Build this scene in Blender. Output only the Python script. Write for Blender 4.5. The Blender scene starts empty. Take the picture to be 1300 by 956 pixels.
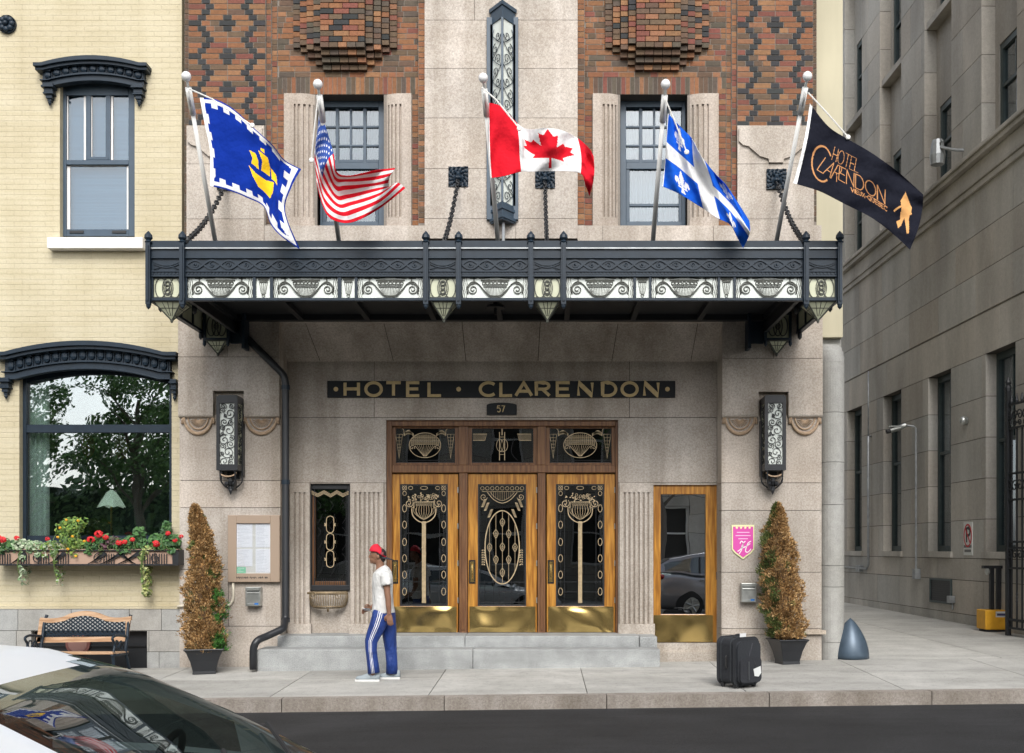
import bpy, math, random
import numpy as np
from mathutils import Vector, Matrix, noise
R = math.radians
sc = bpy.context.scene
col = sc.collection
F = 1387.0      # focal length in photo pixels
XV, YH = 690.0, 697.0
EYE, D0 = 1.6, 15.0

# ---------------- camera, world, sun, exposure ----------------
cd = bpy.data.cameras.new('camera')
cam = bpy.data.objects.new('camera', cd); col.objects.link(cam)
cam.location = (0, -D0, EYE); cam.rotation_euler = (R(90), 0, 0)
cd.sensor_width = 36.0; cd.lens = F / 1300 * 36
cd.shift_x = -(XV - 650) / 1300; cd.shift_y = (YH - 478) / 1300
cd.clip_start = 0.05; cd.clip_end = 500
sc.camera = cam
w = bpy.data.worlds.new('World'); sc.world = w; w.use_nodes = True
nt = w.node_tree; bg = nt.nodes['Background']
sky = nt.nodes.new('ShaderNodeTexSky'); sky.sky_type = 'NISHITA'; sky.sun_disc = False
SUN_EL, SUN_AZ = 41.0, 174.0          # azimuth: 180 = from straight behind the camera
sky.sun_elevation = R(SUN_EL); sky.sun_rotation = R(SUN_AZ)
sky.air_density = 1.0; sky.dust_density = 2.6; sky.ozone_density = 1.0
bg.inputs[1].default_value = 0.145
hs = nt.nodes.new('ShaderNodeHueSaturation'); hs.inputs['Saturation'].default_value = 0.30      # thin high cloud: a pale, almost neutral sky
nt.links.new(sky.outputs[0], hs.inputs['Color']); nt.links.new(hs.outputs[0], bg.inputs[0])
sd = bpy.data.lights.new('sun', 'SUN'); sd.energy = 1.05; sd.angle = R(27); sd.color = (1, .965, .92)
sun = bpy.data.objects.new('sun', sd); col.objects.link(sun)
_d = Vector((math.sin(R(SUN_AZ)) * math.cos(R(SUN_EL)), math.cos(R(SUN_AZ)) * math.cos(R(SUN_EL)), math.sin(R(SUN_EL))))
sun.rotation_euler = _d.to_track_quat('Z', 'Y').to_euler(); sun.location = (0, -10, 20)
sc.view_settings.view_transform = 'Standard'; sc.view_settings.look = 'None'
sc.view_settings.exposure = 0.93; sc.view_settings.gamma = 1.0
sc.render.engine = 'CYCLES'
sc.cycles.max_bounces = 8; sc.cycles.transparent_max_bounces = 16
sc.cycles.sample_clamp_indirect = 6.0
sc.cycles.caustics_reflective = False; sc.cycles.caustics_refractive = False

# ---------------- helpers ----------------
def at(px, py, y=0.0):
    d = y + D0
    return Vector(((px - XV) * d / F, y, EYE + (YH - py) * d / F))
def PX(px, y=0.0): return (px - XV) * (y + D0) / F
def PZ(py, y=0.0): return EYE + (YH - py) * (y + D0) / F
def gz(x, y):
    z = .031 + .0116 * x
    return z + (.02 * y if y < 0 else .006 * y)
I4 = Matrix.Identity(4)
class MB:
    def __init__(s): s.v = []; s.f = []; s.m = []; s.c = []; s.M = None; s.col = (1, 1, 1); s.mat = 0
    def add(s, vs, fs, mat=None, c=None):
        b = len(s.v)
        if s.M is not None: vs = [s.M @ Vector(p) for p in vs]
        s.v.extend([tuple(p) for p in vs])
        m = s.mat if mat is None else mat
        for i, f in enumerate(fs):
            s.f.append([b + k for k in f])
            s.m.append(m[i] if isinstance(m, list) else m)
            s.c.append((c[i] if isinstance(c, list) else c) or s.col)
    def box(s, x0, x1, y0, y1, z0, z1, mat=None, c=None):
        if x0 > x1: x0, x1 = x1, x0
        if y0 > y1: y0, y1 = y1, y0
        if z0 > z1: z0, z1 = z1, z0
        v = [(x0,y0,z0),(x1,y0,z0),(x1,y1,z0),(x0,y1,z0),(x0,y0,z1),(x1,y0,z1),(x1,y1,z1),(x0,y1,z1)]
        s.add(v, [(0,3,2,1),(4,5,6,7),(0,1,5,4),(1,2,6,5),(2,3,7,6),(3,0,4,7)], mat, c)
    def prism(s, poly, y0, y1, mat=None, c=None):      # poly in (x,z), extruded along y
        n = len(poly)
        v = [(p[0], y0, p[1]) for p in poly] + [(p[0], y1, p[1]) for p in poly]
        s.add(v, [tuple(range(n)), tuple(range(2*n-1, n-1, -1))] + [(i, (i+1) % n + 0, (i+1) % n + n, i + n) for i in range(n)], mat, c)
    def vprism(s, poly, z0, z1, mat=None, c=None):     # poly in (x,y), extruded along z
        n = len(poly)
        v = [(p[0], p[1], z0) for p in poly] + [(p[0], p[1], z1) for p in poly]
        s.add(v, [tuple(range(n-1, -1, -1)), tuple(range(n, 2*n))] + [(i, (i+1) % n, (i+1) % n + n, i + n) for i in range(n)], mat, c)
    def quad(s, a, b, c_, d, mat=None, c=None): s.add([a, b, c_, d], [(0,1,2,3)], mat, c)
    def frame(s, pts):
        n = len(pts); P = [Vector(p) for p in pts]; T = []
        for i in range(n):
            t = P[min(i+1, n-1)] - P[max(i-1, 0)]
            T.append(t.normalized() if t.length > 1e-9 else Vector((0,0,1)))
        return P, T
    def tube(s, pts, r, n=8, mat=None, c=None, cap=True):
        P, T = s.frame(pts); m = len(P)
        rr = r if isinstance(r, (list, tuple)) else [r] * m
        up = Vector((0,0,1)) if abs(T[0].z) < .9 else Vector((0,1,0))
        a = T[0].cross(up).normalized(); vs = []
        for i in range(m):
            a = (a - T[i] * a.dot(T[i]))
            a = a.normalized() if a.length > 1e-6 else T[i].orthogonal().normalized()
            b = T[i].cross(a)
            for k in range(n):
                q = 2 * math.pi * k / n
                vs.append(P[i] + (a * math.cos(q) + b * math.sin(q)) * rr[i])
        fs = [(i*n+k, i*n+(k+1) % n, (i+1)*n+(k+1) % n, (i+1)*n+k) for i in range(m-1) for k in range(n)]
        if cap: fs += [tuple(range(n-1, -1, -1)), tuple(range((m-1)*n, m*n))]
        s.add(vs, fs, mat, c)
    def limb(s, rings, n=20, mat=None, c=None, cf=None, cap=True):
        # rings: (point, a, b): a across the path in the xz plane, b along y
        P, T = s.frame([r[0] for r in rings]); vs = []
        for i, (p, a, b) in enumerate(rings):
            e1 = Vector((0,1,0)).cross(T[i]).normalized(); e2 = T[i].cross(e1).normalized()
            for k in range(n):
                q = 2 * math.pi * k / n
                vs.append(P[i] + e1 * a * math.cos(q) + e2 * b * math.sin(q))
        m = len(rings)
        fs = []; cs = []
        for i in range(m-1):
            for k in range(n):
                fs.append((i*n+k, i*n+(k+1) % n, (i+1)*n+(k+1) % n, (i+1)*n+k)); cs.append(cf(i, k) if cf else c)
        if cap:
            fs += [tuple(range(n-1, -1, -1)), tuple(range((m-1)*n, m*n))]; cs += [c if c else (cf(0, 0) if cf else None)] * 2
        s.add(vs, fs, mat, cs)
    def lathe(s, prof, ctr, n=16, mat=None, c=None):
        vs = []
        for r, z in prof:
            for k in range(n):
                q = 2 * math.pi * k / n; vs.append((ctr[0] + r * math.cos(q), ctr[1] + r * math.sin(q), ctr[2] + z))
        m = len(prof)
        fs = [(i*n+k, i*n+(k+1) % n, (i+1)*n+(k+1) % n, (i+1)*n+k) for i in range(m-1) for k in range(n)]
        fs += [tuple(range(n-1, -1, -1)), tuple(range((m-1)*n, m*n))]
        s.add(vs, fs, mat, c)
    def ell(s, ctr, rx, ry, rz, n=12, mat=None, c=None):
        vs = []; h = n // 2
        for i in range(h + 1):
            t = math.pi * i / h
            t = min(max(t, .02), math.pi - .02)
            for k in range(n):
                q = 2 * math.pi * k / n
                vs.append((ctr[0] + rx * math.sin(t) * math.cos(q), ctr[1] + ry * math.sin(t) * math.sin(q), ctr[2] - rz * math.cos(t)))
        fs = [(i*n+k, i*n+(k+1) % n, (i+1)*n+(k+1) % n, (i+1)*n+k) for i in range(h) for k in range(n)]
        fs += [tuple(range(n-1, -1, -1)), tuple(range(h*n, (h+1)*n))]
        s.add(vs, fs, mat, c)
    def strip(s, pts, w, t, closed=False, mat=None, c=None, y=0.0):
        # flat bar following a 2D polyline (x,z) in the plane y (front face at y-t, back at y)
        n = len(pts)
        if n < 2: return
        L = []; Rr = []
        for i in range(n):
            if closed: a = pts[(i-1) % n]; b = pts[(i+1) % n]
            else: a = pts[max(i-1, 0)]; b = pts[min(i+1, n-1)]
            dx, dz = b[0]-a[0], b[1]-a[1]; l = math.hypot(dx, dz) or 1e-9
            nx, nz = -dz / l * w / 2, dx / l * w / 2
            if not closed and 0 < i < n-1:
                ax, az = pts[i][0]-a[0], pts[i][1]-a[1]; bx, bz = b[0]-pts[i][0], b[1]-pts[i][1]
                la = math.hypot(ax, az) or 1e-9; lb = math.hypot(bx, bz) or 1e-9
                cs_ = max(.5, math.sqrt(max(0, (1 + (ax*bx+az*bz)/(la*lb)) / 2)))
                nx /= cs_; nz /= cs_
            L.append((pts[i][0]+nx, pts[i][1]+nz)); Rr.append((pts[i][0]-nx, pts[i][1]-nz))
        vs = []
        for i in range(n):
            vs += [(L[i][0], y-t, L[i][1]), (Rr[i][0], y-t, Rr[i][1]), (L[i][0], y, L[i][1]), (Rr[i][0], y, Rr[i][1])]
        fs = []
        for i in range(n if closed else n-1):
            a = 4*i; b = 4*((i+1) % n)
            fs += [(a, b, b+1, a+1), (a, a+2, b+2, b), (a+1, b+1, b+3, a+3)]
        if not closed: fs += [(0, 1, 3, 2), (4*n-4, 4*n-2, 4*n-1, 4*n-3)]
        s.add(vs, fs, mat, c)
    def build(s, name, mats, parent=None, smooth=False, bevel=0, kind=None, weld=False):
        if weld:
            d = {}; idx = []; nv_ = []
            for p in s.v:
                k = (round(p[0], 4), round(p[1], 4), round(p[2], 4))
                if k not in d: d[k] = len(nv_); nv_.append(p)
                idx.append(d[k])
            s.v = nv_; s.f = [[idx[i] for i in f] for f in s.f]
        if not isinstance(mats, (list, tuple)): mats = [mats]
        me = bpy.data.meshes.new(name)
        me.from_pydata(s.v, [], s.f)
        for m in mats: me.materials.append(m)
        me.polygons.foreach_set('material_index', np.array(s.m, dtype=np.int32))
        ca = me.color_attributes.new('Col', 'FLOAT_COLOR', 'CORNER')
        cnt = np.array([len(f) for f in s.f]); cc = np.repeat(np.array([tuple(c)+(1.0,) for c in s.c], dtype=np.float32), cnt, axis=0)
        ca.data.foreach_set('color', cc.ravel())
        if smooth: me.polygons.foreach_set('use_smooth', np.ones(len(s.f), dtype=bool))
        me.update()
        o = bpy.data.objects.new(name, me); col.objects.link(o)
        if bevel:
            b = o.modifiers.new('bevel', 'BEVEL'); b.width = bevel; b.segments = 2; b.limit_method = 'ANGLE'; b.angle_limit = R(40)
        if parent is not None:
            o.parent = parent; o.location = -WL.get(parent.name, Vector((0,0,0)))
        if kind: o['kind'] = kind
        return o
WL = {}
def thing(name, label, cat, loc=(0,0,0), group=None):
    o = bpy.data.objects.new(name, None); col.objects.link(o); o.location = loc
    o.empty_display_size = .1
    o['label'] = label; o['category'] = cat
    if group: o['group'] = group
    WL[o.name] = Vector(loc); return o
def tag(o, label, cat, group=None):
    o['label'] = label; o['category'] = cat
    if group: o['group'] = group
    return o
def cut(r, h):    # rectangle r minus hole h -> rectangles
    x0,x1,z0,z1 = r; a0,a1,b0,b1 = h
    if a0 >= x1 or a1 <= x0 or b0 >= z1 or b1 <= z0: return [r]
    o = []
    if a0 > x0: o.append((x0, a0, z0, z1))
    if a1 < x1: o.append((a1, x1, z0, z1))
    m0, m1 = max(x0, a0), min(x1, a1)
    if b0 > z0: o.append((m0, m1, z0, b0))
    if b1 < z1: o.append((m0, m1, b1, z1))
    return o
def cuts(r, holes):
    rs = [r]
    for h in holes: rs = [q for p in rs for q in cut(p, h)]
    return [q for q in rs if q[1]-q[0] > 1e-4 and q[3]-q[2] > 1e-4]
def ashlar(mb, x0, x1, zs, vj, yf, th, holes=(), gap=.006, jit=.05, rnd=None, back=True):
    # zs: course lines bottom to top; vj: a function or list giving vertical joints per course
    rnd = rnd or random.Random(5)
    for i in range(len(zs)-1):
        xs = [x0] + [x for x in (vj(i) if callable(vj) else vj) if x0 < x < x1] + [x1]
        for j in range(len(xs)-1):
            k = 1 + rnd.uniform(-jit, jit); t = rnd.uniform(-jit, jit) * .35
            c = (k + t, k, k - t)
            g = gap / 2
            r = (xs[j] + (g if j else 0), xs[j+1] - (g if j < len(xs)-2 else 0), zs[i] + (g if i else 0), zs[i+1] - (g if i < len(zs)-2 else 0))
            for q in cuts(r, holes): mb.box(q[0], q[1], yf, yf+th, q[2], q[3], c=c)
    if back:
        for q in cuts((x0+.01, x1-.01, zs[0]+.002, zs[-1]-.01), holes): mb.box(q[0]+.004, q[1]-.004, yf+.011, yf+th-.004, q[2]+.004, q[3]-.004, c=(.22, .21, .2))
def arc(cx, cz, rx, rz, a0, a1, n=16):
    return [(cx + rx*math.cos(R(a0+(a1-a0)*i/n)), cz + rz*math.sin(R(a0+(a1-a0)*i/n))) for i in range(n+1)]
def spiral(cx, cz, r0, a0, turns, r1=.1, n=26, sgn=1):
    return [(cx + (r0+(r1*r0-r0)*i/n)*math.cos(R(a0)+sgn*turns*2*math.pi*i/n), cz + (r0+(r1*r0-r0)*i/n)*math.sin(R(a0)+sgn*turns*2*math.pi*i/n)) for i in range(n+1)]
def cr(P, t):     # Catmull-Rom through P at t in [0, len-1]
    n = len(P); i = min(int(t), n-2); f = t - i
    p0 = P[max(i-1,0)]; p1 = P[i]; p2 = P[i+1]; p3 = P[min(i+2,n-1)]
    return 0.5*((2*p1)+(-p0+p2)*f+(2*p0-5*p1+4*p2-p3)*f*f+(-p0+3*p1-3*p2+p3)*f**3)
def smooth_path(pts, k=6):
    P = [Vector(p) for p in pts]; return [cr(P, (len(P)-1)*i/(k*(len(P)-1))) for i in range(k*(len(P)-1)+1)]
def sp2(pts, k=6):
    return [(p.x, p.y) for p in smooth_path([(a, b, 0) for a, b in pts], k)]

# stroke letters: unit height, list of polylines; returns (strokes, width)
def letter(ch):
    A = arc
    D = {
     'H': ([[(0,0),(0,1)],[(.72,0),(.72,1)],[(0,.52),(.72,.52)]], .72),
     'O': ([A(.5,.5,.5,.5,0,360,28)], 1.0), 'Q': ([A(.5,.5,.5,.5,0,360,28), [(.6,.3),(.95,-.08)]], 1.0),
     'T': ([[(0,1),(.76,1)],[(.38,0),(.38,1)]], .76),
     'E': ([[(.6,1),(0,1),(0,0),(.6,0)],[(0,.52),(.55,.52)]], .6), 'F': ([[(.6,1),(0,1),(0,0)],[(0,.52),(.5,.52)]], .6),
     'L': ([[(0,1),(0,0),(.6,0)]], .6),
     'C': ([A(.5,.5,.5,.5,45,315,24)], .87),
     'A': ([[(0,0),(.42,1),(.84,0)],[(.15,.34),(.69,.34)]], .84),
     'R': ([[(0,0),(0,1),(.38,1)]+A(.38,.75,.25,.25,90,-90,10)+[(0,.5)],[(.3,.5),(.66,0)]], .66),
     'P': ([[(0,0),(0,1),(.38,1)]+A(.38,.75,.27,.25,90,-90,10)+[(0,.5)]], .66),
     'B': ([[(0,0),(0,1),(.35,1)]+A(.35,.75,.24,.25,90,-90,8)+[(0,.5),(.35,.5)]+A(.37,.25,.27,.25,90,-90,8)+[(0,0)]], .64),
     'N': ([[(0,0),(0,1),(.74,0),(.74,1)]], .74),
     'D': ([[(0,0),(0,1),(.3,1)]+A(.3,.5,.46,.5,90,-90,14)+[(0,0)]], .76),
     'V': ([[(0,1),(.4,0),(.8,1)]], .8), 'I': ([[(0,0),(0,1)]], .0),
     'U': ([[(0,1),(0,.35)]+A(.34,.34,.34,.34,180,360,12)+[(.68,1)]], .68),
     'X': ([[(0,0),(.7,1)],[(0,1),(.7,0)]], .7), '-': ([[(0,.45),(.3,.45)]], .3),
     'S': ([A(.3,.76,.28,.24,30,270,12)+A(.3,.26,.3,.26,90,-150,12)], .6),
     '5': ([[(.55,1),(.08,1),(.04,.56)]+A(.3,.34,.3,.33,120,-150,14)], .6), '7': ([[(0,1),(.58,1),(.2,0)]], .58),
     ' ': ([], .4), '.': ([A(.0,.5,.06,.06,0,360,8)], .1),
    }
    return D[ch]

# ---------------- materials ----------------
def mat(name, base=(.5,.5,.5), rough=.6, metal=0.0, attr=False, noise=None, bump=None, spec=.5, coat=0, emis=None):
    m = bpy.data.materials.new(name); m.use_nodes = True; n = m.node_tree; b = n.nodes['Principled BSDF']
    b.inputs['Base Color'].default_value = (*base, 1); b.inputs['Roughness'].default_value = rough
    b.inputs['Metallic'].default_value = metal; b.inputs['Specular IOR Level'].default_value = spec
    if coat: b.inputs['Coat Weight'].default_value = coat; b.inputs['Coat Roughness'].default_value = .08
    tc = n.nodes.new('ShaderNodeTexCoord'); cur = None
    if attr:
        a = n.nodes.new('ShaderNodeAttribute'); a.attribute_name = 'Col'
        mx = n.nodes.new('ShaderNodeMix'); mx.data_type = 'RGBA'; mx.blend_type = 'MULTIPLY'; mx.inputs[0].default_value = 1
        mx.inputs[6].default_value = (*base, 1); n.links.new(a.outputs['Color'], mx.inputs[7]); cur = mx.outputs[2]
    for (sc_, lo, hi, st, det) in (noise or []):
        # sc_ may be a 3-vector of scales
        t = n.nodes.new('ShaderNodeTexNoise'); t.inputs['Detail'].default_value = det; t.inputs['Scale'].default_value = 1
        mp = n.nodes.new('ShaderNodeMapping'); n.links.new(tc.outputs['Object'], mp.inputs[0])
        mp.inputs['Scale'].default_value = sc_ if isinstance(sc_, tuple) else (sc_, sc_, sc_)
        n.links.new(mp.outputs[0], t.inputs['Vector'])
        r = n.nodes.new('ShaderNodeValToRGB'); r.color_ramp.elements[0].position = lo; r.color_ramp.elements[1].position = hi
        if isinstance(st, tuple): r.color_ramp.elements[0].color = (*st, 1)
        else: r.color_ramp.elements[0].color = (1-st, 1-st, 1-st, 1)
        r.color_ramp.elements[1].color = (1, 1, 1, 1); n.links.new(t.outputs[0], r.inputs[0])
        mx = n.nodes.new('ShaderNodeMix'); mx.data_type = 'RGBA'; mx.blend_type = 'MULTIPLY'; mx.inputs[0].default_value = 1
        if cur is None: mx.inputs[6].default_value = (*base, 1)
        else: n.links.new(cur, mx.inputs[6])
        n.links.new(r.outputs[0], mx.inputs[7]); cur = mx.outputs[2]
    if cur is not None: n.links.new(cur, b.inputs['Base Color'])
    if bump:
        sc_, st, det = bump
        t = n.nodes.new('ShaderNodeTexNoise'); t.inputs['Detail'].default_value = det; t.inputs['Scale'].default_value = 1
        mp = n.nodes.new('ShaderNodeMapping'); n.links.new(tc.outputs['Object'], mp.inputs[0])
        mp.inputs['Scale'].default_value = sc_ if isinstance(sc_, tuple) else (sc_, sc_, sc_)
        n.links.new(mp.outputs[0], t.inputs['Vector'])
        bp = n.nodes.new('ShaderNodeBump'); bp.inputs['Strength'].default_value = 1; bp.inputs['Distance'].default_value = st
        n.links.new(t.outputs[0], bp.inputs['Height']); n.links.new(bp.outputs[0], b.inputs['Normal'])
    if emis: b.inputs['Emission Color'].default_value = (*emis[0], 1); b.inputs['Emission Strength'].default_value = emis[1]
    return m
SPK = (85, .34, .62, .26, 2)
M = {}
M['granite'] = mat('granite', (.66,.60,.535), .85, attr=True, noise=[SPK, ((4.5,4.5,.10),.40,.58,(.86,.85,.83),4), (38,.36,.6,(.80,.78,.77),3), ((1.8,1.8,.30),.34,.60,(.77,.755,.73),6), (1.1,.38,.62,(.86,.86,.86),5), (3.2,.36,.6,(.90,.885,.87),5)], bump=(120,.0015,2))
M['limestone'] = mat('limestone', (.55,.52,.465), .9, attr=True, noise=[(14,.3,.7,.12,4), ((1.2,1.2,.25),.38,.62,(.72,.72,.72),6), (.45,.35,.65,(.82,.80,.78),4), (60,.35,.6,.12,2)], bump=(60,.0015,3))
M['greystone'] = mat('grey stone', (.44,.44,.425), .9, attr=True, noise=[(10,.3,.7,.16,4), (70,.35,.6,.14,2), ((1.5,1.5,.4),.35,.65,(.8,.79,.76),5)], bump=(50,.002,3))
M['stepstone'] = mat('step granite', (.43,.445,.44), .8, attr=True, noise=[(90,.35,.6,.3,2), (5,.3,.68,.28,6), ((.8,.8,6),.35,.6,.16,4)], bump=(90,.001,2))
M['brick'] = mat('brick', (.68,.64,.61), .85, attr=True, noise=[(30,.3,.7,.3,4), (120,.35,.6,.18,2)], bump=(140,.0015,2))
M['mortar'] = mat('mortar', (.24,.21,.18), .95, noise=[(60,.3,.7,.3,3)])
M['concrete'] = mat('pavement concrete', (.55,.54,.51), .9, attr=True, noise=[(2.2,.3,.7,.2,6), (110,.35,.6,.18,2), (.6,.35,.65,(.82,.82,.81),5), (9,.25,.5,.16,5), (26,.30,.36,.30,2), ((.25,3,1),.42,.5,.10,4)], bump=(90,.0015,3))
M['asphalt'] = mat('asphalt', (.034,.034,.036), .85, noise=[(90,.35,.62,.65,2), (1.5,.35,.65,.4,6), (.35,.45,.5,.25,2), ((.5,5,1),.40,.5,.2,5)], bump=(110,.012,2))
M['iron'] = mat('painted iron', (.015,.027,.042), .42, spec=.3, noise=[(9,.3,.7,.25,4)], bump=(70,.0006,2))
M['irondark'] = mat('dark iron', (.012,.014,.017), .5, noise=[(9,.3,.7,.25,4)])
M['framegrey'] = mat('slate painted frame', (.04,.07,.105), .45, noise=[(8,.3,.7,.2,4)])
M['greenframe'] = mat('green grey frame', (.05,.072,.072), .5, noise=[(8,.3,.7,.25,4)])
M['bronze'] = mat('gilt bronze', (.56,.44,.27), .42, metal=.3, noise=[(25,.3,.7,.3,4)])
M['verdigris'] = mat('grey bronze tracery', (.075,.08,.066), .6, metal=.0, noise=[(25,.3,.7,.35,4)])
M['goldpaint'] = mat('gold paint', (.56,.42,.20), .55, noise=[(20,.3,.7,.2,3)])
M['whitepaint'] = mat('white paint', (.74,.73,.71), .6, noise=[(5,.3,.7,.1,5)])
M['creampipe'] = mat('cream pipe', (.62,.57,.46), .5)
M['zinc'] = mat('grey conduit', (.36,.38,.39), .45, metal=.5, noise=[(8,.3,.7,.3,3)])
M['steel'] = mat('brushed steel', (.52,.54,.52), .35, metal=.8, noise=[(12,.3,.7,.3,4)])
M['polemetal'] = mat('flagpole metal', (.78,.78,.75), .4)
M['ballwhite'] = mat('pearl ball', (.72,.72,.72), .25)
M['rope'] = mat('white rope', (.8,.79,.75), .8)
M['cloth'] = mat('flag cloth', (1,1,1), .85, attr=True, spec=.12, bump=(4.5,.05,3))
M['fabric'] = mat('fabric', (1,1,1), .85, attr=True, bump=(30,.006,4))
M['skin'] = mat('skin', (.25,.125,.075), .6, noise=[(20,.3,.7,.15,4)])
M['hair'] = mat('hair', (.012,.01,.009), .6)
M['rubber'] = mat('black rubber', (.02,.02,.021), .7)
M['paint'] = mat('attribute paint', (1,1,1), .5, attr=True)
M['leaf'] = mat('leaf', (1,1,1), .6, attr=True)
M['black'] = mat('black enamel', (.010,.012,.014), .55, spec=.25)
M['darkroom'] = mat('dark interior', (.035,.033,.03), .9)
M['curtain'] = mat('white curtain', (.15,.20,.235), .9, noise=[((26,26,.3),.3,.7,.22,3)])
M['sheer'] = mat('sheer pale curtain', (.72,.78,.76), .9)
M['blind'] = mat('pale blind', (.17,.42,.66), .8, noise=[((.3,.3,40),.4,.6,.12,1)])
M['plastic'] = mat('black plastic', (.02,.022,.026), .4, noise=[(6,.3,.7,.25,3)])
M['bumperblue'] = mat('slate blue steel', (.075,.11,.15), .38, metal=.3, noise=[(7,.3,.7,.25,5)])
M['carwhite'] = mat('silver car paint', (.80,.83,.86), .4, coat=.15)
M['cargrey'] = mat('grey car paint', (.26,.26,.28), .3, metal=.5, coat=1)
M['yellow'] = mat('yellow paint', (.72,.36,.02), .5, noise=[(10,.3,.7,.15,4)])
M['tan'] = mat('taupe frame', (.33,.25,.185), .5)
M['whiteglass'] = mat('milk glass', (.74,.79,.74), .25, noise=[((5,5,2),.3,.7,.2,4)])
M['yellowglass'] = mat('amber milk glass', (.62,.64,.46), .3, noise=[((5,5,2),.3,.7,.25,4)])

def wood(name, base, dark, rough=.35):
    m = mat(name, base, rough, noise=[((30,30,2.2),.38,.62,dark,6), ((90,90,3),.4,.6,.25,3), (2,.3,.7,.15,3)], coat=.4)
    return m
M['oak'] = wood('varnished oak', (.60,.285,.045), (.55,.45,.32))
M['oakdark'] = wood('weathered oak frame', (.225,.102,.034), (.6,.5,.42), .5)
M['benchwood'] = mat('bench wood', (.56,.38,.245), .5, noise=[((3,30,30),.38,.62,(.7,.6,.5),5)])
# polished brass with dented reflections
M['brass'] = mat('polished brass', (.85,.62,.24), .2, metal=1, bump=((3.2,3.2,2.6),.006,1), noise=[(6,.3,.7,.15,4)])

def glass(name, refl=.12, tint=(.75,.8,.82), rough=.0, bump=1):
    m = bpy.data.materials.new(name); m.use_nodes = True; n = m.node_tree; n.nodes.clear()
    o = n.nodes.new('ShaderNodeOutputMaterial'); mx = n.nodes.new('ShaderNodeMixShader')
    t = n.nodes.new('ShaderNodeBsdfTransparent'); t.inputs[0].default_value = (*tint, 1)
    g = n.nodes.new('ShaderNodeBsdfGlossy'); g.inputs['Roughness'].default_value = rough
    g.inputs[0].default_value = (.92, .96, 1, 1)
    ge = n.nodes.new('ShaderNodeNewGeometry'); dt = n.nodes.new('ShaderNodeVectorMath'); dt.operation = 'DOT_PRODUCT'; n.links.new(ge.outputs['Incoming'], dt.inputs[0]); n.links.new(ge.outputs['Normal'], dt.inputs[1])
    ab = n.nodes.new('ShaderNodeMath'); ab.operation = 'ABSOLUTE'; n.links.new(dt.outputs['Value'], ab.inputs[0])
    om = n.nodes.new('ShaderNodeMath'); om.operation = 'SUBTRACT'; om.inputs[0].default_value = 1; n.links.new(ab.outputs[0], om.inputs[1])
    pw = n.nodes.new('ShaderNodeMath'); pw.operation = 'POWER'; pw.inputs[1].default_value = 5; n.links.new(om.outputs[0], pw.inputs[0])
    lw = n.nodes.new('ShaderNodeMath'); lw.operation = 'MULTIPLY_ADD'; lw.inputs[1].default_value = .9; lw.inputs[2].default_value = .04; n.links.new(pw.outputs[0], lw.inputs[0])
    ad = n.nodes.new('ShaderNodeMath'); ad.operation = 'ADD'; ad.use_clamp = True; ad.inputs[1].default_value = refl
    tc = n.nodes.new('ShaderNodeTexCoord'); ns = n.nodes.new('ShaderNodeTexNoise'); ns.inputs['Scale'].default_value = 1.6; ns.inputs['Detail'].default_value = 1
    bp = n.nodes.new('ShaderNodeBump'); bp.inputs['Distance'].default_value = .0025
    n.links.new(tc.outputs['Object'], ns.inputs['Vector']); n.links.new(ns.outputs[0], bp.inputs['Height']); 
    if bump: n.links.new(bp.outputs[0], g.inputs['Normal'])
    n.links.new(lw.outputs[0], ad.inputs[0]); n.links.new(ad.outputs[0], mx.inputs[0])
    n.links.new(t.outputs[0], mx.inputs[1]); n.links.new(g.outputs[0], mx.inputs[2]); n.links.new(mx.outputs[0], o.inputs[0])
    return m
M['glass'] = glass('window glass', .07)
M['bigglass'] = glass('large shop window glass', .25, (.8,.86,.84))
M['doorglass'] = glass('door glass', .07, (.6,.66,.68))
M['clearglass'] = glass('clear glass', .02, (.95,.96,.96))
M['carglass'] = glass('car glass', .09, (.34,.40,.38), bump=0)

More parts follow.
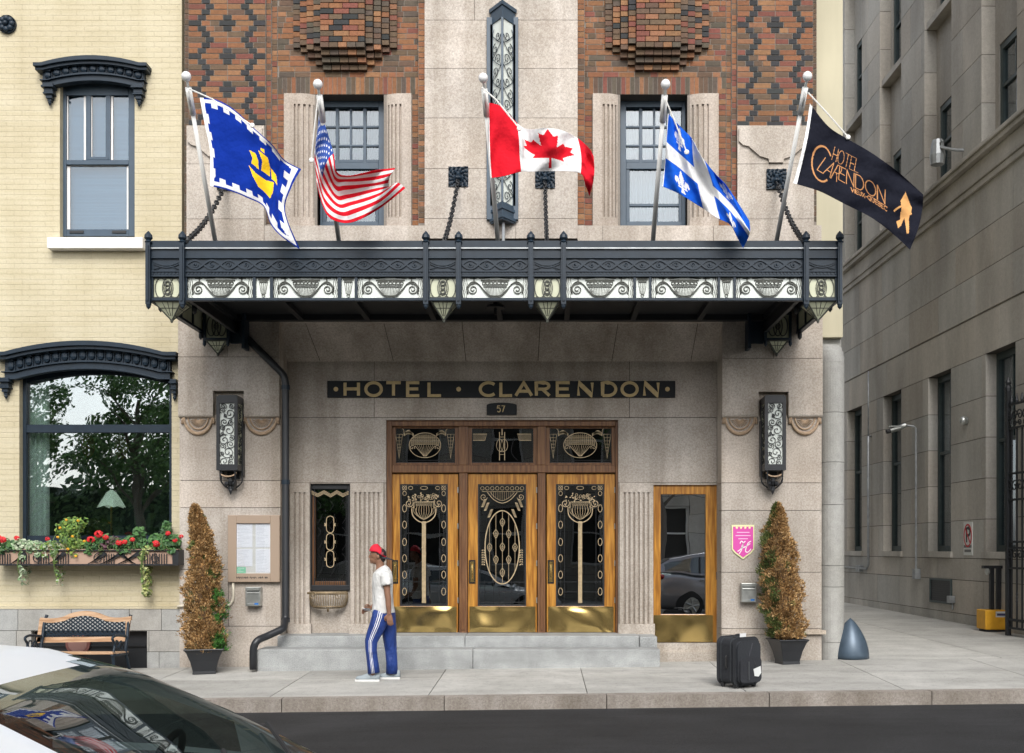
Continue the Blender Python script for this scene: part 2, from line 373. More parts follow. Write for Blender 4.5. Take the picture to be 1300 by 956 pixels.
def cream():
    m = mat('painted cream brick', (.575,.52,.375), .75, noise=[(1.1,.3,.7,(.92,.9,.86),6), ((1,1,14),.35,.6,(.93,.92,.88),4), ((2.4,2.4,.22),.33,.55,(.90,.885,.85),5), (.5,.35,.6,(.94,.93,.92),3), (40,.35,.6,.07,3)])
    n = m.node_tree; b = n.nodes['Principled BSDF']; tc = n.nodes.new('ShaderNodeTexCoord')
    sx = n.nodes.new('ShaderNodeSeparateXYZ'); cx = n.nodes.new('ShaderNodeCombineXYZ')
    n.links.new(tc.outputs['Object'], sx.inputs[0]); n.links.new(sx.outputs[0], cx.inputs[0]); n.links.new(sx.outputs[2], cx.inputs[1])
    nz = n.nodes.new('ShaderNodeTexNoise'); nz.inputs['Scale'].default_value = 3
    n.links.new(tc.outputs['Object'], nz.inputs['Vector'])
    va = n.nodes.new('ShaderNodeVectorMath'); va.operation = 'MULTIPLY_ADD'; va.inputs[1].default_value = (.012,.012,.012)
    n.links.new(nz.outputs['Color'], va.inputs[0]); n.links.new(cx.outputs[0], va.inputs[2])
    bt = n.nodes.new('ShaderNodeTexBrick'); bt.inputs['Scale'].default_value = 1; bt.inputs['Mortar Size'].default_value = .006
    bt.inputs['Brick Width'].default_value = .215; bt.inputs['Row Height'].default_value = .073; bt.inputs['Mortar Smooth'].default_value = .5
    bt.inputs['Color1'].default_value = (1,1,1,1); bt.inputs['Color2'].default_value = (.86,.86,.86,1); bt.inputs['Mortar'].default_value = (.0,.0,.0,1)
    n.links.new(va.outputs[0], bt.inputs['Vector'])
    n2 = n.nodes.new('ShaderNodeTexNoise'); n2.inputs['Scale'].default_value = 22; n2.inputs['Detail'].default_value = 4
    n.links.new(tc.outputs['Object'], n2.inputs['Vector'])
    ad = n.nodes.new('ShaderNodeMath'); ad.operation = 'MULTIPLY_ADD'; ad.inputs[1].default_value = .55
    n.links.new(n2.outputs[0], ad.inputs[0]); n.links.new(bt.outputs['Color'], ad.inputs[2])
    bp = n.nodes.new('ShaderNodeBump'); bp.inputs['Distance'].default_value = .0036; bp.inputs['Strength'].default_value = 1
    n.links.new(ad.outputs[0], bp.inputs['Height']); n.links.new(bp.outputs[0], b.inputs['Normal'])
    return m
M['cream'] = cream()
# =====================================================================
# THE SETTING: ground, pavement, road
# =====================================================================
rnd = random.Random(11)
g = MB(); g.quad((-120,-90,-1.9), (120,-90,.9), (120,90,.9), (-120,90,-1.9)); g.build('ground', M['asphalt'], kind='structure')
def slab(mb, x0, x1, y0, y1, zf=gz, th=.12, c=(1,1,1), gap=.010):
    a = gap / 2
    P = [(x0+a, y0+a), (x1-a, y0+a), (x1-a, y1-a), (x0+a, y1-a)]
    top = [(x, y, zf(x, y)) for x, y in P]; bot = [(x, y, zf(x, y)-th) for x, y in P]
    mb.add(bot+top, [(4,5,6,7),(0,1,5,4),(1,2,6,5),(2,3,7,6),(3,0,4,7)], c=c)
KERB = -2.75
s = MB(); und = MB()
xs = [4.05 + 1.78*k for k in range(-11, 8)]
for i in range(len(xs)-1):
    for (y0, y1) in ((KERB, -1.3), (-1.3, .0)):
        k = rnd.uniform(.87, 1.07); slab(s, xs[i], xs[i+1], y0, y1, c=(k, k, k*.99))
for x0, x1 in ((4.05, 6.3), (6.3, 8.9)):
    for y0, y1 in ((0, .62), (.62, 5.2), (5.2, 9.8), (9.8, 17.5)):
        k = rnd.uniform(.93, 1.04); slab(s, x0, x1, y0, y1, c=(k, k, k*.99), gap=.012)
zu = lambda x, y: gz(x, y) - .02
for x0, x1, y0, y1 in ((-15.5, 16.5, KERB, 0), (4.0, 8.9, 0, 17.5)):
    slab(s, x0, x1, y0, y1, zf=zu, c=(.35,.34,.32), gap=0, th=.3)
s.build('sidewalk', M['concrete'], kind='structure')
k_ = MB()
for i in range(18):
    x0 = -15.5 + i*1.8
    slab(k_, x0, x0+1.8, KERB-.16, KERB, c=(.62,.62,.62), th=.3)
k_.build('kerb', M['granite'], kind='structure')
zr = lambda x, y: gz(x, KERB) - .15
r_ = MB(); slab(r_, -30, 30, -13.6, KERB-.16, zf=zr, th=.1, gap=0); r_.build('road', M['asphalt'], kind='structure')
zn = lambda x, y: gz(x, KERB) - .01
r_ = MB()
for i in range(20):
    x0 = -18 + i*1.8
    for y0, y1 in ((-15.4, -13.6), (-17.2, -15.4)): slab(r_, x0, x0+1.8, y0, y1, zf=zn, th=.25, c=(.97,.97,.97))
r_.build('far_sidewalk', M['concrete'], kind='structure')

# =====================================================================
# HOTEL BUILDING
# =====================================================================
hotel = thing('hotel_building', 'art deco hotel front in pale granite and patterned brick above a three-leaf oak entrance', 'hotel', (0, 0, gz(0,0)))
LX, RX_ = PX(228), PX(1043)
ZTOP = PZ(-130)
# openings in the facade plane
def hole(px0, px1, py0, py1, y=0): return (PX(px0, y), PX(px1, y), PZ(py1, y), PZ(py0, y))
WIN = [hole(402, 487, 119, 288), hole(787.5, 873, 119, 288)]
# --- brick work
PAL = {'o': (.37,.165,.075), 'r': (.30,.105,.075), 'b': (.19,.125,.08), 'd': (.048,.053,.058), 't': (.41,.21,.105), 'g': (.145,.12,.09)}
def pc(k, j=.14):
    c = PAL[k]; q = 1 + rnd.uniform(-j, j); return (c[0]*q, c[1]*q*rnd.uniform(.93,1.07), c[2]*q)
RP = 6.98 / 92.47
def brk(mb, x0, x1, zc, y, c, rp=RP, dep=.05):
    mb.box(x0+.0045, x1-.0045, y+rnd.uniform(-.0025,.0025), y+dep, zc-rp/2+.0055, zc+rp/2-.0055, mat=0, c=c)
def row_fill(mb, x0, x1, zc, y, pal, L=.215, holes=(), start=None):
    x = x0 - (start if start is not None else rnd.uniform(0, L))
    while x < x1 - .01:
        l = L if rnd.random() < .75 else L/2
        a, b = max(x, x0), min(x+l, x1)
        if b - a > .03:
            for q in cuts((a, b, zc-RP/2, zc+RP/2), holes):
                if q[1]-q[0] > .03: brk(mb, q[0], q[1], (q[2]+q[3])/2, y, pc(rnd.choice(pal)), rp=q[3]-q[2])
        x += l
bw = MB()
Z0 = PZ(32)                      # a cross row of the diamond pattern
def rows(pytop, pybot):
    k0 = int(math.ceil((PZ(pybot)-Z0)/RP + .5)); k1 = int((PZ(pytop)-Z0)/RP)
    return range(k0, k1+1)
def diamond(px0, px1, pc_, y, pybot, shift=0):
    cx = PX(pc_); s_ = 1/92.47; x0, x1 = PX(px0), PX(px1)
    for k in rows(-130, pybot):
        zc = Z0 + k*RP + shift; m = k % 6; m = min(m, 6-m)
        segs = []
        if m == 0: segs = [(-60,-33),(-10.5,10.5),(33,60)]
        elif m == 1: segs = [(-37.5,-27),(-5.5,5.5),(27,37.5)]
        elif m == 2: segs = [(-32.5,-22),(22,32.5)]
        else: segs = [(-27.5,-17),(17,27.5)]
        segs = [(max(cx+a*s_, x0), min(cx+b*s_, x1)) for a, b in segs]
        pos = x0
        for a, b in segs + [(x1, x1)]:
            w_ = a - pos
            if w_ > .03:
                n = max(1, round(w_/.215)); ks = [1/n]*n
                if n == 1 and w_ > .19 and rnd.random() < .3: n = 2
                for i in range(n): brk(bw, pos+w_*i/n, pos+w_*(i+1)/n, zc, y, pc(rnd.choice('ooorrtbtbo')))
            if b - a > .03: brk(bw, a, b, zc, y-.004, pc('d', .25))
            pos = b
diamond(241, 338.5, 290.3, -.06, 162)
diamond(935, 1031, 983, -.06, 162, -.024)
def header_col(px0, px1, y, pytop, pybot, pal, off=0):
    for k in rows(pytop, pybot): brk(bw, PX(px0), PX(px1), Z0+k*RP+off, y, pc(rnd.choice(pal)), dep=.06-min(y, 0))
header_col(338.5, 345, -.02, -130, 288, 'oobr', .02); header_col(345, 352, .01, -130, 288, 'oobrt')
header_col(531.5, 540, -.05, -130, 288, 'ootb', .02); header_col(733, 742, -.05, -130, 288, 'ootb')
header_col(922, 928.5, .01, -130, 288, 'ootb'); header_col(928.5, 935, -.02, -130, 288, 'obrt', .02)
header_col(232, 241, .07, -130, 430, 'bgb'); header_col(1031, 1038.5, .07, -130, 285, 'bgb')
for (x0, x1, cpx, wi) in ((352, 531.5, 438.5, 0), (742, 922, 834, 1)):
    c0, c1 = cpx-77, cpx+83
    if wi == 1: c0, c1 = 752.5, 912
    else: c0, c1 = 361, 522.5
    for k in rows(-130, 99):
        zc = Z0+k*RP+.01; row_fill(bw, PX(x0), PX(x1), zc, .02, 'obotbtogobr')
    # soldier course
    x = PX(x0); zs_top = Z0+rows(-130, 99)[0]*RP+.01-RP/2
    while x < PX(x1)-.03:
        bw.box(x+.004, x+.063-.004, .02, .07, PZ(118.8), zs_top, c=pc(rnd.choice('obgbrtog'))); x += .063
    for k in rows(119.5, 288):
        zc = Z0+k*RP+.01; brk(bw, PX(x0), PX(c0)-.004, zc, .02, pc(rnd.choice('oobrt'))); brk(bw, PX(c1)+.004, PX(x1), zc, .02, pc(rnd.choice('oobrt')))
    # corbelled pendant
    S = 1/92.47; cx = PX(cpx)
    colsj = [(66,56.5,64,.05),(56.5,47,69.5,.10),(47,37.5,77.5,.15),(37.5,28,85.7,.20)]
    for (a, b, pb, pr) in colsj:
        for sg in (-1, 1):
            xa, xb = sorted((cx+sg*a*S, cx+sg*b*S)); zb = PZ(pb) + .02
            n = 0; z = zb + RP/2
            while z < ZTOP:
                steps = max(1, int(pr/.05)); p_ = pr*min(1, (n+1)/steps)
                brk(bw, xa, xb, z, .02-p_, pc(rnd.choice('bgtb' if n < steps else 'odgbrbt')), dep=p_+.01); n += 1; z += RP
    z = PZ(92.5)+.02+RP/2; n = 0
    while z < ZTOP:
        p_ = .25*min(1, (n+1)/4)
        if n < 4:
            for i in range(5): brk(bw, cx-28*S+i*56*S/5, cx-28*S+(i+1)*56*S/5, z, .02-p_, pc(rnd.choice('gbtb')), dep=p_+.01)
        else:
            row_x = cx-28*S; pal = 'obgdrtbbo'; offs = [0, .3, .65, 1] if n % 2 else [0, .2, .5, .85, 1]
            for i in range(len(offs)-1): brk(bw, row_x+offs[i]*56*S, row_x+offs[i+1]*56*S, z, -.23, pc(rnd.choice(pal)), dep=.26)
        n += 1; z += RP
# mortar bed behind
for (a, b, y) in ((241,338.5,-.054),(338.5,345,-.014),(345,352,.016),(531.5,540,-.044),(733,742,-.044),(922,928.5,.016),(928.5,935,-.014),(935,1031,-.054)):
    bw.box(PX(a), PX(b), y, .3, PZ(288), ZTOP, mat=1)
bw.box(PX(232), PX(241), .076, .3, PZ(430), ZTOP, mat=1); bw.box(PX(1031), PX(1038.5), .076, .3, PZ(286), ZTOP, mat=1)
for a, b in ((352, 531.5), (742, 922)):
    for q in cuts((PX(a), PX(b), PZ(288), ZTOP), WIN): bw.box(q[0], q[1], .026, .3, q[2], q[3], mat=1)
bw.build('brick_wall', [M['brick'], M['mortar']], hotel)
# --- stone work
st = MB(); rs = random.Random(3)
zs = [PZ(p) for p in (305, 280, 217, 153, 90.5, 29.5, -33, -95)] + [ZTOP]
ashlar(st, PX(540), PX(733), zs, lambda i: [PX(603 if i % 2 else 671)] if i >= 5 else ([PX(655)] if i == 0 else []), -.09, .38, rnd=rs, gap=.006, jit=.03)
ashlar(st, PX(337), PX(540)-.002, [PZ(410), PZ(288)], [PX(430)], -.06, .36, rnd=rs, gap=.006, jit=.03)
ashlar(st, PX(733)+.002, PX(935), [PZ(410), PZ(288)], [PX(765), PX(905)], -.06, .36, rnd=rs, gap=.006, jit=.03)
for a, b in ((239, 337), (935, 1032)):
    ashlar(st, PX(a), PX(b)-.002, [PZ(410), PZ(280), PZ(210.5), PZ(162)], [], -.075, .37, rnd=rs, gap=.006, jit=.03)
    cx_ = (a+b)/2; f = 1 if a > 600 else 1
    L = [(938,182.5),(943,187.6),(950,189),(955.6,194),(964.4,201.5),(975.4,205),(976,209.6)]
    half = [(x-985, y) for x, y in L]
    poly = [(-47,166)] + half + [(-x, y) for x, y in reversed(half)] + [(47,166)]
    st.prism([(PX(cx_+x), PZ(y)) for x, y in poly], -.11, -.07)
st.box(LX, PX(239)-.002, .0, .3, PZ(410), PZ(330)); st.box(PX(1032)+.002, RX_, 0, .3, PZ(410), PZ(286))
# upper piers, proud of the lower ones, with the splayed lintel between
ashlar(st, LX, PX(356)-.002, [PZ(527), PZ(454), PZ(404)], lambda i: [PX(290)] if i else [], -.06, .34, holes=[hole(272, 311, 497, 530)], rnd=rs, gap=.007, jit=.03)
ashlar(st, PX(916)+.002, RX_, [PZ(527), PZ(456), PZ(404)], lambda i: [PX(981)] if i else [], -.06, .34, holes=[hole(962, 1000, 498, 530)], rnd=rs, gap=.007, jit=.03)
st.box(PX(272), PX(311), .05, .28, PZ(527), PZ(497), c=(.9,.88,.85)); st.box(PX(962), PX(1000), .05, .28, PZ(527), PZ(498), c=(.9,.88,.85))
for a, b in ((LX, PX(356)), (PX(916), RX_)):     # rounded nosing under the upper block
    for x0, x1 in [(q[0], q[1]) for q in cuts((a, b, 0, 1), [(PX(272), PX(311), 0, 1), (PX(962), PX(1000), 0, 1)])]:
        n = 8; poly = [(-.06, PZ(526.5))] + [(-.06+.05*(1-math.cos(R(90*i/n))), PZ(526.5)-.045*math.sin(R(90*i/n))) for i in range(1, n+1)] + [(.05, PZ(526.5)-.045), (.05, PZ(526.5))]
        vs = [(x0, p[0], p[1]) for p in poly] + [(x1, p[0], p[1]) for p in poly]; m_ = len(poly)
        st.add(vs, [tuple(range(m_)), tuple(range(2*m_-1, m_-1, -1))] + [(i, (i+1) % m_, (i+1) % m_+m_, i+m_) for i in range(m_)])
ashlar(st, LX, PX(356), [gz(-5,0)-.1, PZ(795), PZ(723), PZ(644.5), PZ(610), PZ(527)+.0], lambda i: [PX(290)] if i == 1 else [], 0, .3, rnd=rs, gap=.008, jit=.045)
ashlar(st, PX(916), RX_, [gz(3.6,0)-.1, PZ(806), PZ(798), PZ(726.5), PZ(648), PZ(613), PZ(527)], lambda i: [], 0, .3, rnd=rs, gap=.008, jit=.045)
st.box(PX(1003), RX_+.05, -.05, 0, PZ(805), PZ(800), c=(1.15,1.12,1.06))
# returns of the recess
YB = .4
st.box(PX(356)-.3, PX(356)-.003, .302, YB+.3, gz(-4,0), PZ(404)); st.box(PX(916)+.003, PX(916)+.3, .302, YB+.3, gz(-4,0), PZ(404))
# splayed soffit blocks
fx = [PX(p) for p in (333, 385.2, 485.6, 586, 686.4, 786, 887, 938)]; bx = [PX(p, YB) for p in (365, 406.5, 499.4, 591.5, 683, 776.7, 877, 912)]
zf, zb = PZ(402), PZ(459, YB)
for i in range(7):
    k = 1+rs.uniform(-.04,.04); a, b = .005, .005
    v = [(fx[i]+a,-.055,zf),(fx[i+1]-b,-.055,zf),(bx[i+1]-b,YB,zb),(bx[i]+a,YB,zb)]
    v2 = [(p[0], p[1]+.05, p[2]+.12) for p in v]
    st.add(v+v2, [(3,2,1,0),(4,5,6,7),(0,1,5,4),(1,2,6,5),(2,3,7,6),(3,0,4,7)], c=(k,k,k))
st.add([(fx[0],-.05,zf+.012),(fx[-1],-.05,zf+.012),(bx[-1],YB,zb+.012),(bx[0],YB,zb+.012)], [(3,2,1,0)], c=(.12,.11,.1))
st.box(PX(356), PX(916), -.055, .3, zf+.03, PZ(398), c=(.9,.9,.9))
# wall of the recess
H = [hole(490, 785, 533, 812, YB), hole(393, 444.5, 614, 806, YB), hole(829.5, 911, 615.5, 816, YB)]
ashlar(st, PX(356), PX(916), [gz(-3,0), PZ(613, YB), PZ(530, YB), PZ(459, YB)+.1], lambda i: [PX(475,YB), PX(799,YB)] if i == 2 else [], YB, .35, holes=H, rnd=rs, gap=.009, jit=.03)
st.box(PX(393,YB), PX(444.5,YB), YB+.05, YB+.3, gz(-3,0), PZ(749, YB)); st.box(PX(829.5,YB), PX(911,YB), YB-.02, YB+.35, gz(1.5,0)-.1, PZ(816,YB), c=(.97,.97,.95))
st.box(PX(834,YB)+.01, PX(916), YB-.08, YB-.02, gz(1.5,0)-.1, PZ(828,YB), c=(1.0,1.0,.98))
# unseen body of the hotel: sides, back, roof, plain upper storeys added to shade the alley
st.box(LX, RX_, .35, 9.25, ZTOP+.3, 15, c=(.8,.7,.6))
st.box(LX, LX+.25, .31, 9, -.3, ZTOP); st.box(RX_-.25, RX_-.002, .31, 9, -.3, ZTOP)
st.box(LX, RX_, 9, 9.25, -.3, ZTOP); st.box(LX, RX_, .0, 9.25, ZTOP, ZTOP+.3)
st.build('stone_wall', M['granite'], hotel)
# flat steps
s1 = MB(); s1.box(PX(326,-.5), PX(600,-.5), -.5, YB, -.2, PZ(824.5,-.5)); s1.box(PX(600,-.5)+.004, PX(838,-.5), -.5, YB, -.2, PZ(824.5,-.5)); s1.build('step', M['stepstone'], hotel, bevel=.012)
s1 = MB(); s1.box(PX(352,-.1), PX(590,-.1), -.1, YB+.2, 0, PZ(807.5,-.1)); s1.box(PX(590,-.1)+.004, PX(812,-.1)-.004, -.1, YB+.2, 0, PZ(807.5,-.1)); s1.box(PX(812,-.1), PX(834,-.1), -.14, YB, 0, PZ(808,-.1)); s1.build('step', M['stepstone'], hotel, bevel=.012)
# fluted pilasters of the recess
def pilaster(px0, px1, fl, py0=613, py1=806, ft=625, fb=792, yb=YB):
    m = MB(); pr = .07; y0 = yb-pr
    x0, x1 = PX(px0, y0), PX(px1, y0)
    m.box(x0, x1, y0, yb, PZ(ft, y0), PZ(py0, y0)); m.box(x0-.02, x1+.02, y0-.02, yb, PZ(py1, y0), PZ(fb, y0))
    w_ = .028; n = fl; gap_ = (x1-x0-.04-n*w_)/(n+1)
    m.box(x0, x1, y0+.03, yb, PZ(fb, y0), PZ(ft, y0), c=(.8,.78,.76))
    x = x0
    for i in range(n+1):
        e = gap_ + (.02 if i in (0, n) else 0)
        m.box(x, x+e, y0, y0+.03, PZ(fb, y0), PZ(ft, y0)); x += e + w_
    return m.build('pilaster', M['granite'], hotel, bevel=.004)
pilaster(368, 393, 3); pilaster(444.8, 487, 6); pilaster(786.5, 829.5, 6)
# window columns of the upper storey: flat, then rolling inwards into the reveal
def wcol(px0, px1, inner):
    m = MB(); m.col = (.88,.85,.83); W_ = abs(PX(px1)-PX(px0)); sg = 1 if inner > 0 else -1; xo = PX(px0) if sg > 0 else PX(px1)
    def prof(fl):
        P = [(0, .10), (0, -.03)]
        nfl = 5; a0 = .11; a1 = .36 if W_ > .4 else .31
        flat = W_ - .25
        def surf(u):
            if u < flat: return (u, -.03)
            q = (u-flat)/.25*90
            return (flat+.25*math.sin(R(q)), -.03+.11*(1-math.cos(R(q))))
        us = []
        n = 120
        for i in range(1, n+1):
            u = W_*i/n; x, y = surf(u)
            if fl and a0 < u < a1 and ((u-a0)/(a1-a0)*nfl) % 1 > .6: y += .03
            P.append((x, y))
        P += [(W_, .42), (0, .42)]
        return [(xo + sg*p[0], p[1]) for p in P]
    for z0, z1, fl in ((PZ(288), PZ(276), 0), (PZ(276), PZ(133), 1), (PZ(133), PZ(119.5), 0)):
        m.vprism(prof(fl), z0, z1)
    return m.build('window_column', M['granite'], hotel)
wcol(361, 402, 1); wcol(487.5, 522.5, -1); wcol(752.5, 787.5, 1); wcol(873, 912, -1)
# upper windows
def bar(m, px0, px1, py0, py1, y, t=.04): m.box(PX(px0,y), PX(px1,y), y, y+t, PZ(py1,y), PZ(py0,y))
def hotel_window(c):
    m = MB(); y = .26
    o = c - 444.8
    bar(m, 402+o, 409.5+o, 119, 289, y-.02, .12); bar(m, 480.5+o, 488+o, 119, 289, y-.02, .12); bar(m, 409.5+o, 480.5+o, 119, 136, y-.02, .12); bar(m, 409.5+o, 480.5+o, 281, 289, y-.02, .12)
    y = .28
    for a, b in ((426,430),(461,465)): bar(m, a+o, b+o, 136, 208, y)
    for a in (159.5, 183.5): bar(m, 409.5+o, 480.5+o, a, a+2.6, y+.005)
    bar(m, 444+o, 446.6+o, 136, 203, y+.008); bar(m, 409.5+o, 480.5+o, 202.5, 206, y+.004); bar(m, 409.5+o, 480.5+o, 206, 214.5, y-.012)
    bar(m, 409.5+o, 414+o, 214.5, 281, y); bar(m, 476.5+o, 480.5+o, 214.5, 281, y); bar(m, 414+o, 476.5+o, 258.5, 262, y+.003); bar(m, 446+o, 450+o, 262, 281, y+.006)
    fr = m.build('window', M['framegrey'], hotel, bevel=.004)
    gl = MB(); gl.box(PX(409+o,.31), PX(481+o,.31), .31, .316, PZ(282,.31), PZ(135,.31)); gl.build('pane', M['glass'], fr)
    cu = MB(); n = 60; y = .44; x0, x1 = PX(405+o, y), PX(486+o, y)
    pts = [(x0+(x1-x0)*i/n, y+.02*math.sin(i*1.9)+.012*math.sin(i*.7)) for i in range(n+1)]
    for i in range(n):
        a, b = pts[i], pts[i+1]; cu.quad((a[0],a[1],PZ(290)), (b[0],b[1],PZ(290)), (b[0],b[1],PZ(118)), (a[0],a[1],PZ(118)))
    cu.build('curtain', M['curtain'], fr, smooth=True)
    return fr
hotel_window(444.8); hotel_window(830.2)
# garland reliefs
def garland(px0, px1):
    m = MB(); x0, x1 = PX(px0), PX(px1); cx = (x0+x1)/2; w_ = (x1-x0)/2; zt = PZ(529)
    pts = [(cx+w_*.86*math.cos(R(a)), -.02, zt-.0+(.235)*math.sin(R(a))) for a in range(180, 361, 12)]
    m.tube(pts, [.012+.014*math.sin(math.pi*i/15) for i in range(16)], 8)
    pts = [(cx+w_*.62*math.cos(R(a)), -.012, zt+(.175)*math.sin(R(a))) for a in range(180, 361, 12)]
    m.tube(pts, .011, 6)
    for k in range(-6, 7):
        a = 270 + k*11; m.tube([(cx+w_*.12*math.cos(R(a)), -.006, zt-.02+.03*math.sin(R(a))), (cx+w_*.52*math.cos(R(a)), -.008, zt+.145*math.sin(R(a)))], .006, 5)
    for sg in (-1, 1):
        m.tube([(cx+sg*w_*.93, -.015, zt), (cx+sg*w_*.95, -.02, zt-.1)], [.012, .02], 6)
    return m.build('garland_relief', M['sand'], hotel, smooth=True)
M['sand'] = mat('weathered relief stone', (.46,.33,.22), .85, noise=[(30,.3,.7,.3,4)])
for a, b in ((231, 273), (309, 355), (917, 961), (1001, 1042)): garland(a, b)
# name band and number
y = YB
m = MB(); m.box(PX(416,y), PX(857,y), y-.03, y-.002, PZ(505,y), PZ(484,y)); band = m.build('name_sign', M['black'], hotel)
m = MB()
LH = PZ(484,y)-PZ(505,y)
LT = [('H',436.7,457.5),('O',463,486.5),('T',489,511),('E',516,534.5),('L',543,562),('C',608,630),('L',634,652),('A',653,677),('R',679,699.5),('E',705.5,725),('N',732.5,753.5),('D',763,783.5),('O',787.5,810.6),('N',816,837)]
tw = .042
for ch, a, b in LT:
    m = MB()
    sts, wd = letter(ch); X0, X1 = PX(a,y)+tw/2, PX(b,y)-tw/2; z0, z1 = PZ(504.6,y)+tw/2, PZ(484.4,y)-tw/2
    for i_, s_ in enumerate(sts): m.strip([(X0+(X1-X0)*p[0]/wd, z0+(z1-z0)*p[1]) for p in s_], tw, .008+.0007*i_, y=y-.03)
    m.build('letter', M['goldpaint'], band)
for c_ in (427, 582.5, 847): m = MB(); m.prism(arc(PX(c_,y), PZ(494.5,y), .032, .032, 0, 345, 23), y-.038, y-.03); m.build('dot', M['goldpaint'], band)
m = MB(); poly = [(PX(618,y), PZ(527,y)), (PX(656,y), PZ(527,y))] + [(PX(637+19*math.cos(R(a)),y), PZ(514.5-3*math.sin(R(a)),y)) for a in range(0, 181, 20)]
m.prism(poly, y-.03, y-.002); pl = m.build('number_plaque', M['black'], hotel)
m = MB(); h = .088; x = PX(631.5,y)
for ch in '57':
    sts, wd = letter(ch)
    for s_ in sts: m.strip([(x+p[0]*h*.8, PZ(523.5,y)+p[1]*h) for p in s_], .012, .005, y=y-.03)
    x += h*.8*wd+.018
m.build('numerals', M['goldpaint'], pl)

# --- entrance
YD = .55
def q2(px, py, y=YD-.02): return (PX(px, y), PZ(py, y))
m = MB()
def bb(m, px0, px1, py0, py1, y, t, **k): m.box(PX(px0,y), PX(px1,y), y, y+t, PZ(py1,y), PZ(py0,y), **k)
bb(m, 489, 497.5, 532, 806, .46, .2); bb(m, 781.5, 787, 532, 806, .46, .2); bb(m, 497.5, 781.5, 532, 541, .46, .2)
bb(m, 497.5, 781.5, 590.5, 600, .47, .18)
for a, b in ((582.3, 594), (682, 693)): bb(m, a, b, 541, 590.5, .48, .16); bb(m, a+.5, b-.5, 600, 806, .49, .15); bb(m, a+3.5, b-3.5, 602, 800, .475, .02)
bb(m, 489, 787, 531.5, 534.5, .44, .02)
door_frame = m.build('door_frame', M['oakdark'], hotel, bevel=.008)
def mapz(X0, Y0, S):                    # coordinates read off an enlarged detail of the door, in door plane
    def f(a, b): return q2(X0+a/S, Y0+b/S)
    return f
def stroke(m, f, pts, w_, t=.012, closed=False, y=YD-.005, mat=0): m.strip([f(a, b) for a, b in pts], w_, t, closed=closed, y=y, mat=mat)
def el(cx, cy, rx, ry, n=20): return [(cx+rx*math.cos(2*math.pi*i/n), cy+ry*math.sin(2*math.pi*i/n)) for i in range(n)]
def leaf2(m, f, cx, cy, r, a, w_=.006, mat=0):
    p = [(cx, cy), (cx+r*.6*math.cos(a+.5), cy+r*.6*math.sin(a+.5)), (cx+r*math.cos(a), cy+r*math.sin(a)), (cx+r*.6*math.cos(a-.5), cy+r*.6*math.sin(a-.5))]
    m.prism([f(*q) for q in p], YD-.018, YD-.006, mat=mat)
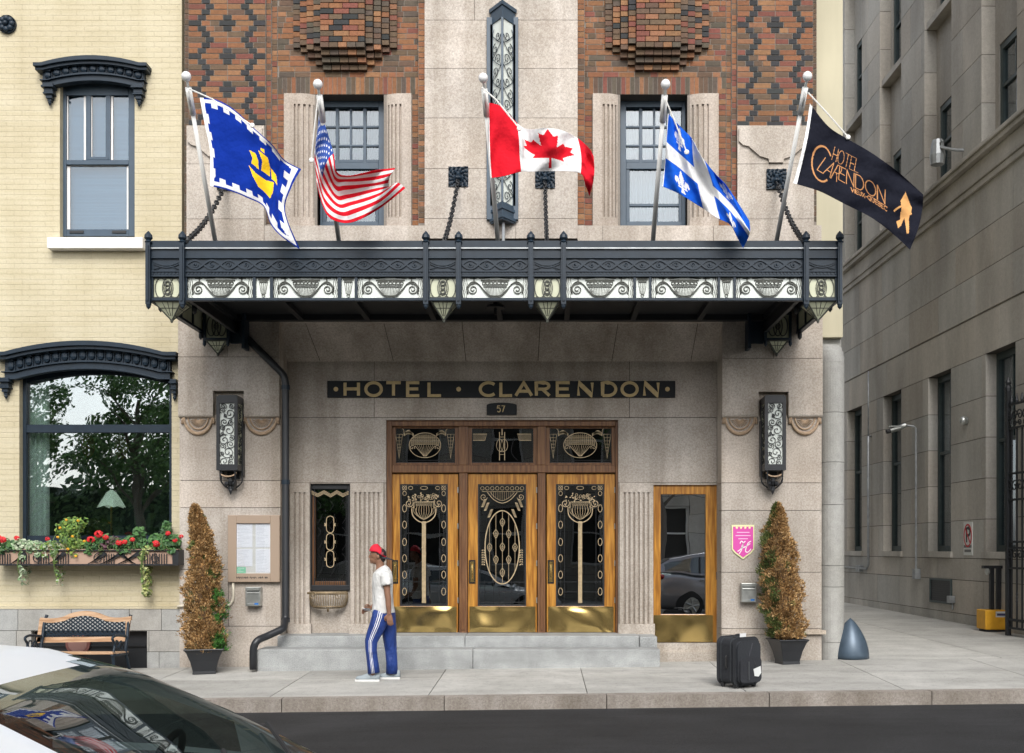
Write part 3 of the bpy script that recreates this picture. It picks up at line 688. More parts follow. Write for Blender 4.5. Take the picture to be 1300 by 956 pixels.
def door(px0, px1, gx0, gx1, kind, mirror_handle=False):
    m = MB(); y = YD-.03
    gy0, gy1 = 614.6, 769.5
    bb(m, px0, gx0, 601.5, 803, y, .06); bb(m, gx1, px1, 601.5, 803, y, .06); bb(m, gx0, gx1, 601.5, gy0, y+.002, .056); bb(m, gx0, gx1, gy1, 803, y+.002, .056)
    d = m.build('door', M['oak'], hotel, bevel=.005)
    m = MB(); bb(m, gx0, gx1, gy0, gy1, YD+.01, .006); m.build('glass', M['doorglass'], d)
    gm = MB(); t_ = 1.6
    bb(gm, gx0, gx0+t_, gy0, gy1, YD-.02, .03, mat=1); bb(gm, gx1-t_, gx1, gy0, gy1, YD-.02, .03, mat=1); bb(gm, gx0+t_, gx1-t_, gy0, gy0+t_, YD-.02, .03, mat=1); bb(gm, gx0+t_, gx1-t_, gy1-2, gy1, YD-.02, .03, mat=1)
    if kind == 'urn':
        s_ = 270/(gx1-gx0)
        f = lambda a, b: q2(gx0+(a-75)/s_, gy0+(b-107)/(671/(gy1-gy0)))
        stk = lambda pts, w_, mt=0, closed=False, t=.012: stroke(gm, f, pts, w_*(.85 if w_ < .05 else .9), t, closed=closed, mat=mt)
        for x in (84, 122, 298, 336): stk([(x,112),(x,770)], .006, 1, t=.008)
        for yy in (645, 700, 762): stk([(80,yy),(340,yy)], .006, 1, t=.007)
        for sx in (101, 321):
            for i, yy in enumerate((240,330,425,515,605,698)):
                stk(el(sx, yy, 11, 20), .009, closed=True)
                if i: stk([(sx, yy-72),(sx, yy-21)], .005, 1, t=.006)
            stk([(sx-12,115),(sx+12,140)], .006); stk([(sx+12,115),(sx-12,140)], .006); stk(el(sx,128,12,11), .007, closed=True, t=.010); stk(el(sx,158,10,12), .007, closed=True, t=.009)
        for sx in (135, 210, 287): stk(el(sx,128,12 if sx != 210 else 20,9), .007, closed=True, t=.008)
        # urn
        bowl = sp2([(142,240),(147,278),(175,308),(210,318),(245,308),(273,278),(278,240)])
        stk(bowl, .016, t=.016); stk(sp2([(163,240),(168,270),(190,293),(210,299),(230,293),(252,270),(257,240)]), .006)
        stk([(158,205),(262,205)], .012, t=.015); stk([(165,222),(255,222)], .008, t=.013); stk([(150,238),(158,205)], .008); stk([(270,238),(262,205)], .008)
        for k in range(-4, 5): stk(sp2([(210+k*13,226),(210+k*14,262),(210+k*5,305-abs(k)*3)], 4), .006, t=.010)
        for k in range(8): stk(el(168+k*12,213.5,4,4,8), .004, closed=True, t=.018)
        for sg in (-1, 1):
            stk([(210+sg*(a-210), b) for a, b in spiral(293,212,24,200,1.5,sgn=-1)], .010, t=.015)
            stk(sp2([(210+sg*55,240),(210+sg*72,232),(210+sg*88,218)]), .008, t=.014)
        rr = random.Random(int(px0))
        for k in range(34):
            a = rr.uniform(-1, 1); cx_ = 210+a*88; cy_ = 200-rr.uniform(0, 46)*(1-.5*abs(a)); leaf2(gm, f, cx_, cy_, rr.uniform(9, 17), rr.uniform(0, 6.3))
        for k in range(12):
            stk(el(210+rr.uniform(-62,62), 196-rr.uniform(2,32), 7, 7, 8), .006, closed=True, t=.016)
        # column
        stk([(210,312),(210,762)], .062, t=.014); 
        for dx in (-8, 0, 8): stk([(210+dx,325),(210+dx,748)], .008, t=.020)
        for yy in (322, 458, 590, 756): stk([(198,yy),(222,yy)], .014, t=.024)
    else:
        s_ = 268/(gx1-gx0)
        f = lambda a, b: q2(gx0+(a-72)/s_, gy0+(b-107)/(676/(gy1-gy0)))
        stk = lambda pts, w_, mt=0, closed=False, t=.012: stroke(gm, f, pts, w_*(.85 if w_ < .05 else .9), t, closed=closed, mat=mt)
        for x in (84, 328): stk([(x,112),(x,775)], .006, 1, t=.008)
        for x in (110, 158, 190, 224, 258, 300): stk([(x,640),(x,775)], .005, 1, t=.006)
        for yy in (650, 705, 762): stk([(80,yy),(335,yy)], .009, 1, t=.007)
        for k in range(9): stk(el(97+k*27.5,130,10,10,12), .006, closed=True)
        stk([(95,148),(320,148)], .005)
        stk(sp2([(125,152),(160,192),(207,212),(254,192),(290,152)]), .010, t=.016); stk(sp2([(140,152),(170,182),(207,198),(244,182),(275,152)]), .005)
        for k in range(1, 12):
            x = 135+k*12; stk([(x,150),(x,152+44*(1-((x-207)/78)**2))], .0035, t=.008)
        for sg in (-1, 1):
            stk([(207+sg*(a-207), b) for a, b in spiral(310,178,21,170,1.5,sgn=-1)], .008, t=.015)
            for (bx_, by_, L_) in ((285,225,48),(265,262,48),(300,205,30)):
                for k in range(5): leaf2(gm, f, 207+sg*(bx_-207+k*3-8), by_+k*8-16, 24, (.6 if sg > 0 else math.pi-.6))
            for k in range(7): leaf2(gm, f, 207+sg*105, 470+k*13, 13, (2.4+.3*(k % 2)) if sg > 0 else .7); leaf2(gm, f, 207+sg*105, 470+k*13, 12, .5 if sg > 0 else 2.6)
        stk(el(207,457,95,203,48), .017, closed=True, t=.018)
        for x in (137,172,208,243,278):
            hh = 198*math.sqrt(max(0, 1-((x-207)/95)**2)); stk([(x,457-hh),(x,457+hh)], .006)
        for (x, yy) in ((137,457),(172,382),(172,525),(208,318),(208,455),(208,597),(243,382),(243,525),(278,457)):
            stk(sp2([(x,yy-24),(x+12,yy-6),(x+10,yy+8),(x,yy+24),(x-10,yy+8),(x-12,yy-6),(x,yy-24)], 3), .008, t=.017); stk(el(x,yy+2,6,8,10), .005, closed=True, t=.015)
    gm.build('grille', [M['bronze'], M['irondark']], d)
    # kick plate with dented polish, handle, hinges
    m = MB(); nx, nz = 40, 16; yk = y-.008
    x0, x1, z0, z1 = PX(px0+2,yk), PX(px1-2,yk), PZ(802.5,yk), PZ(770,yk); vs = []
    sd_ = px0*.37
    for j in range(nz+1):
        for i in range(nx+1):
            u, v = i/nx, j/nz; e = min(1, 6*u, 6*(1-u), 5*v, 5*(1-v))
            vs.append((x0+(x1-x0)*u, yk-.008-.018*e*(math.sin(u*5+sd_)*math.cos(v*2.4+sd_)+.5*math.sin(u*9-sd_*2+v*3)), z0+(z1-z0)*v))
    m.add(vs, [(j*(nx+1)+i, j*(nx+1)+i+1, (j+1)*(nx+1)+i+1, (j+1)*(nx+1)+i) for j in range(nz) for i in range(nx)])
    m.build('kick_plate', M['brass'], d, smooth=True)
    hx = px0+5.3
    m = MB(); bb(m, hx-4, hx+4, 711, 741, y-.006, .008, mat=1); bb(m, hx-2.6, hx+2.6, 713, 739, y-.014, .009)
    a_ = at(hx, 717, y-.014); b_ = at(hx, 735, y-.014)
    m.tube(smooth_path([a_, a_+Vector((0,-.03,-.02)), b_+Vector((0,-.03,.02)), b_], 5), .008, 8)
    m.build('handle', [M['brass'], M['black']], d)
    for hy in (622, 668, 715, 762):
        m = MB(); m.lathe([(.009,-.04),(.009,.04)], at(px1-.2, hy, y-.005), 8); m.build('hinge', M['steel'], d)
    return d
door(496.2, 581.6, 507.6, 568.6, 'urn'); door(594.2, 681.6, 606.6, 668, 'oval'); door(694, 780.8, 705.7, 767.4, 'urn')
# transom lights
def transom(px0, px1, kind):
    m = MB(); y = .52
    bb(m, px0, px0+5, 541, 590.5, y, .05); bb(m, px1-5, px1, 541, 590.5, y, .05); bb(m, px0+5, px1-5, 541, 544, y+.002, .05); bb(m, px0+5, px1-5, 587.5, 590.5, y+.002, .05)
    t = m.build('transom_window', M['oakdark'], hotel, bevel=.004)
    m = MB(); bb(m, px0+5, px1-5, 543, 588, YD+.01, .006); m.build('glass', M['doorglass'], t)
    gm = MB(); gx0, gx1 = px0+5, px1-5; s_ = 600/(gx1-gx0)
    f = lambda a, b: q2(gx0+(a-180)/s_, 543+(b-105)/(365/45))
    stk = lambda pts, w_, mt=0, closed=False, t=.012: stroke(gm, f, pts, w_*(.85 if w_ < .05 else .9), t, closed=closed, mat=mt)
    stk([(190,112),(770,112),(770,462),(190,462)], .012, 1, closed=True)
    if kind == 'urn':
        for x in (255, 695): stk([(x,112),(x,460)], .006, 1, t=.008)
        stk([(190,440),(770,440)], .006, 1, t=.007)
        stk(el(475,285,160,128,36), .009, closed=True); stk([(330,275),(620,275)], .007)
        for k in range(-7, 8): 
            x = 475+k*20; h_ = 118*math.sqrt(max(0, 1-((x-475)/160)**2)); stk([(x,285-h_),(x,272)], .0045, t=.008)
        for yy in (190, 205, 220, 235, 250, 262):
            w_ = 150*math.sqrt(max(0, 1-((yy-285)/128)**2)); stk([(475-w_,yy),(475+w_,yy)], .0055, t=.009)
        for sg in (-1, 1):
            stk([(475+sg*(a-475), b) for a, b in spiral(605,308,28,150,1.3,sgn=1)], .008, t=.015)
            stk(sp2([(475+sg*100,290),(475+sg*60,340),(475+sg*5,400)]), .008, t=.014)
            for k in range(4): stk([(475+sg*(14+k*22),285),(475+sg*(3+k*4),398)], .005, t=.009)
            stk([(475+sg*227,172),(475+sg*297,172),(475+sg*262,420),(475+sg*227,172)], .006); 
            for k in range(1, 6): w_ = 33*(1-k/7); stk([(475+sg*262-w_,172+k*34),(475+sg*262+w_,172+k*34)], .004, t=.009)
            stk([(475+sg*262,172),(475+sg*262,420)], .004, t=.008)
            for k in range(9):
                leaf2(gm, f, 475+sg*(115+k*12), 190-18*math.sin(k*.4), 44, (-1.0-.1*k) if sg > 0 else (-2.1+.1*k))
            stk(sp2([(475+sg*240,110),(475+sg*215,130),(475+sg*213,185)]), .006)
    else:
        for sg in (-1, 1):
            stk([(475+sg*25,150),(475+sg*25,440)], .012); stk(el(475+sg*20,285,34,62,20), .007, closed=True)
            stk([(475+sg*285,170),(475+sg*150,170),(475+sg*170,235),(475+sg*285,235)], .008)
            for k in range(6): stk([(475+sg*285,180+k*10),(475+sg*160,180+k*10)], .004, t=.008)
            stk(sp2([(475+sg*150,440),(475+sg*90,350),(475+sg*120,200)]), .005, 1)
        stk([(475,105),(475,180)], .018); stk([(450,200),(500,200)], .008); stk([(450,350),(500,350)], .008); stk([(450,380),(500,380)], .006)
    gm.build('grille', [M['bronze'], M['irondark']], t)
transom(497.5, 582.5, 'urn'); transom(594, 682, 'x'); transom(693, 781.5, 'urn')
# plain side door
m = MB(); y = YB+.04
bb(m, 829.5, 838.8, 615.5, 816, y, .1); bb(m, 896, 911, 615.5, 816, y, .1); bb(m, 838.8, 896, 615.5, 627.5, y+.002, .1); bb(m, 838.8, 896, 780, 816, y+.002, .1)
sdoor = m.build('side_door', M['oak'], hotel, bevel=.006)
m = MB(); bb(m, 838, 897, 627, 781, y+.05, .006); m.build('glass', glass('side door glass', .62, (.5,.55,.55)), sdoor)
m = MB(); nx, nz = 30, 14; x0, x1, z0, z1 = PX(830,y-.01), PX(905,y-.01), PZ(815,y-.01), PZ(781,y-.01)
vs = [(x0+(x1-x0)*i/nx, y-.014-.012*math.sin(i*.21+.6)*math.cos(j*.22+1), z0+(z1-z0)*j/nz) for j in range(nz+1) for i in range(nx+1)]
m.add(vs, [(j*(nx+1)+i, j*(nx+1)+i+1, (j+1)*(nx+1)+i+1, (j+1)*(nx+1)+i) for j in range(nz) for i in range(nx)]); m.build('kick_plate', M['brass'], sdoor, smooth=True)
m = MB(); bb(m, 909.5, 912.5, 726, 736, y-.02, .02); m.build('handle', M['framegrey'], sdoor)
# narrow side window with iron basket
m = MB(); y = YB+.05
bb(m, 393, 396, 613, 749, y, .12); bb(m, 441, 444.5, 613, 749, y, .12); bb(m, 396, 441, 613, 621, y, .12); bb(m, 393, 444.5, 743, 749.5, y-.04, .16)
bb(m, 396, 400, 628, 743, y+.03, .06, mat=1); bb(m, 400, 441, 738, 743, y+.03, .05, mat=1)
sw = m.build('side_window', [M['irondark'], M['oakdark']], hotel, bevel=.004)
m = MB(); bb(m, 396, 441, 621, 743, y+.08, .006); m.build('glass', M['doorglass'], sw)
gm = MB(); f = lambda a, b: (PX(380+a/4.78, y), PZ(600+b/4.78, y))
def sk(pts, w_, mt=0, closed=False, t=.012): gm.strip([f(a, b) for a, b in pts], w_, t, closed=closed, y=y, mat=mt)
for dy in (-8, 0, 8): sk([(75,120+dy),(112,138+dy),(150,118+dy),(190,140+dy),(228,118+dy),(265,138+dy),(300,122+dy)], .009)
for cy in (315, 420, 525):
    sk(sp2([(188,cy-52),(208,cy-40),(210,cy),(208,cy+38),(188,cy+50),(168,cy+38),(165,cy),(168,cy-40),(188,cy-52)], 4), .010)
    for sg in (-1, 1): sk([(187+sg*24,cy-8),(187+sg*34,cy+10)], .010); sk([(187+sg*34,cy-8),(187+sg*24,cy+10)], .010, t=.014)
for x in (92, 285): sk([(x,100),(x,680)], .008, 1)
for k in range(16): sk([(95+k*13,640),(95+k*13,682)], .006, 1)
for k in range(6):
    for q in range(3): sk(sp2([(110+q*75+((k % 2)*30),170+k*80),(130+q*75,200+k*80),(110+q*75,230+k*80)]), .004, 1, t=.006)
gm.build('grille', [M['bronze'], M['irondark']], sw)
gm = MB(); cx_ = PX(418,y); z1 = PZ(751,y-.05); z0 = PZ(772,y-.05)
for k in range(25):
    a = R(180*k/24); w_ = .265; ex, ey = math.cos(a)*w_, -math.sin(a)*.2
    gm.tube(smooth_path([(cx_-ex, YB+ey, z1), (cx_-ex*1.02, YB+ey*1.02, z1-.1), (cx_-ex*.85, YB+ey*.8, z0+.02), (cx_-ex*.4, YB+ey*.4, z0)], 3), .006, 5)
for zz, r_ in ((z1, 1), (z1-.03, 1), (z0+.03, .88)): gm.tube([(cx_-math.cos(R(a))*.265*r_, YB-math.sin(R(a))*.2*r_, zz) for a in range(0, 181, 10)], .009, 6)
for sg in (-1, 1): gm.strip(spiral(cx_+sg*.18, z1-.05, .055, 90, 1.5, sgn=sg), .010, .012, y=YB-.205)
gm.strip([(cx_-.26, z1-.015), (cx_+.26, z1-.015)], .03, .01, y=YB-.2)
gm.ell((cx_, YB-.04, z0-.02), .018, .018, .035)
gm.build('basket', M['bronzedull'] if 'bronzedull' in M else M.setdefault('bronzedull', mat('dull bronze', (.33,.25,.15), .5, metal=.4, noise=[(30,.3,.7,.4,3)])), sw, smooth=True)
# lobby and rooms behind the glass
m = MB(); m.box(LX+.3, RX_-.3, 3.2, 3.3, 0, 4.6); m.box(LX+.3, RX_-.3, .8, 3.3, 4.5, 4.6); m.box(LX+.3, RX_-.3, .8, 3.3, .35, .4)
m.box(PX(360), PX(920), .95, 1.0, 3.9, 4.5)
m.build('interior_wall', M['darkroom'], hotel)
m = MB()
for x_, z_ in ((-.7,.9),(.6,.8)): m.box(x_-.3, x_+.3, 2.2, 2.8, .4, z_); m.box(x_-.3, x_+.3, 2.7, 2.85, z_, z_+.5)
m.build('lobby_seat', M['darkroom'], hotel)

# =====================================================================
# CREAM BUILDING on the left
# =====================================================================
creamb = thing('cream_building', 'cream painted brick house with black hooded windows left of the hotel', 'building', (-8, .1, gz(-8,0)))
YC = .1
m = MB(); CH = [hole(76, 171, 100, 301, YC), hole(24.5, 218, 462, 690, YC)]
for q in cuts((-14.5, LX-.003, PZ(770,YC), 10.2), CH): m.box(q[0], q[1], YC, YC+.3, q[2], q[3])
m.box(-14.5, LX, 7, 7.2, 0, 10.2); m.box(-14.5, -14.3, YC, 7, 0, 10.2); m.box(-14.5, LX, YC, 7.2, 10.2, 10.4)
m.box(-14.5, LX-.003, YC-.05, YC, PZ(770,YC)-.03, PZ(770,YC)+.01, c=(1,1,1))
m.build('wall', M['cream'], creamb)
m = MB(); rs = random.Random(9); bz = gz(-8,0)-.15
BH = hole(40, 187, 801, 860, YC-.03)
zs = [bz, PZ(828), PZ(801), PZ(771.5)]
def vjs(i):
    if i == 2: return [PX(p) for p in (20, 88, 165)]
    if i == 1: return [PX(p) for p in (-60, 18, 200)]
    return [PX(p) for p in (-30, 30)]
ashlar(m, -14.5, LX-.003, zs, lambda i: [PX(p) for p in ([-400,-330,-260,-190,-120,-40,20,88,162,203] if i == 2 else [-380,-310,-240,-170,-100,-60,18,187] if i == 1 else [-350,-290,-220,-150,-80,-20,30,200])], YC-.04, .3, holes=[BH], rnd=rs, gap=.007, jit=.07)
m.build('stone_base', M['greystone'], creamb, bevel=.003)
m = MB(); m.box(BH[0], BH[1], YC+.08, YC+.1, bz, BH[3]); m.box(BH[0], BH[1], YC+.05, YC+.09, PZ(822), PZ(820)); 
bwn = m.build('basement_window', M['irondark'], creamb)
m = MB(); m.prism(arc(PX(93), PZ(819), .17, .15, 0, 345, 23), YC+.04, YC+.078, c=(.16,.06,.05)); m.prism(arc(PX(93), PZ(819), .13, .11, 0, 345, 23), YC+.036, YC+.041, c=(.24,.13,.11)); m.build('round_panel', M['paint'], bwn)
# hooded windows
def hood(x0, x1, ze, rise, tc, te, tb, zi_rise, parent, crown_pr=.2):
    # x0..x1 px, ze py of the crown's top at the ends, rise px; tc crown, te egg row, tb band thickness in px
    m = MB(); n = 40
    def top(u): 
        v = max(0, 1-abs(u)/.86); return rise*(1-(1-v)**2) if v > 0 else 0
    X_ = lambda u: (x0+x1)/2+(x1-x0)/2*u
    def band(a, b, y, shrink):
        poly = [(PX(X_(u*shrink),YC), PZ(ze-top(u)+a,YC)) for u in [-1+2*i/n for i in range(n+1)]] + [(PX(X_(u*shrink),YC), PZ(ze-top(u)*zi_rise+b,YC)) for u in [1-2*i/n for i in range(n+1)]]
        vs = [(p[0], YC-y, p[1]) for p in poly] + [(p[0], YC, p[1]) for p in poly]; k = n+1; L = len(poly)
        fs = [(i, i+1, L-2-i, L-1-i) for i in range(n)] + [(i, i+L, (i+1) % L+L, (i+1) % L) for i in range(L)]
        m.add(vs, fs)
    band(0, tc*.55, crown_pr, 1); band(tc*.55, tc, crown_pr-.04, .985); band(tc, tc+te, .075, .90); band(tc+te, tc+te+1.4, .12, .93); band(tc+te+1.4, tc+te+tb, .085, .90); band(tc+te+tb-1.5, tc+te+tb, .105, .905)
    ne = int((x1-x0)*.88/11.3)
    for i in range(ne):
        u = (-1+2*(i+.5)/ne)*.88; cx = PX(X_(u),YC); cz = PZ(ze-top(u)+tc+te*.5,YC)
        w_ = .88*(x1-x0)/ne/92.47*.42
        m.ell((cx, YC-.085, cz), w_, .035, te/92.47*.48, 10); m.box(cx-w_*1.0, cx+w_*1.0, YC-.13, YC-.07, cz+te/92.47*.36, cz+te/92.47*.5)
        m.box(cx+w_*1.08, cx+w_*1.28, YC-.1, YC-.07, cz-te/92.47*.5, cz+te/92.47*.4)
    return m, X_, top
def console(m, px, py0, w_=9):
    cx = PX(px,YC); z = PZ(py0,YC); s_ = 1/92.47
    for (dz, ww, hh, pr) in ((0,1.0,3,.13),(3.2,1.2,2.5,.15),(6,.85,5,.11),(11.2,1.0,2,.12),(13.4,.6,4.5,.09),(18,.38,3,.07)):
        m.box(cx-ww*w_*s_/2, cx+ww*w_*s_/2, YC-pr, YC, z-(dz+hh)*s_, z-dz*s_)
    m.lathe([(.005,-.05),(.028,-.01),(.012,.02),(.03,.04),(.01,.05)], (cx, YC-.05, z-22*s_), 8)
# upper
m, X_, _t = hood(50, 192.5, 87, 9, 8, 10, 9, .86, creamb)
console(m, 65.5, 110, 13); console(m, 178.5, 111, 13)
# frame
yf = YC+.1
def fb_(m, a, b, c, d, y=yf, t=.06, **k): m.box(PX(a,y), PX(b,y), y, y+t, PZ(d,y), PZ(c,y), **k)
up = MB()
fb_(up, 75, 84, 100, 300); fb_(up, 163, 172, 100, 300); fb_(up, 84, 163, 100, 121, yf+.002); fb_(up, 84, 163, 203, 209, yf-.01); fb_(up, 109, 115, 121, 203, yf+.004, .06); fb_(up, 134, 140, 121, 203, yf+.004, .06); fb_(up, 84, 163, 291, 300, yf+.002)
fb_(up, 112, 137, 199, 203, yf-.005); fb_(up, 88, 106, 292.5, 296, yf-.012, .015, mat=1); fb_(up, 142, 160, 292.5, 296, yf-.012, .015, mat=1)
upw = up.build('window', [M['framegrey'], M['irondark']], creamb, bevel=.005)
m.build('window_hood', M['iron'], upw, bevel=.004)
w_ = MB()
for a, b, c, d in ((84,86.5,121,203),(106.5,109,121,203),(115,117,121,203),(140,143.5,121,203),(84,89,209,291),(161,163,209,291),(84,163,209,211)): fb_(w_, a, b, c, d, yf+.03, .02)
w_.build('inner_sash', M['whitepaint'], upw)
w_ = MB(); fb_(w_, 83, 164, 119, 293, yf+.04, .006); w_.build('pane', M['glass'], upw)
w_ = MB(); y = YC+.24
for k in range(56): 
    z = PZ(298,y)+k*(PZ(118,y)-PZ(298,y))/56; x0, x1 = PX(80,y), PX(168,y)
    w_.add([(x0,y+.012,z),(x1,y+.012,z),(x1,y-.012,z+.033),(x0,y-.012,z+.033)], [(0,1,2,3)])
w_.build('blind', M['blind'], upw)
w_ = MB(); w_.box(PX(59.5,-.05), PX(181,-.05), -.05, YC+.1, PZ(315,-.05), PZ(301,-.05)); w_.build('window_sill', M['whitepaint'], upw, bevel=.006)
# lower
m, X_, _t = hood(-2, 230, 450, 14, 9, 14, 10, .92, creamb, .22)
m.v = [(min(v[0], LX-.004), v[1], v[2]) for v in m.v]
console(m, 10, 481, 13); console(m, 223.3, 483, 8)
lo = MB(); yf = YC+.12
fb_(lo, 24, 33, 462, 690); fb_(lo, 215, 219, 462, 690); fb_(lo, 33, 215, 539, 549, yf-.01); fb_(lo, 33, 215, 462, 471, yf); fb_(lo, 33, 215, 680, 690, yf)
n = 24; poly = [(PX(33+182*i/n,yf), PZ(486-11*(1-(2*i/n-1)**2),yf)) for i in range(n+1)]
for i in range(n):
    a, b = poly[i], poly[i+1]; zt = PZ(464,yf); v = [(a[0],yf+.002,a[1]),(b[0],yf+.002,b[1]),(b[0],yf+.002,zt),(a[0],yf+.002,zt)]
    lo.add(v+[(p[0],yf+.06,p[2]) for p in v], [(0,1,2,3),(0,4,5,1),(4,7,6,5)])
low = lo.build('window', M['iron'], creamb)
m.build('window_hood', M['iron'], low, bevel=.004)
w_ = MB(); fb_(w_, 32, 216, 470, 681, yf+.04, .006); w_.build('pane', M['bigglass'], low)
w_ = MB(); y = YC+.27
for a0, a1, b0 in ((34, 62, 470), ): 
    n = 20
    for i in range(n):
        xa = PX(a0+(a1-a0)*i/n,y); xb = PX(a0+(a1-a0)*(i+1)/n,y); w_.quad((xa,y+.03*math.sin(i*1.3),PZ(690,y)),(xb,y+.03*math.sin((i+1)*1.3),PZ(690,y)),(xb,y+.03*math.sin((i+1)*1.3),PZ(b0,y)),(xa,y+.03*math.sin(i*1.3),PZ(b0,y)))
w_.build('curtain', M['sheer'], low, smooth=True)
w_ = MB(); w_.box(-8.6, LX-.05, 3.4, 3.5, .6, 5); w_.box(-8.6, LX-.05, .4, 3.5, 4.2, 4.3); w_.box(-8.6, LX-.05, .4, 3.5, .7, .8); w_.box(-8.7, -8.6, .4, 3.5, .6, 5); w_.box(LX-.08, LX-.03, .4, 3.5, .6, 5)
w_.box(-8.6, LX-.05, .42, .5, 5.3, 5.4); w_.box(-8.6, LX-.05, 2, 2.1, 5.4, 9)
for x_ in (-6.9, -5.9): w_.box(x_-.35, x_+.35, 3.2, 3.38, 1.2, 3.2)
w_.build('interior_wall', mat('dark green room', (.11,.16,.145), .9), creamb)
w_ = MB()
for a, z_ in ((112, 566), (154, 568)): c_ = at(a, z_, 3.1); w_.ell((c_[0], c_[1], c_[2]), .12, .05, .2)
w_.build('wall_ornament', mat('red ornament', (.35,.04,.03), .6), creamb)
# rosette anchor plate
m = MB(); c_ = at(10, 32, YC)
m.lathe([(0.001,0),(.13,0)], (0,0,0), 4) if False else None
m.prism([(c_.x+.125*math.cos(R(a)), c_.z+.125*math.sin(R(a))) for a in range(0, 360, 15)], YC-.04, YC)
for k in range(8):
    a = R(45*k); m.ell((c_.x+.075*math.cos(a), YC-.05, c_.z+.075*math.sin(a)), .042, .035, .042, 10)
m.ell((c_.x, YC-.07, c_.z), .035, .04, .035, 10)
m.build('anchor_rosette', M['iron'], creamb, smooth=True)

# =====================================================================
# REAR BUILDING: cream strip and round stone pilaster right of the hotel
# =====================================================================
rear = thing('rear_building', 'narrow strip of smooth cream wall over a rounded stone corner at the alley mouth', 'building', (4.0, .3, gz(4,0)))
m = MB(); y = .3; m.box(RX_+.003-.06, PX(1070,y), y, 12, PZ(428,y), 11.5); m.build('wall', mat('smooth cream render', (.50,.46,.33), .8, noise=[(1.3,.3,.7,.12,5),((3,3,.4),.35,.6,.12,5)]), rear)
m = MB(); x0, x1 = RX_+.02, PX(1070.5,.3); xc = (x0+x1)/2; rr_ = (x1-x0)/2
zz = [gz(4,0)-.1] + [PZ(p,.15) for p in (815, 745, 718, 641, 587, 524, 460)]
def rp(z0, z1, k):
    poly = [(x0, .9)] + [(xc-rr_*math.cos(R(a)), .28-rr_*1.25*math.sin(R(a))) for a in range(0, 181, 12)] + [(x1, .9)]
    m.vprism(poly, z0+.003, z1-.003, c=(k, k, k*.99))
for i in range(len(zz)-1): rp(zz[i], zz[i+1], 1+rnd.uniform(-.08,.05))
n = 6                                   # rolled top
for i in range(n):
    a0, a1 = R(90*i/n), R(90*(i+1)/n); z0, z1 = zz[-1]+.33*math.sin(a0), zz[-1]+.33*math.sin(a1); f0 = math.cos((a0+a1)/2)
    poly = [(x0, .9)] + [(xc-rr_*math.cos(R(a)), .28+.5*(1-f0)-rr_*1.25*f0*math.sin(R(a))) for a in range(0, 181, 12)] + [(x1, .9)]
    m.vprism(poly, z0, z1+.0005)
m.box(x0-.01, x1-.002, .4, 12, gz(4,0)-.2, PZ(428,.3)-.004, c=(.9,.9,.88))
m.build('stone_pilaster', M['greystone'], rear)

# =====================================================================
# GREY STONE BUILDING along the right side of the alley
# =====================================================================
officeb = thing('stone_office_building', 'tall grey limestone building with dark green sash windows along the alley', 'building', (8.2, 3.5, gz(8,3)))
WA = Vector((8.13, 3.5, 0)); u_ = Vector((-.0238, 1, 0)).normalized(); into = Vector((u_.y, -u_.x, 0))
WM = Matrix(((-u_.x, into.x, 0, WA.x), (-u_.y, into.y, 0, WA.y), (0, 0, 1, 0), (0, 0, 0, 1)))
m = MB(); m.M = WM; rs = random.Random(21)
L0, L1 = -14.0, 5.4
lw = [18.5-d for d in (27.8, 25.0, 22.2, 19.4, 16.6)]; uw = [18.5-d for d in (28.1, 25.3, 22.45, 19.6, 16.8, 13.9)]
LH_ = [(c-.6, c+.6, 1.55, 5.17) for c in lw]
UH = [(c-.72, c+.72, 8.98, 20) for c in uw]
zs = [-.3, .35, 1.0, 1.42, 2.15, 2.9, 3.65, 4.4, 5.17, 5.93]
def vj(i, per=1.45):
    o = L0 + (per/2 if i % 2 else 0); r_ = random.Random(i)
    return [o+per*k+r_.uniform(-.12,.12) for k in range(1, 15)]
ashlar(m, L0, L1, zs, vj, 0, .45, holes=LH_, rnd=rs, gap=.012, jit=.09)
ashlar(m, L0, L1, [5.99, 6.75, 7.5, 8.3], lambda i: vj(i, 1.7), .03, .42, rnd=rs, gap=.012, jit=.09)
m.box(L0, L1, .06, .4, 5.93, 5.99, c=(.7,.7,.7))
ashlar(m, L0, L1, [9.0, 9.9, 10.8, 11.7, 12.6, 13.5, 14.4, 15.3, 16.2, 17.1, 18], lambda i: vj(i, 1.42), .06, .4, holes=UH, rnd=rs, gap=.012, jit=.09)
for c in lw:        # sills
    m.box(c-.68, c+.68, -.05, .25, 1.43, 1.549)
for c in uw:        # recessed bays with spandrels
    for q in cuts((c-.72, c+.72, 8.98, 18), [(c-.55, c+.55, 9.1, 10.9), (c-.55, c+.55, 12.75, 14.8), (c-.55, c+.55, 16.6, 17.9)]): m.box(q[0]+.002, q[1]-.002, .32, .5, q[2], q[3], c=(.88,.88,.88))
    for z_ in (12.6, 16.45): m.box(c-.715, c+.715, .1, .33, z_, z_+.14)
m.build('wall', M['limestone'], officeb)
m = MB(); m.M = WM
m.box(L0, L1, -.02, .4, 8.3, 8.42); m.box(L0, L1, -.05, .4, 8.42, 8.5, c=(.9,.9,.9)); m.box(L0, L1, -.02, .4, 8.5, 8.8); m.box(L0, L1, -.12, .4, 8.8, 8.9); m.box(L0, L1, -.16, .4, 8.9, 8.985)
c_ = m.build('cornice', M['limestone'], officeb, bevel=.015)
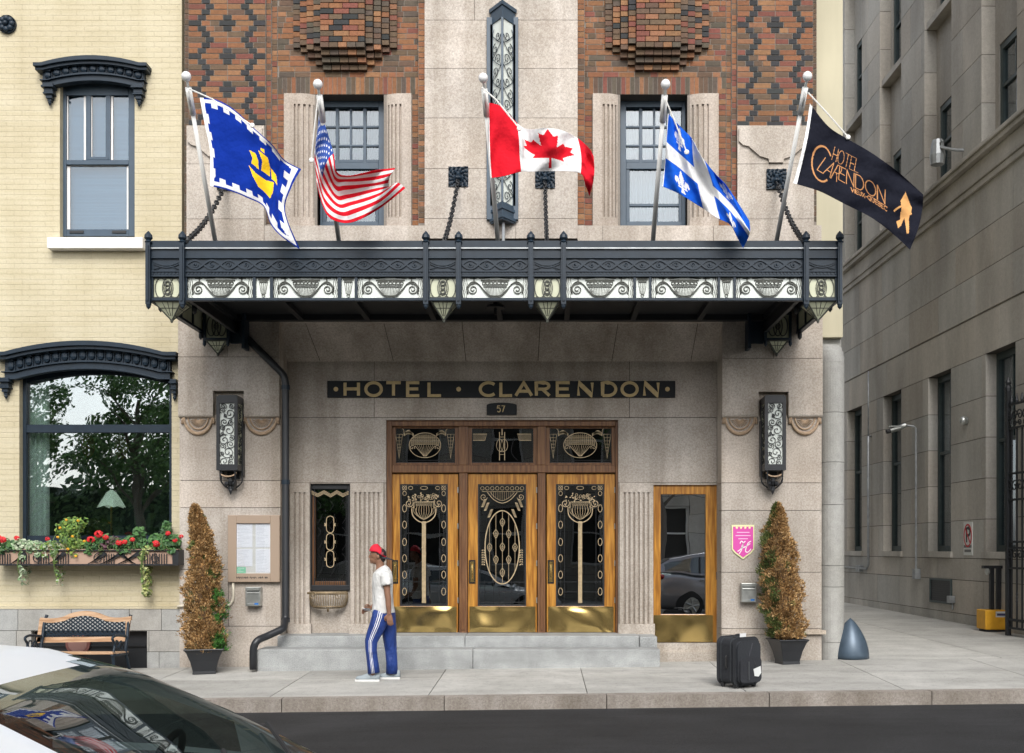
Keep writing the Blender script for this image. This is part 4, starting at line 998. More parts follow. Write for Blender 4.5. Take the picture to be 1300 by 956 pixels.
def sash(c, z0, z1, w_, yy):
    m = MB(); m.M = WM
    m.box(c-w_, c-w_+.09, yy, yy+.12, z0, z1); m.box(c+w_-.09, c+w_, yy, yy+.12, z0, z1); m.box(c-w_+.09, c+w_-.09, yy, yy+.12, z1-.12, z1); m.box(c-w_+.09, c+w_-.09, yy, yy+.12, z0, z0+.12)
    zm = z0+(z1-z0)*.56; m.box(c-w_+.09, c+w_-.09, yy+.01, yy+.07, zm-.03, zm+.03); m.box(c-.02, c+.02, yy+.03, yy+.07, zm+.03, z1-.12)
    f = m.build('window', M['greenframe'], officeb)
    m = MB(); m.M = WM; m.box(c-w_+.08, c+w_-.08, yy+.05, yy+.056, z0+.1, z1-.1); m.build('pane', M['glass'], f)
for c in lw: sash(c, 1.55, 5.17, .6, .2)
for c in uw:
    for a, b in ((9.1, 10.9), (12.75, 14.8), (16.6, 17.9)): sash(c, a, b, .55, .34)
m = MB(); m.M = WM; m.box(L0, L1, 1.6, 1.7, 0, 18); m.box(L0, L1, .41, 6, 18, 18.2); m.box(L1-.3, L1, .45, 6, -.3, 18); m.box(L0, L0+.3, .45, 6, -.3, 18)
for z_ in (5.5, 8.6, 11.8, 15.5): m.box(L0, L1, .5, 1.6, z_, z_+.1)
m.build('interior_wall', mat('dim office interior', (.06,.06,.055), .9), officeb)
# building closing the far end of the alley
m = MB(); rs = random.Random(2)
ashlar(m, 2.5, 10, [-.2+.75*k for k in range(0, 17)], lambda i: [3.1+1.4*k+(.7 if i % 2 else 0) for k in range(5)], 17.4, .3, rnd=rs, jit=.08)
tag(m.build('alley_end_building', M['limestone']), 'grey stone wall of the building closing the far end of the alley', 'building')
# =====================================================================
# CANOPY
# =====================================================================
YF = -2.07
can = thing('entrance_canopy', 'black iron canopy with milk glass panels and scrollwork hung over the hotel entrance', 'canopy', (PX(627,YF), YF, PZ(381,YF)))
def cx(px): return PX(px, YF)
def cz(py): return PZ(py, YF)
xl, xr = cx(188), cx(1066.5)
DEPTHS = YF
m = MB()
# roof slab and ceiling with ribs
m.box(xl+.05, xr-.05, YF+.06, -.10, cz(312), cz(309)); m.box(xl+.42, xr-.42, YF+.12, -.10, 4.775, 4.80)
m.box(xl+.42, xr-.42, -.22, -.10, 4.70, 4.775); 
n = 8
for i in range(n+1):
    x = xl+.5+(xr-xl-1.0)*i/n; m.box(x-.035, x+.035, YF+.13, -.22, 4.70, 4.774)
m.box(xl+.42, xr-.42, YF+.12, YF+.2, 4.66, 4.774)
m.build('roof', M['irondark'], can)
def fascia(x0, x1, y, flip=False):
    m = MB()
    m.box(x0, x1, y-.035, y+.06, cz(315), cz(306.5)); m.box(x0, x1, y-.02, y+.05, cz(327), cz(317.5)); m.box(x0, x1, y-.032, y+.05, cz(328.8), cz(327)); m.box(x0, x1, y-.005, y+.05, cz(344), cz(328.8)); m.box(x0, x1, y-.03, y+.05, cz(346), cz(344))
    m.box(x0, x1, y-.015, y+.05, cz(349.5), cz(346)); m.box(x0, x1, y-.03, y+.05, cz(352), cz(349.5)); m.box(x0, x1, y-.02, y+.05, cz(382), cz(378.5))
    return m
m = fascia(xl+.02, xr-.02, YF); m.box(xl+.02, xr-.02, YF-.045, YF+.05, cz(317.3), cz(315.2), mat=1)  # pale zinc strip stands in for the highlight under the lip
fas = m.build('fascia', [M['iron'], M['zinc']], can, bevel=.003)
# sides
m = MB()
for xx in (xl, xr-.06):
    m = MB()
    m.box(xx, xx+.06, YF+.055, -.08, cz(352), cz(306.5)); m.box(xx, xx+.06, YF+.055, -.08, cz(382), cz(378.5))
    for k in range(5): y_ = YF+.1+k*.46; m.box(xx+.001, xx+.059, y_, y_+.04, cz(378.5), cz(352))
    m.build('side_fascia', M['iron'], can)
for xx in (xl+.46, xr-.52): m = MB(); m.box(xx, xx+.05, YF+.055, -.08, cz(382), cz(368)); m.build('side_beam', M['irondark'], can)
m = MB()
for xx in (xl+.02, xr-.04): m = MB(); m.box(xx, xx+.02, YF+.06, -.09, cz(378.5), cz(352)); m.build('side_glass', M['yellowglass'], can)
# frieze relief: interlaced waves
m = MB(); y = YF-.006
posts = [190.5, 233.4, 541.3, 582.7, 674, 715.4, 1022, 1064.6]
def wave(p0, p1):
    x0, x1 = cx(p0+4), cx(p1-4); n_ = max(1, round((x1-x0)/.40)); zc = cz(336.4); A_ = .052
    for ph in (0, math.pi):
        N = n_*16; m.strip([(x0+(x1-x0)*i/N, zc+A_*math.sin(2*math.pi*n_*i/N+ph)) for i in range(N+1)], .020, .012+.004*(ph > 0), y=y)
    for k in range(2*n_):
        xx = x0+(x1-x0)*(k+.5)/(2*n_); m.strip(spiral(xx, zc, .036, 90*(k % 4), 1.2, sgn=1 if k % 2 else -1), .011, .011, y=y)
        m.ell((xx, y, zc), .012, .014, .012, 8)
        for sg in (-1, 1): m.strip([(xx+sg*.045, zc-.05*sg), (xx+sg*.075, zc-.02*sg), (xx+sg*.085, zc+.02)], .012, .009, y=y)
for a, b in ((233.4,541.3),(582.7,674),(715.4,1022)): wave(a, b)
for a, b in ((190.5,233.4),(541.3,582.7),(674,715.4),(1022,1064.6)):
    x0, x1 = cx(a+5), cx(b-5); xc_ = (x0+x1)/2; zt = cz(331)
    for dz, ww in ((0, .016), (.025, .012)): m.strip([(x0+(x1-x0)*i/14, zt-.012-dz-.045*(1-(2*i/14-1)**2)) for i in range(15)], ww, .014, y=y)
    for sg in (-1, 1):
        for k in range(3): m.strip([(xc_+sg*.15, cz(343)), (xc_+sg*(.10-.03*k), cz(342)+.02*k)], .009, .01, y=y)
nb = 190
for i in range(nb): xx = xl+.06+(xr-xl-.12)*i/(nb-1); m.box(xx-.011, xx+.011, YF-.026, YF-.014, cz(349), cz(346.6))
m.build('frieze_relief', M['iron'], can)
# posts with finials
for p in posts:
    m = MB(); w_ = 3.1 if p not in (190.5, 1064.6) else 2.8
    m.box(cx(p-w_), cx(p+w_), YF-.085, YF-.022, cz(388), cz(310)); m.box(cx(p-w_*.45), cx(p+w_*.45), YF-.10, YF-.08, cz(384), cz(314))
    x, yy = cx(p), YF-.053
    m.lathe([(.03,0),(.045,.02),(.028,.04),(.05,.065),(.045,.10),(.022,.13),(.004,.15)], (x, yy, cz(311)), 10)
    m.lathe([(.004,-.055),(.026,-.03),(.03,0),(.03,.01)], (x, yy, cz(388)), 10)
    m.build('post', M['iron'], can)
# glass panels with tracery
big = [(238,321),(347,429),(454,537),(587,670),(719,804),(827,911),(934,1018)]; small = [(325,343),(433.5,450.5),(807.5,824),(914,931)]
cells = [(195,230),(546,578.5),(678.5,711),(1026,1060)]
def gp(a, b, mt, pat):
    m = MB(); m.box(cx(a), cx(b), YF+.02, YF+.03, cz(379), cz(351.5)); g_ = m.build('glass_panel', mt, can)
    t = MB(); y = YF+.018; x0, x1 = cx(a), cx(b); xc = (x0+x1)/2; zc = cz(365.2); hw = (x1-x0)/2
    def s_(pts, w_, t_=.012, closed=False): t.strip(pts, w_*.78, t_, closed=closed, y=y)
    if pat == 'big':
        k = hw/.387
        for sg in (-1, 1):
            X = lambda u: xc+sg*u*k
            s_([(X(0.25+.0)+ (0), zc-.03)] , .01) if False else None
            sp = spiral(.262, -.018, .066, 100, 1.75, r1=.18, sgn=-1)
            s_([(X(u), zc+v) for u, v in sp], .013, .014)
            for off, ww in ((0, .015), (.018, .008)):
                s_([(X(u), zc+v) for u, v in sp2([(0,-.098-off*.9),(.07,-.085-off),(.14,-.02-off*.8),(.2,.045+off*.2),(.25,.055+off),(.30,.035+off),(.335,-.01+off*.3),(.32,-.07)])], ww, .016)
            for q in (.335, .36, .378): s_([(X(q+.006*math.sin(j*1.6)), zc+.125-.25*j/10) for j in range(11)], .006, .008)
            s_([(X(.25), zc+.125), (X(.25), zc+.06)], .02, .01); s_([(X(.22), zc+.112), (X(.30), zc+.112)], .012, .01)
            for r_ in range(3): s_([(X(.06+.0*r_), zc+.12-.022*r_), (X(.19-.02*r_), zc+.11-.02*r_)], .01, .010)
        s_([(xc-.14*k, zc+.015), (xc+.14*k, zc+.015)], .010, .014)
        for j in range(-6, 7):
            u = j*.021*k; s_([(xc+u, zc+.012), (xc+u*.72, zc-.088+.0009*j*j)], .0065, .009)
        for j in range(-3, 4): s_([(xc+j*.045*k+.019*math.cos(q*.785), zc+.058+.019*math.sin(q*.785)) for q in range(8)], .009, .012, True)
        s_([(xc-.17*k, zc+.09), (xc+.17*k, zc+.09)], .022, .008); s_([(xc-.15*k, zc+.035), (xc+.15*k, zc+.035)], .008, .01)
    elif pat == 'small':
        for u in (-.045, -.022, 0, .022, .045): s_([(xc+u, zc+.06), (xc+u*.55, zc-.07-.02*(abs(u) < .03))], .0065, .009)
        s_([(xc-.06, zc+.105), (xc+.06, zc+.105)], .03, .012); s_([(xc-.05, zc+.075), (xc+.05, zc+.075)], .024, .011)
        s_([(xc+.022*math.cos(q*.6)*.9, zc-.09+.018*math.sin(q*.6)) for q in range(11)], .006, .008)
    else:
        for cx_ in (-.085, .0, .085): s_([(xc+cx_+.062*math.cos(R(a_)), zc+.118*math.sin(R(a_))) for a_ in range(0, 360, 15)], .010, .012+.002*abs(cx_*10), True)
        for cx_ in (-.16, .16): s_([(xc+cx_*.97-math.copysign(.05, cx_)*0+.05*math.cos(R(a_))*math.copysign(-1, cx_), zc+.11*math.sin(R(a_))) for a_ in range(-90, 91, 15)], .010, .012)
        for dz in (-.045, .01, .05): s_([(xc+.024*math.cos(R(a_)), zc+dz+.024*math.sin(R(a_))) for a_ in range(0, 360, 36)], .010, .02, True)
        s_([(xc+.045*math.cos(R(a_)), zc+.085*math.sin(R(a_))) for a_ in range(0, 360, 20)], .009, .017, True)
        s_([(x0, zc+.115), (x1, zc+.115)], .012, .01); s_([(x0, zc-.112), (x1, zc-.112)], .012, .01)
    t.build('tracery', M['verdigris'], g_)
for a, b in big: gp(a, b, M['whiteglass'], 'big')
for a, b in small: gp(a, b, M['whiteglass'], 'small')
for a, b in cells: gp(a, b, M['yellowglass'], 'cell')
m = MB()
gaps = sorted([x for ab in big+small+cells for x in ab]); edges = gaps[1:-1]
for i in range(0, len(edges), 2): 
    if edges[i+1]-edges[i] > 1: m = MB(); m.box(cx(edges[i]), cx(edges[i+1]), YF-.015, YF+.045, cz(379), cz(351.8)); m.build('mullion', M['iron'], can)
for xa_, xb_ in ((xl+.02, cx(195)), (cx(1060), xr-.02)): m = MB(); m.box(xa_, xb_, YF-.012, YF+.045, cz(379), cz(351.8)); m.build('mullion', M['iron'], can)
# pendants: inverted glass pyramids under the cells
def pendant(xc, yc, zt, hw, hd, dep, parent=can):
    m = MB(); v = [(xc-hw,yc-hd,zt),(xc+hw,yc-hd,zt),(xc+hw,yc+hd,zt),(xc-hw,yc+hd,zt),(xc,yc,zt-dep)]
    m.add(v, [(0,1,4),(1,2,4),(2,3,4),(3,0,4),(3,2,1,0)]); p = m.build('pendant', M['yellowglass'], parent)
    t = MB(); A = Vector(v[4])
    for k in range(4):
        a, b = Vector(v[k]), Vector(v[(k+1) % 4]); t.tube([a, b], .011, 5); t.tube([a, A], .010, 5)
        for q in (.3, .5, .7): t.tube([a.lerp(b, q), A.lerp(a.lerp(b, q), .25)], .0045, 4)
        t.tube([a.lerp(A, .35), b.lerp(A, .35)], .005, 4)
    t.ell((xc, yc, zt-dep), .02, .02, .03, 8)
    t.build('pendant_rib', M['verdigris'], p)
for p in (562, 695): pendant(cx(p), YF+.17, cz(382), .135, .15, .2)
for p in (212, 1043): pendant(cx(p), YF+.17, cz(382), .17, .16, .2)
# lantern box at the wall end of each side, facing the street
for sg, px0, px1 in ((-1, 262, 288), (1, 973.5, 1001)):
    y = -.16; m = MB(); a, b = (px0, px1); X0, X1 = PX(a-3.5,y), PX(b+3.5,y)
    zt, zb_ = PZ(396,y), PZ(433,y)
    m.box(X0, X0+.035, y-.03, -.02, zb_, zt); m.box(X1-.035, X1, y-.03, -.02, zb_, zt); m.box(X0+.035, X1-.035, y-.03, -.02, zt-.04, zt); m.box(X0+.035, X1-.035, y-.03, -.02, zb_, zb_+.04)
    for xx in (X0+.017, X1-.017): m.lathe([(.004,-.08),(.025,-.05),(.02,0)], (xx, y-.02, zb_), 8)
    m.box(X0 if sg > 0 else X1, (X0-.22) if sg > 0 else X1+.22, -.12, -.06, zb_-.02, zt+.1)
    m.box((X0-.24) if sg > 0 else X1+.2, (X0-.20) if sg > 0 else X1+.24, -.3, -.06, zb_-.12, zt+.1)
    lb = m.build('bracket_box', M['iron'], can)
    g_ = MB(); g_.box(X0+.03, X1-.03, y, y+.01, zb_+.03, zt-.03); g_.build('glass', M['yellowglass'], lb)
    t = MB(); xc = (X0+X1)/2; zc = (zt+zb_)/2
    for q in (-.07, 0, .07): t.strip([(xc+q+.06*math.cos(R(a_)), zc+.13*math.sin(R(a_))) for a_ in range(0, 360, 15)], .012, .014, closed=True, y=y-.004)
    t.strip([(xc+.03*math.cos(R(a_)), zc+.04*math.sin(R(a_))) for a_ in range(0, 360, 30)], .012, .02, closed=True, y=y-.004)
    t.build('tracery', M['verdigris'], lb)
    pendant(xc, y+.06, zb_, .13, .09, .17)
    # small drop knobs along the side
m = MB()
for px, py in ((204, 388), (247, 391), (255, 424)): 
    y_ = YF+.35 if px < 250 else -.2
    for sg in (0, 1):
        P = at(px, py, y_); xx = P.x if not sg else (xl+xr)-P.x
        m = MB(); m.lathe([(.004,-.08),(.028,-.05),(.032,-.01),(.022,.03),(.03,.05)], (xx, y_, P.z), 8); m.build('drop_knob', M['irondark'], can)
m = MB(); c_ = at(629, 396, -1.2); m.lathe([(.12,0),(.12,.03),(.03,.05),(.02,.12)], (c_.x, c_.y, 4.64), 12); m.lathe([(.015,-.08),(.02,0)], (c_.x, c_.y, 4.64), 8); m.build('ceiling_fitting', M['irondark'], can)

# =====================================================================
# support chains with lion masks
# =====================================================================
def chain(mx, my, end, label):
    t = thing('support_chain', label, 'chain', at(mx, my, -.06), 'canopy support chains with lion masks')
    m = MB(); s_ = .135; n = 22; c_ = at(mx, my, -.08)
    vs = []
    def hgt(u, v):
        r = math.hypot(u, v); h = .03
        h += .035*math.exp(-((u)**2+(v+.1)**2)/.12)                         # muzzle
        h += .03*math.exp(-((u)**2+(v-.15)**2)/.02)                         # nose bridge
        for sg in (-1, 1):
            h += .028*math.exp(-((u-sg*.3)**2+(v-.38)**2)/.015)             # brows
            h -= .022*math.exp(-((u-sg*.27)**2+(v-.2)**2)/.009)             # eye sockets
            h += .022*math.exp(-((u-sg*.22)**2+(v+.18)**2)/.02)
        h -= .03*math.exp(-((u)**2/.05+(v+.42)**2/.008))                    # mouth
        if r > .55: h += .014*math.sin(math.atan2(v, u)*13+r*7)+.008*math.sin(r*22)
        return h
    for j in range(n+1):
        for i in range(n+1):
            u, v = -1+2*i/n, -1+2*j/n; vs.append((c_.x+u*s_, c_.y-hgt(u, v), c_.z+v*s_))
    m.add(vs, [(j*(n+1)+i, j*(n+1)+i+1, (j+1)*(n+1)+i+1, (j+1)*(n+1)+i) for j in range(n) for i in range(n)])
    m.box(c_.x-s_, c_.x+s_, c_.y-.025, c_.y+.08, c_.z-s_, c_.z+s_)
    m.build('lion_mask', M['iron'], t, smooth=False)
    A = c_+Vector((0,-.06,-.06)); B = Vector(end); d = B-A; L = d.length; N = int(L/.072); k = MB()
    ax = d.normalized(); s1 = ax.cross(Vector((0,1,0))).normalized(); s2 = ax.cross(s1)
    for i in range(N):
        c0 = A.lerp(B, (i+.5)/N)+Vector((0,0,-.10*math.sin(math.pi*(i+.5)/N))); side = s1 if i % 2 else s2
        a45 = (s1+s2).normalized() if i % 2 else (s1-s2).normalized()
        k.tube([c0+ax*.055*math.cos(q)+a45*.028*math.sin(q) for q in [2*math.pi*j/8 for j in range(9)]], .0115, 5, cap=False)
    k.ell(tuple(B), .04, .04, .05, 8)
    k.build('chain', M['irondark'], t)
    return t
chain(288.5, 229, (cx(238), YF-.02, cz(306)), 'chain with lion mask behind the blue flag, leftmost of the canopy chains')
chain(582, 225, (PX(561,-1.8), -1.8, 5.24), 'chain with lion mask just left of the tall central lantern')
chain(692, 227, (PX(694.5,-1.8), -1.8, 5.24), 'chain with lion mask just right of the tall central lantern under the maple leaf flag')
chain(985.5, 228, (cx(1019), YF-.02, cz(306)), 'chain with lion mask beside the black hotel flag, rightmost of the canopy chains')

# =====================================================================
# lanterns
# =====================================================================
cl = thing('tall_lantern', 'tall narrow wedge-shaped iron lantern with scrollwork glass in the middle of the upper wall', 'lantern', at(638, 285, -.1))
m = MB(); y = -.09
m.box(PX(618,y), PX(627,y), y-.05, y, PZ(280,y), PZ(24,y)); m.box(PX(649,y), PX(658,y), y-.05, y, PZ(280,y), PZ(24,y)); m.box(PX(627,y), PX(649,y), y-.01, y, PZ(280,y), PZ(24,y))
XA, XB, XC = PX(624,y), PX(653,y), PX(638.5,y); YW = -.34
def wedge(m, z0, z1, g=0, mt=None, dy=0): m.vprism([(XA-g, y-.02), (XC, YW-g*1.3+dy), (XB+g, y-.02)], z0, z1, mat=mt)
wedge(m, PZ(285,y), PZ(263,y), .012); wedge(m, PZ(33,y), PZ(18,y), .012); wedge(m, PZ(18,y), PZ(13,y), .035); wedge(m, PZ(272,y), PZ(268,y), .03); wedge(m, PZ(283,y), PZ(279,y), .03)
for xx, yy in ((XA,y-.03),(XB,y-.03)): m.box(xx-.018, xx+.018, yy-.02, yy+.03, PZ(263,y), PZ(33,y))
m.box(XC-.016, XC+.016, YW-.012, YW+.03, PZ(263,y), PZ(33,y))
m.lathe([(.02,0),(.012,.05)], (XC, YW+.05, PZ(13,y)), 8)
m.build('frame', M['framegrey'], cl, bevel=.003)
m = MB(); m.vprism([(XA+.01, y-.03), (XC, YW+.02), (XB-.01, y-.03)], PZ(264,y), PZ(32,y)); m.build('glass', M['whiteglass'], cl)
m = MB()
zz0, zz1 = PZ(262,y), PZ(34,y)
for side in (-1, 1):
    x_out = XA if side < 0 else XB
    P0 = Vector((XC, YW, 0)); P1 = Vector((x_out, y-.03, 0)); dr = (P1-P0); W_ = dr.length; e = dr.normalized(); nrm = Vector((e.y, -e.x, 0)); 
    if nrm.y > 0: nrm = -nrm
    def pt(u, z): return P0+e*u+nrm*.003+Vector((0,0,z))
    z = zz0+.08; k = 0
    while z < zz1-.05:
        r_ = W_*.27; cu = W_*(.62 if k % 2 else .38)
        m.tube([pt(cu+a*1.0, z+b) for a, b in spiral(0, 0, r_, 90*k, 1.3, sgn=1 if (k+side) % 2 else -1, n=14)], .006, 4)
        q = W_*(.1 if k % 2 else .9); m.tube([pt(W_-q, z-.12), pt(W_*.5, z-.05), pt(q, z+.05)], .005, 4)
        m.tube([pt(q, z+.05), pt(q*.6+W_*.2, z+.12)], .004, 4)
        z += .155; k += 1
m.build('scrollwork', M['iron'], cl)
m = MB(); m.tube([(XC+.01, -.2, PZ(285,y)), (XC+.01, -.2, 5.2)], .022, 8); m.build('conduit', M['zinc'], cl)

def wall_lantern(px0, px1, sp0, sp1, label, side):
    # px0..px1 is the front face; side +1: its right flank shows from the street axis
    t = thing('wall_lantern', label, 'lantern', at((px0+px1)/2, 600, 0), 'scrollwork wall lanterns')
    yf = -.33; yb = -.05 if True else 0
    x0, x1 = PX(px0,yf), PX(px1,yf); z0, z1 = PZ(597,yf), PZ(503,yf)
    m = MB(); b = .045
    m.box(x0, x1, yf, 0, z0, z0+.08); m.box(x0, x1, yf, 0, z1-.09, z1); m.box(x0+.02, x1-.02, yf+.02, 0, z1, z1+.02)
    for xx in (x0, x1-b): m.box(xx, xx+b, yf, yf+b*.8, z0+.08, z1-.09)
    for xx in (x0, x1-.03): m.box(xx, xx+.03, -.06, 0, z0+.08, z1-.09)
    for xx in (x0-.012, x1-.01): m.box(xx, xx+.022, -.1, 0, z0-.06, z1-.3)
    m.box(x0+.06, x1-.06, -.03, .04, z0-.1, z1-.02)
    # bracket below
    xc = (x0+x1)/2
    for sg in (-1, 1):
        m.tube(smooth_path([(xc+sg*.10, yf+.03, z0), (xc+sg*.10, yf+.05, z0-.12), (xc+sg*.07, yf+.12, z0-.2), (xc+sg*.02, -.08, z0-.25)], 4), .011, 6)
        m.tube(smooth_path([(xc+sg*.13, -.1, z0), (xc+sg*.14, -.1, z0-.14), (xc+sg*.06, -.08, z0-.22)], 4), .010, 6)
        m.ell((xc+sg*.05, -.16, z0-.17), .035, .035, .035, 8)
    m.ell((xc, -.16, z0-.14), .03, .03, .06, 8); m.ell((xc, -.15, z0-.24), .022, .03, .04, 8); m.lathe([(.003,-.32),(.03,-.26),(.02,-.22)], (xc, -.15, z0), 8)
    m.box(xc-.04, xc+.04, -.14, .0, z0-.25, z0-.12)
    m.build('frame', M['plastic'], t, bevel=.003)
    g_ = MB(); g_.box(x0+.03, x1-.03, yf+.025, yf+.03, z0+.07, z1-.08); g_.box(x0+.012, x0+.017, yf+.04, -.05, z0+.07, z1-.08, mat=1); g_.box(x1-.017, x1-.012, yf+.04, -.05, z0+.07, z1-.08, mat=1)
    g_.build('glass', [M['whiteglass'], M['yellowglass']], t)
    s_ = MB(); rr = random.Random(4); a, b_ = x0+b, x1-b; zz = z0+.08; k = 0
    H_ = (z1-.09)-(z0+.08); W_ = b_-a
    ci = [(.3,.05,.32),(.75,.03,.2),(.75,.11,.18),(.55,.2,.40),(.15,.17,.16),(.2,.3,.2),(.72,.33,.27),(.3,.40,.36),(.8,.43,.2),(.15,.5,.14),(.62,.56,.42),(.15,.6,.18),(.3,.69,.26),(.78,.68,.2),(.35,.79,.12),(.68,.83,.36),(.2,.88,.2),(.25,.95,.2),(.8,.95,.18)]
    for i, (u, v, r_) in enumerate(ci):
        s_.strip([(min(max(p[0], a), b_), min(max(p[1], z0+.08), z1-.09)) for p in spiral(a+u*W_, z0+.08+v*H_, r_*W_*1.1, 60*i, 1.6, r1=.12, sgn=1 if i % 2 else -1, n=30)], .0065, .012+.0006*i, y=yf+.026)
    s_.build('scrollwork', M['irondark'], t)
    s2_ = MB()
    for xs_, sg in ((x0+.006, -1), (x1-.006, 1)):
        for i, (u, v, r_) in enumerate(ci):
            yc_ = yf+.09+u*.12; pts = spiral(0, 0, .055, 50*i, 1.4, n=12, sgn=1 if i % 2 else -1)
            s2_.tube([(xs_, yc_+p, min(max(z0+.1+v*(H_-.04)+q, z0+.08), z1-.09)) for p, q in pts], .0045, 4)
    s2_.build('side_scrollwork', M['irondark'], t)
    m = MB(); m.tube([(xc+.11*math.cos(R(q)), yf+.05, z0-.02+.06*math.sin(R(q))) for q in range(180, 361, 15)], .011, 6)
    m.build('swag', M['sand'], t)
wall_lantern(274.5, 301.5, 301, 311, 'wall lantern with spiral scrollwork on the left pier above the menu board', 1)
wall_lantern(971, 998, 962, 971, 'wall lantern with spiral scrollwork on the right pier above the right dead cedar', -1)

# =====================================================================
# flagpoles and flags
# =====================================================================
POLES = [((273,305),(236.5,97)), ((430,305),(403.5,107)), ((632,305),(613.5,99)), ((829,305),(845,107)), ((986,305),(1025,97))]
PL = ['outermost left flagpole with a white ball, leaning left and flying the blue flag', 'flagpole with a white ball flying the stars and stripes', 'middle flagpole with a white ball flying the maple leaf flag', 'flagpole with a white ball flying the blue flag with a white cross', 'outermost right flagpole with a white ball, leaning right and flying the black hotel flag']
YB_, YT_ = -1.5, -2.75
for (b, tp), lb in zip(POLES, PL):
    B = at(b[0], b[1], YB_); T = at(tp[0], tp[1], YT_); dr = (T-B).normalized(); B2 = B-dr*.28
    t = thing('flagpole', lb, 'flagpole', B2, 'flagpoles on the canopy')
    L = (T-B2).length
    m = MB(); m.tube([B2, B2+dr*(L-.28)], [.030, .024], 10); m.tube([B2+dr*(L-.42), B2+dr*(L-.12)], .036, 10); m.tube([B2+dr*(L-.12), T], .016, 8); m.lathe([(.07,-.02),(.05,.06)], tuple(B2), 10)
    m.tube([T-dr*.34+Vector((0,-.03,0)), T-dr*.20+Vector((0,-.075,0)), T-dr*.16+Vector((0,-.03,0))], .014, 6)
    m.build('pole', M['polemetal'], t, smooth=True)
    m = MB(); m.ell(tuple(T), .055, .055, .055, 16); m.build('ball', M['ballwhite'], t, smooth=True)
def ipoly(U, V, poly):
    ins = np.zeros(U.shape, bool); n = len(poly)
    for i in range(n):
        x1, y1 = poly[i]; x2, y2 = poly[(i+1) % n]
        c = ((y1 > V) != (y2 > V)) & (U < (x2-x1)*(V-y1)/((y2-y1) if y2 != y1 else 1e-9)+x1); ins ^= c
    return ins
def dseg(U, V, pts, asp):
    d = np.full(U.shape, 9.0)
    for (a, b), (c, e) in zip(pts[:-1], pts[1:]):
        ax, ay, bx, by = a*asp, b, c*asp, e; px_, py_ = U*asp-ax, V-ay; dx, dy = bx-ax, by-ay
        t = np.clip((px_*dx+py_*dy)/(dx*dx+dy*dy+1e-12), 0, 1); d = np.minimum(d, np.hypot(px_-t*dx, py_-t*dy))
    return d
def flag(name, label, net, S, O, nu, nv, colf, y0, wav, rope, asp=1.7, hemc=(.8,.8,.8), hem=.012):
    # net: list of (u, [points top..bottom]) in enlarged-detail coordinates; S scale, O origin of that detail
    us = [n_[0] for n_ in net]; K = len(net[0][1])
    cols_ = [[Vector((O[0]+p[0]/S, O[1]+p[1]/S, (p[2] if len(p) > 2 else 0))) for p in n_[1]] for n_ in net]
    def tpar(u):
        for i in range(len(us)-1):
            if u <= us[i+1]: return i+(u-us[i])/(us[i+1]-us[i])
        return len(us)-1
    vs = []
    for j in range(nv+1):
        v = j/nv
        colv = [cr(c, v*(K-1)) if K > 2 else c[0].lerp(c[1], v) for c in cols_]
        for i in range(nu+1):
            u = i/nu; p = cr(colv, tpar(u)); y = y0 + 1.3*p.z + 1.5*wav(u, v) + .022*u*math.sin(17*u+9*v)*math.sin(3+11*v-4*u); vs.append(at(p.x, p.y, y))
    m = MB(); fs = [(j*(nu+1)+i, (j+1)*(nu+1)+i, (j+1)*(nu+1)+i+1, j*(nu+1)+i+1) for j in range(nv) for i in range(nu)]
    U, V = np.meshgrid((np.arange(nu)+.5)/nu, (np.arange(nv)+.5)/nv)
    C = colf(U, V); C = np.where((U < hem)[..., None], np.array(hemc), C)
    m.v = [tuple(p) for p in vs]; m.f = [list(f) for f in fs]; m.m = [0]*len(fs); m.c = [tuple(c) for c in C.reshape(-1, 3)]
    o = m.build(name, M['cloth'], smooth=True)
    tag(o, label, 'flag', 'flags above the canopy')
    sm = o.modifiers.new('thickness', 'SOLIDIFY'); sm.thickness = .003
    r = MB(); pts = [at(O[0]+p[0]/S, O[1]+p[1]/S, p[2]) for p in rope]; r.tube(pts, .0085, 5); r.ell(tuple(pts[-1]), .03, .02, .03, 8)
    r.build('halyard', M['rope'], o)
    return o
BLUE = (.002,.024,.25); WHT = (.64,.64,.64); RED = (.56,.008,.02); QB = (.006,.085,.50); GOLD = (.85,.52,.02)
def c_blue(U, V):
    C = np.zeros(U.shape+(3,)); C[:] = BLUE
    E = np.minimum(np.minimum(U*1.5, (1-U)*1.5), np.minimum(V, 1-V))
    C[(E > .03) & (E < .08)] = WHT
    per = .20
    tu = (np.minimum(V, 1-V) <= np.minimum(U, 1-U)*1.5); ph = np.where(tu, U*1.5, V)
    cren = (E >= .08) & (E < .135) & (((ph/per) % 1) < .5); C[cren] = WHT
    hull = [(.40,.62),(.46,.66),(.60,.67),(.72,.60),(.70,.74),(.66,.82),(.48,.82),(.43,.74)]
    for p in (hull, [(.44,.40),(.52,.38),(.54,.46),(.53,.58),(.44,.57),(.47,.48)], [(.56,.30),(.66,.30),(.68,.42),(.66,.57),(.56,.57),(.59,.42)], [(.69,.42),(.75,.44),(.77,.55),(.69,.58)], [(.59,.24),(.63,.22),(.63,.27),(.59,.28)]):
        q = [((a-.56)*1.0+.64, (b-.55)*.95+.52) for a, b in p]; C[ipoly(U, V, q)] = GOLD
    return C
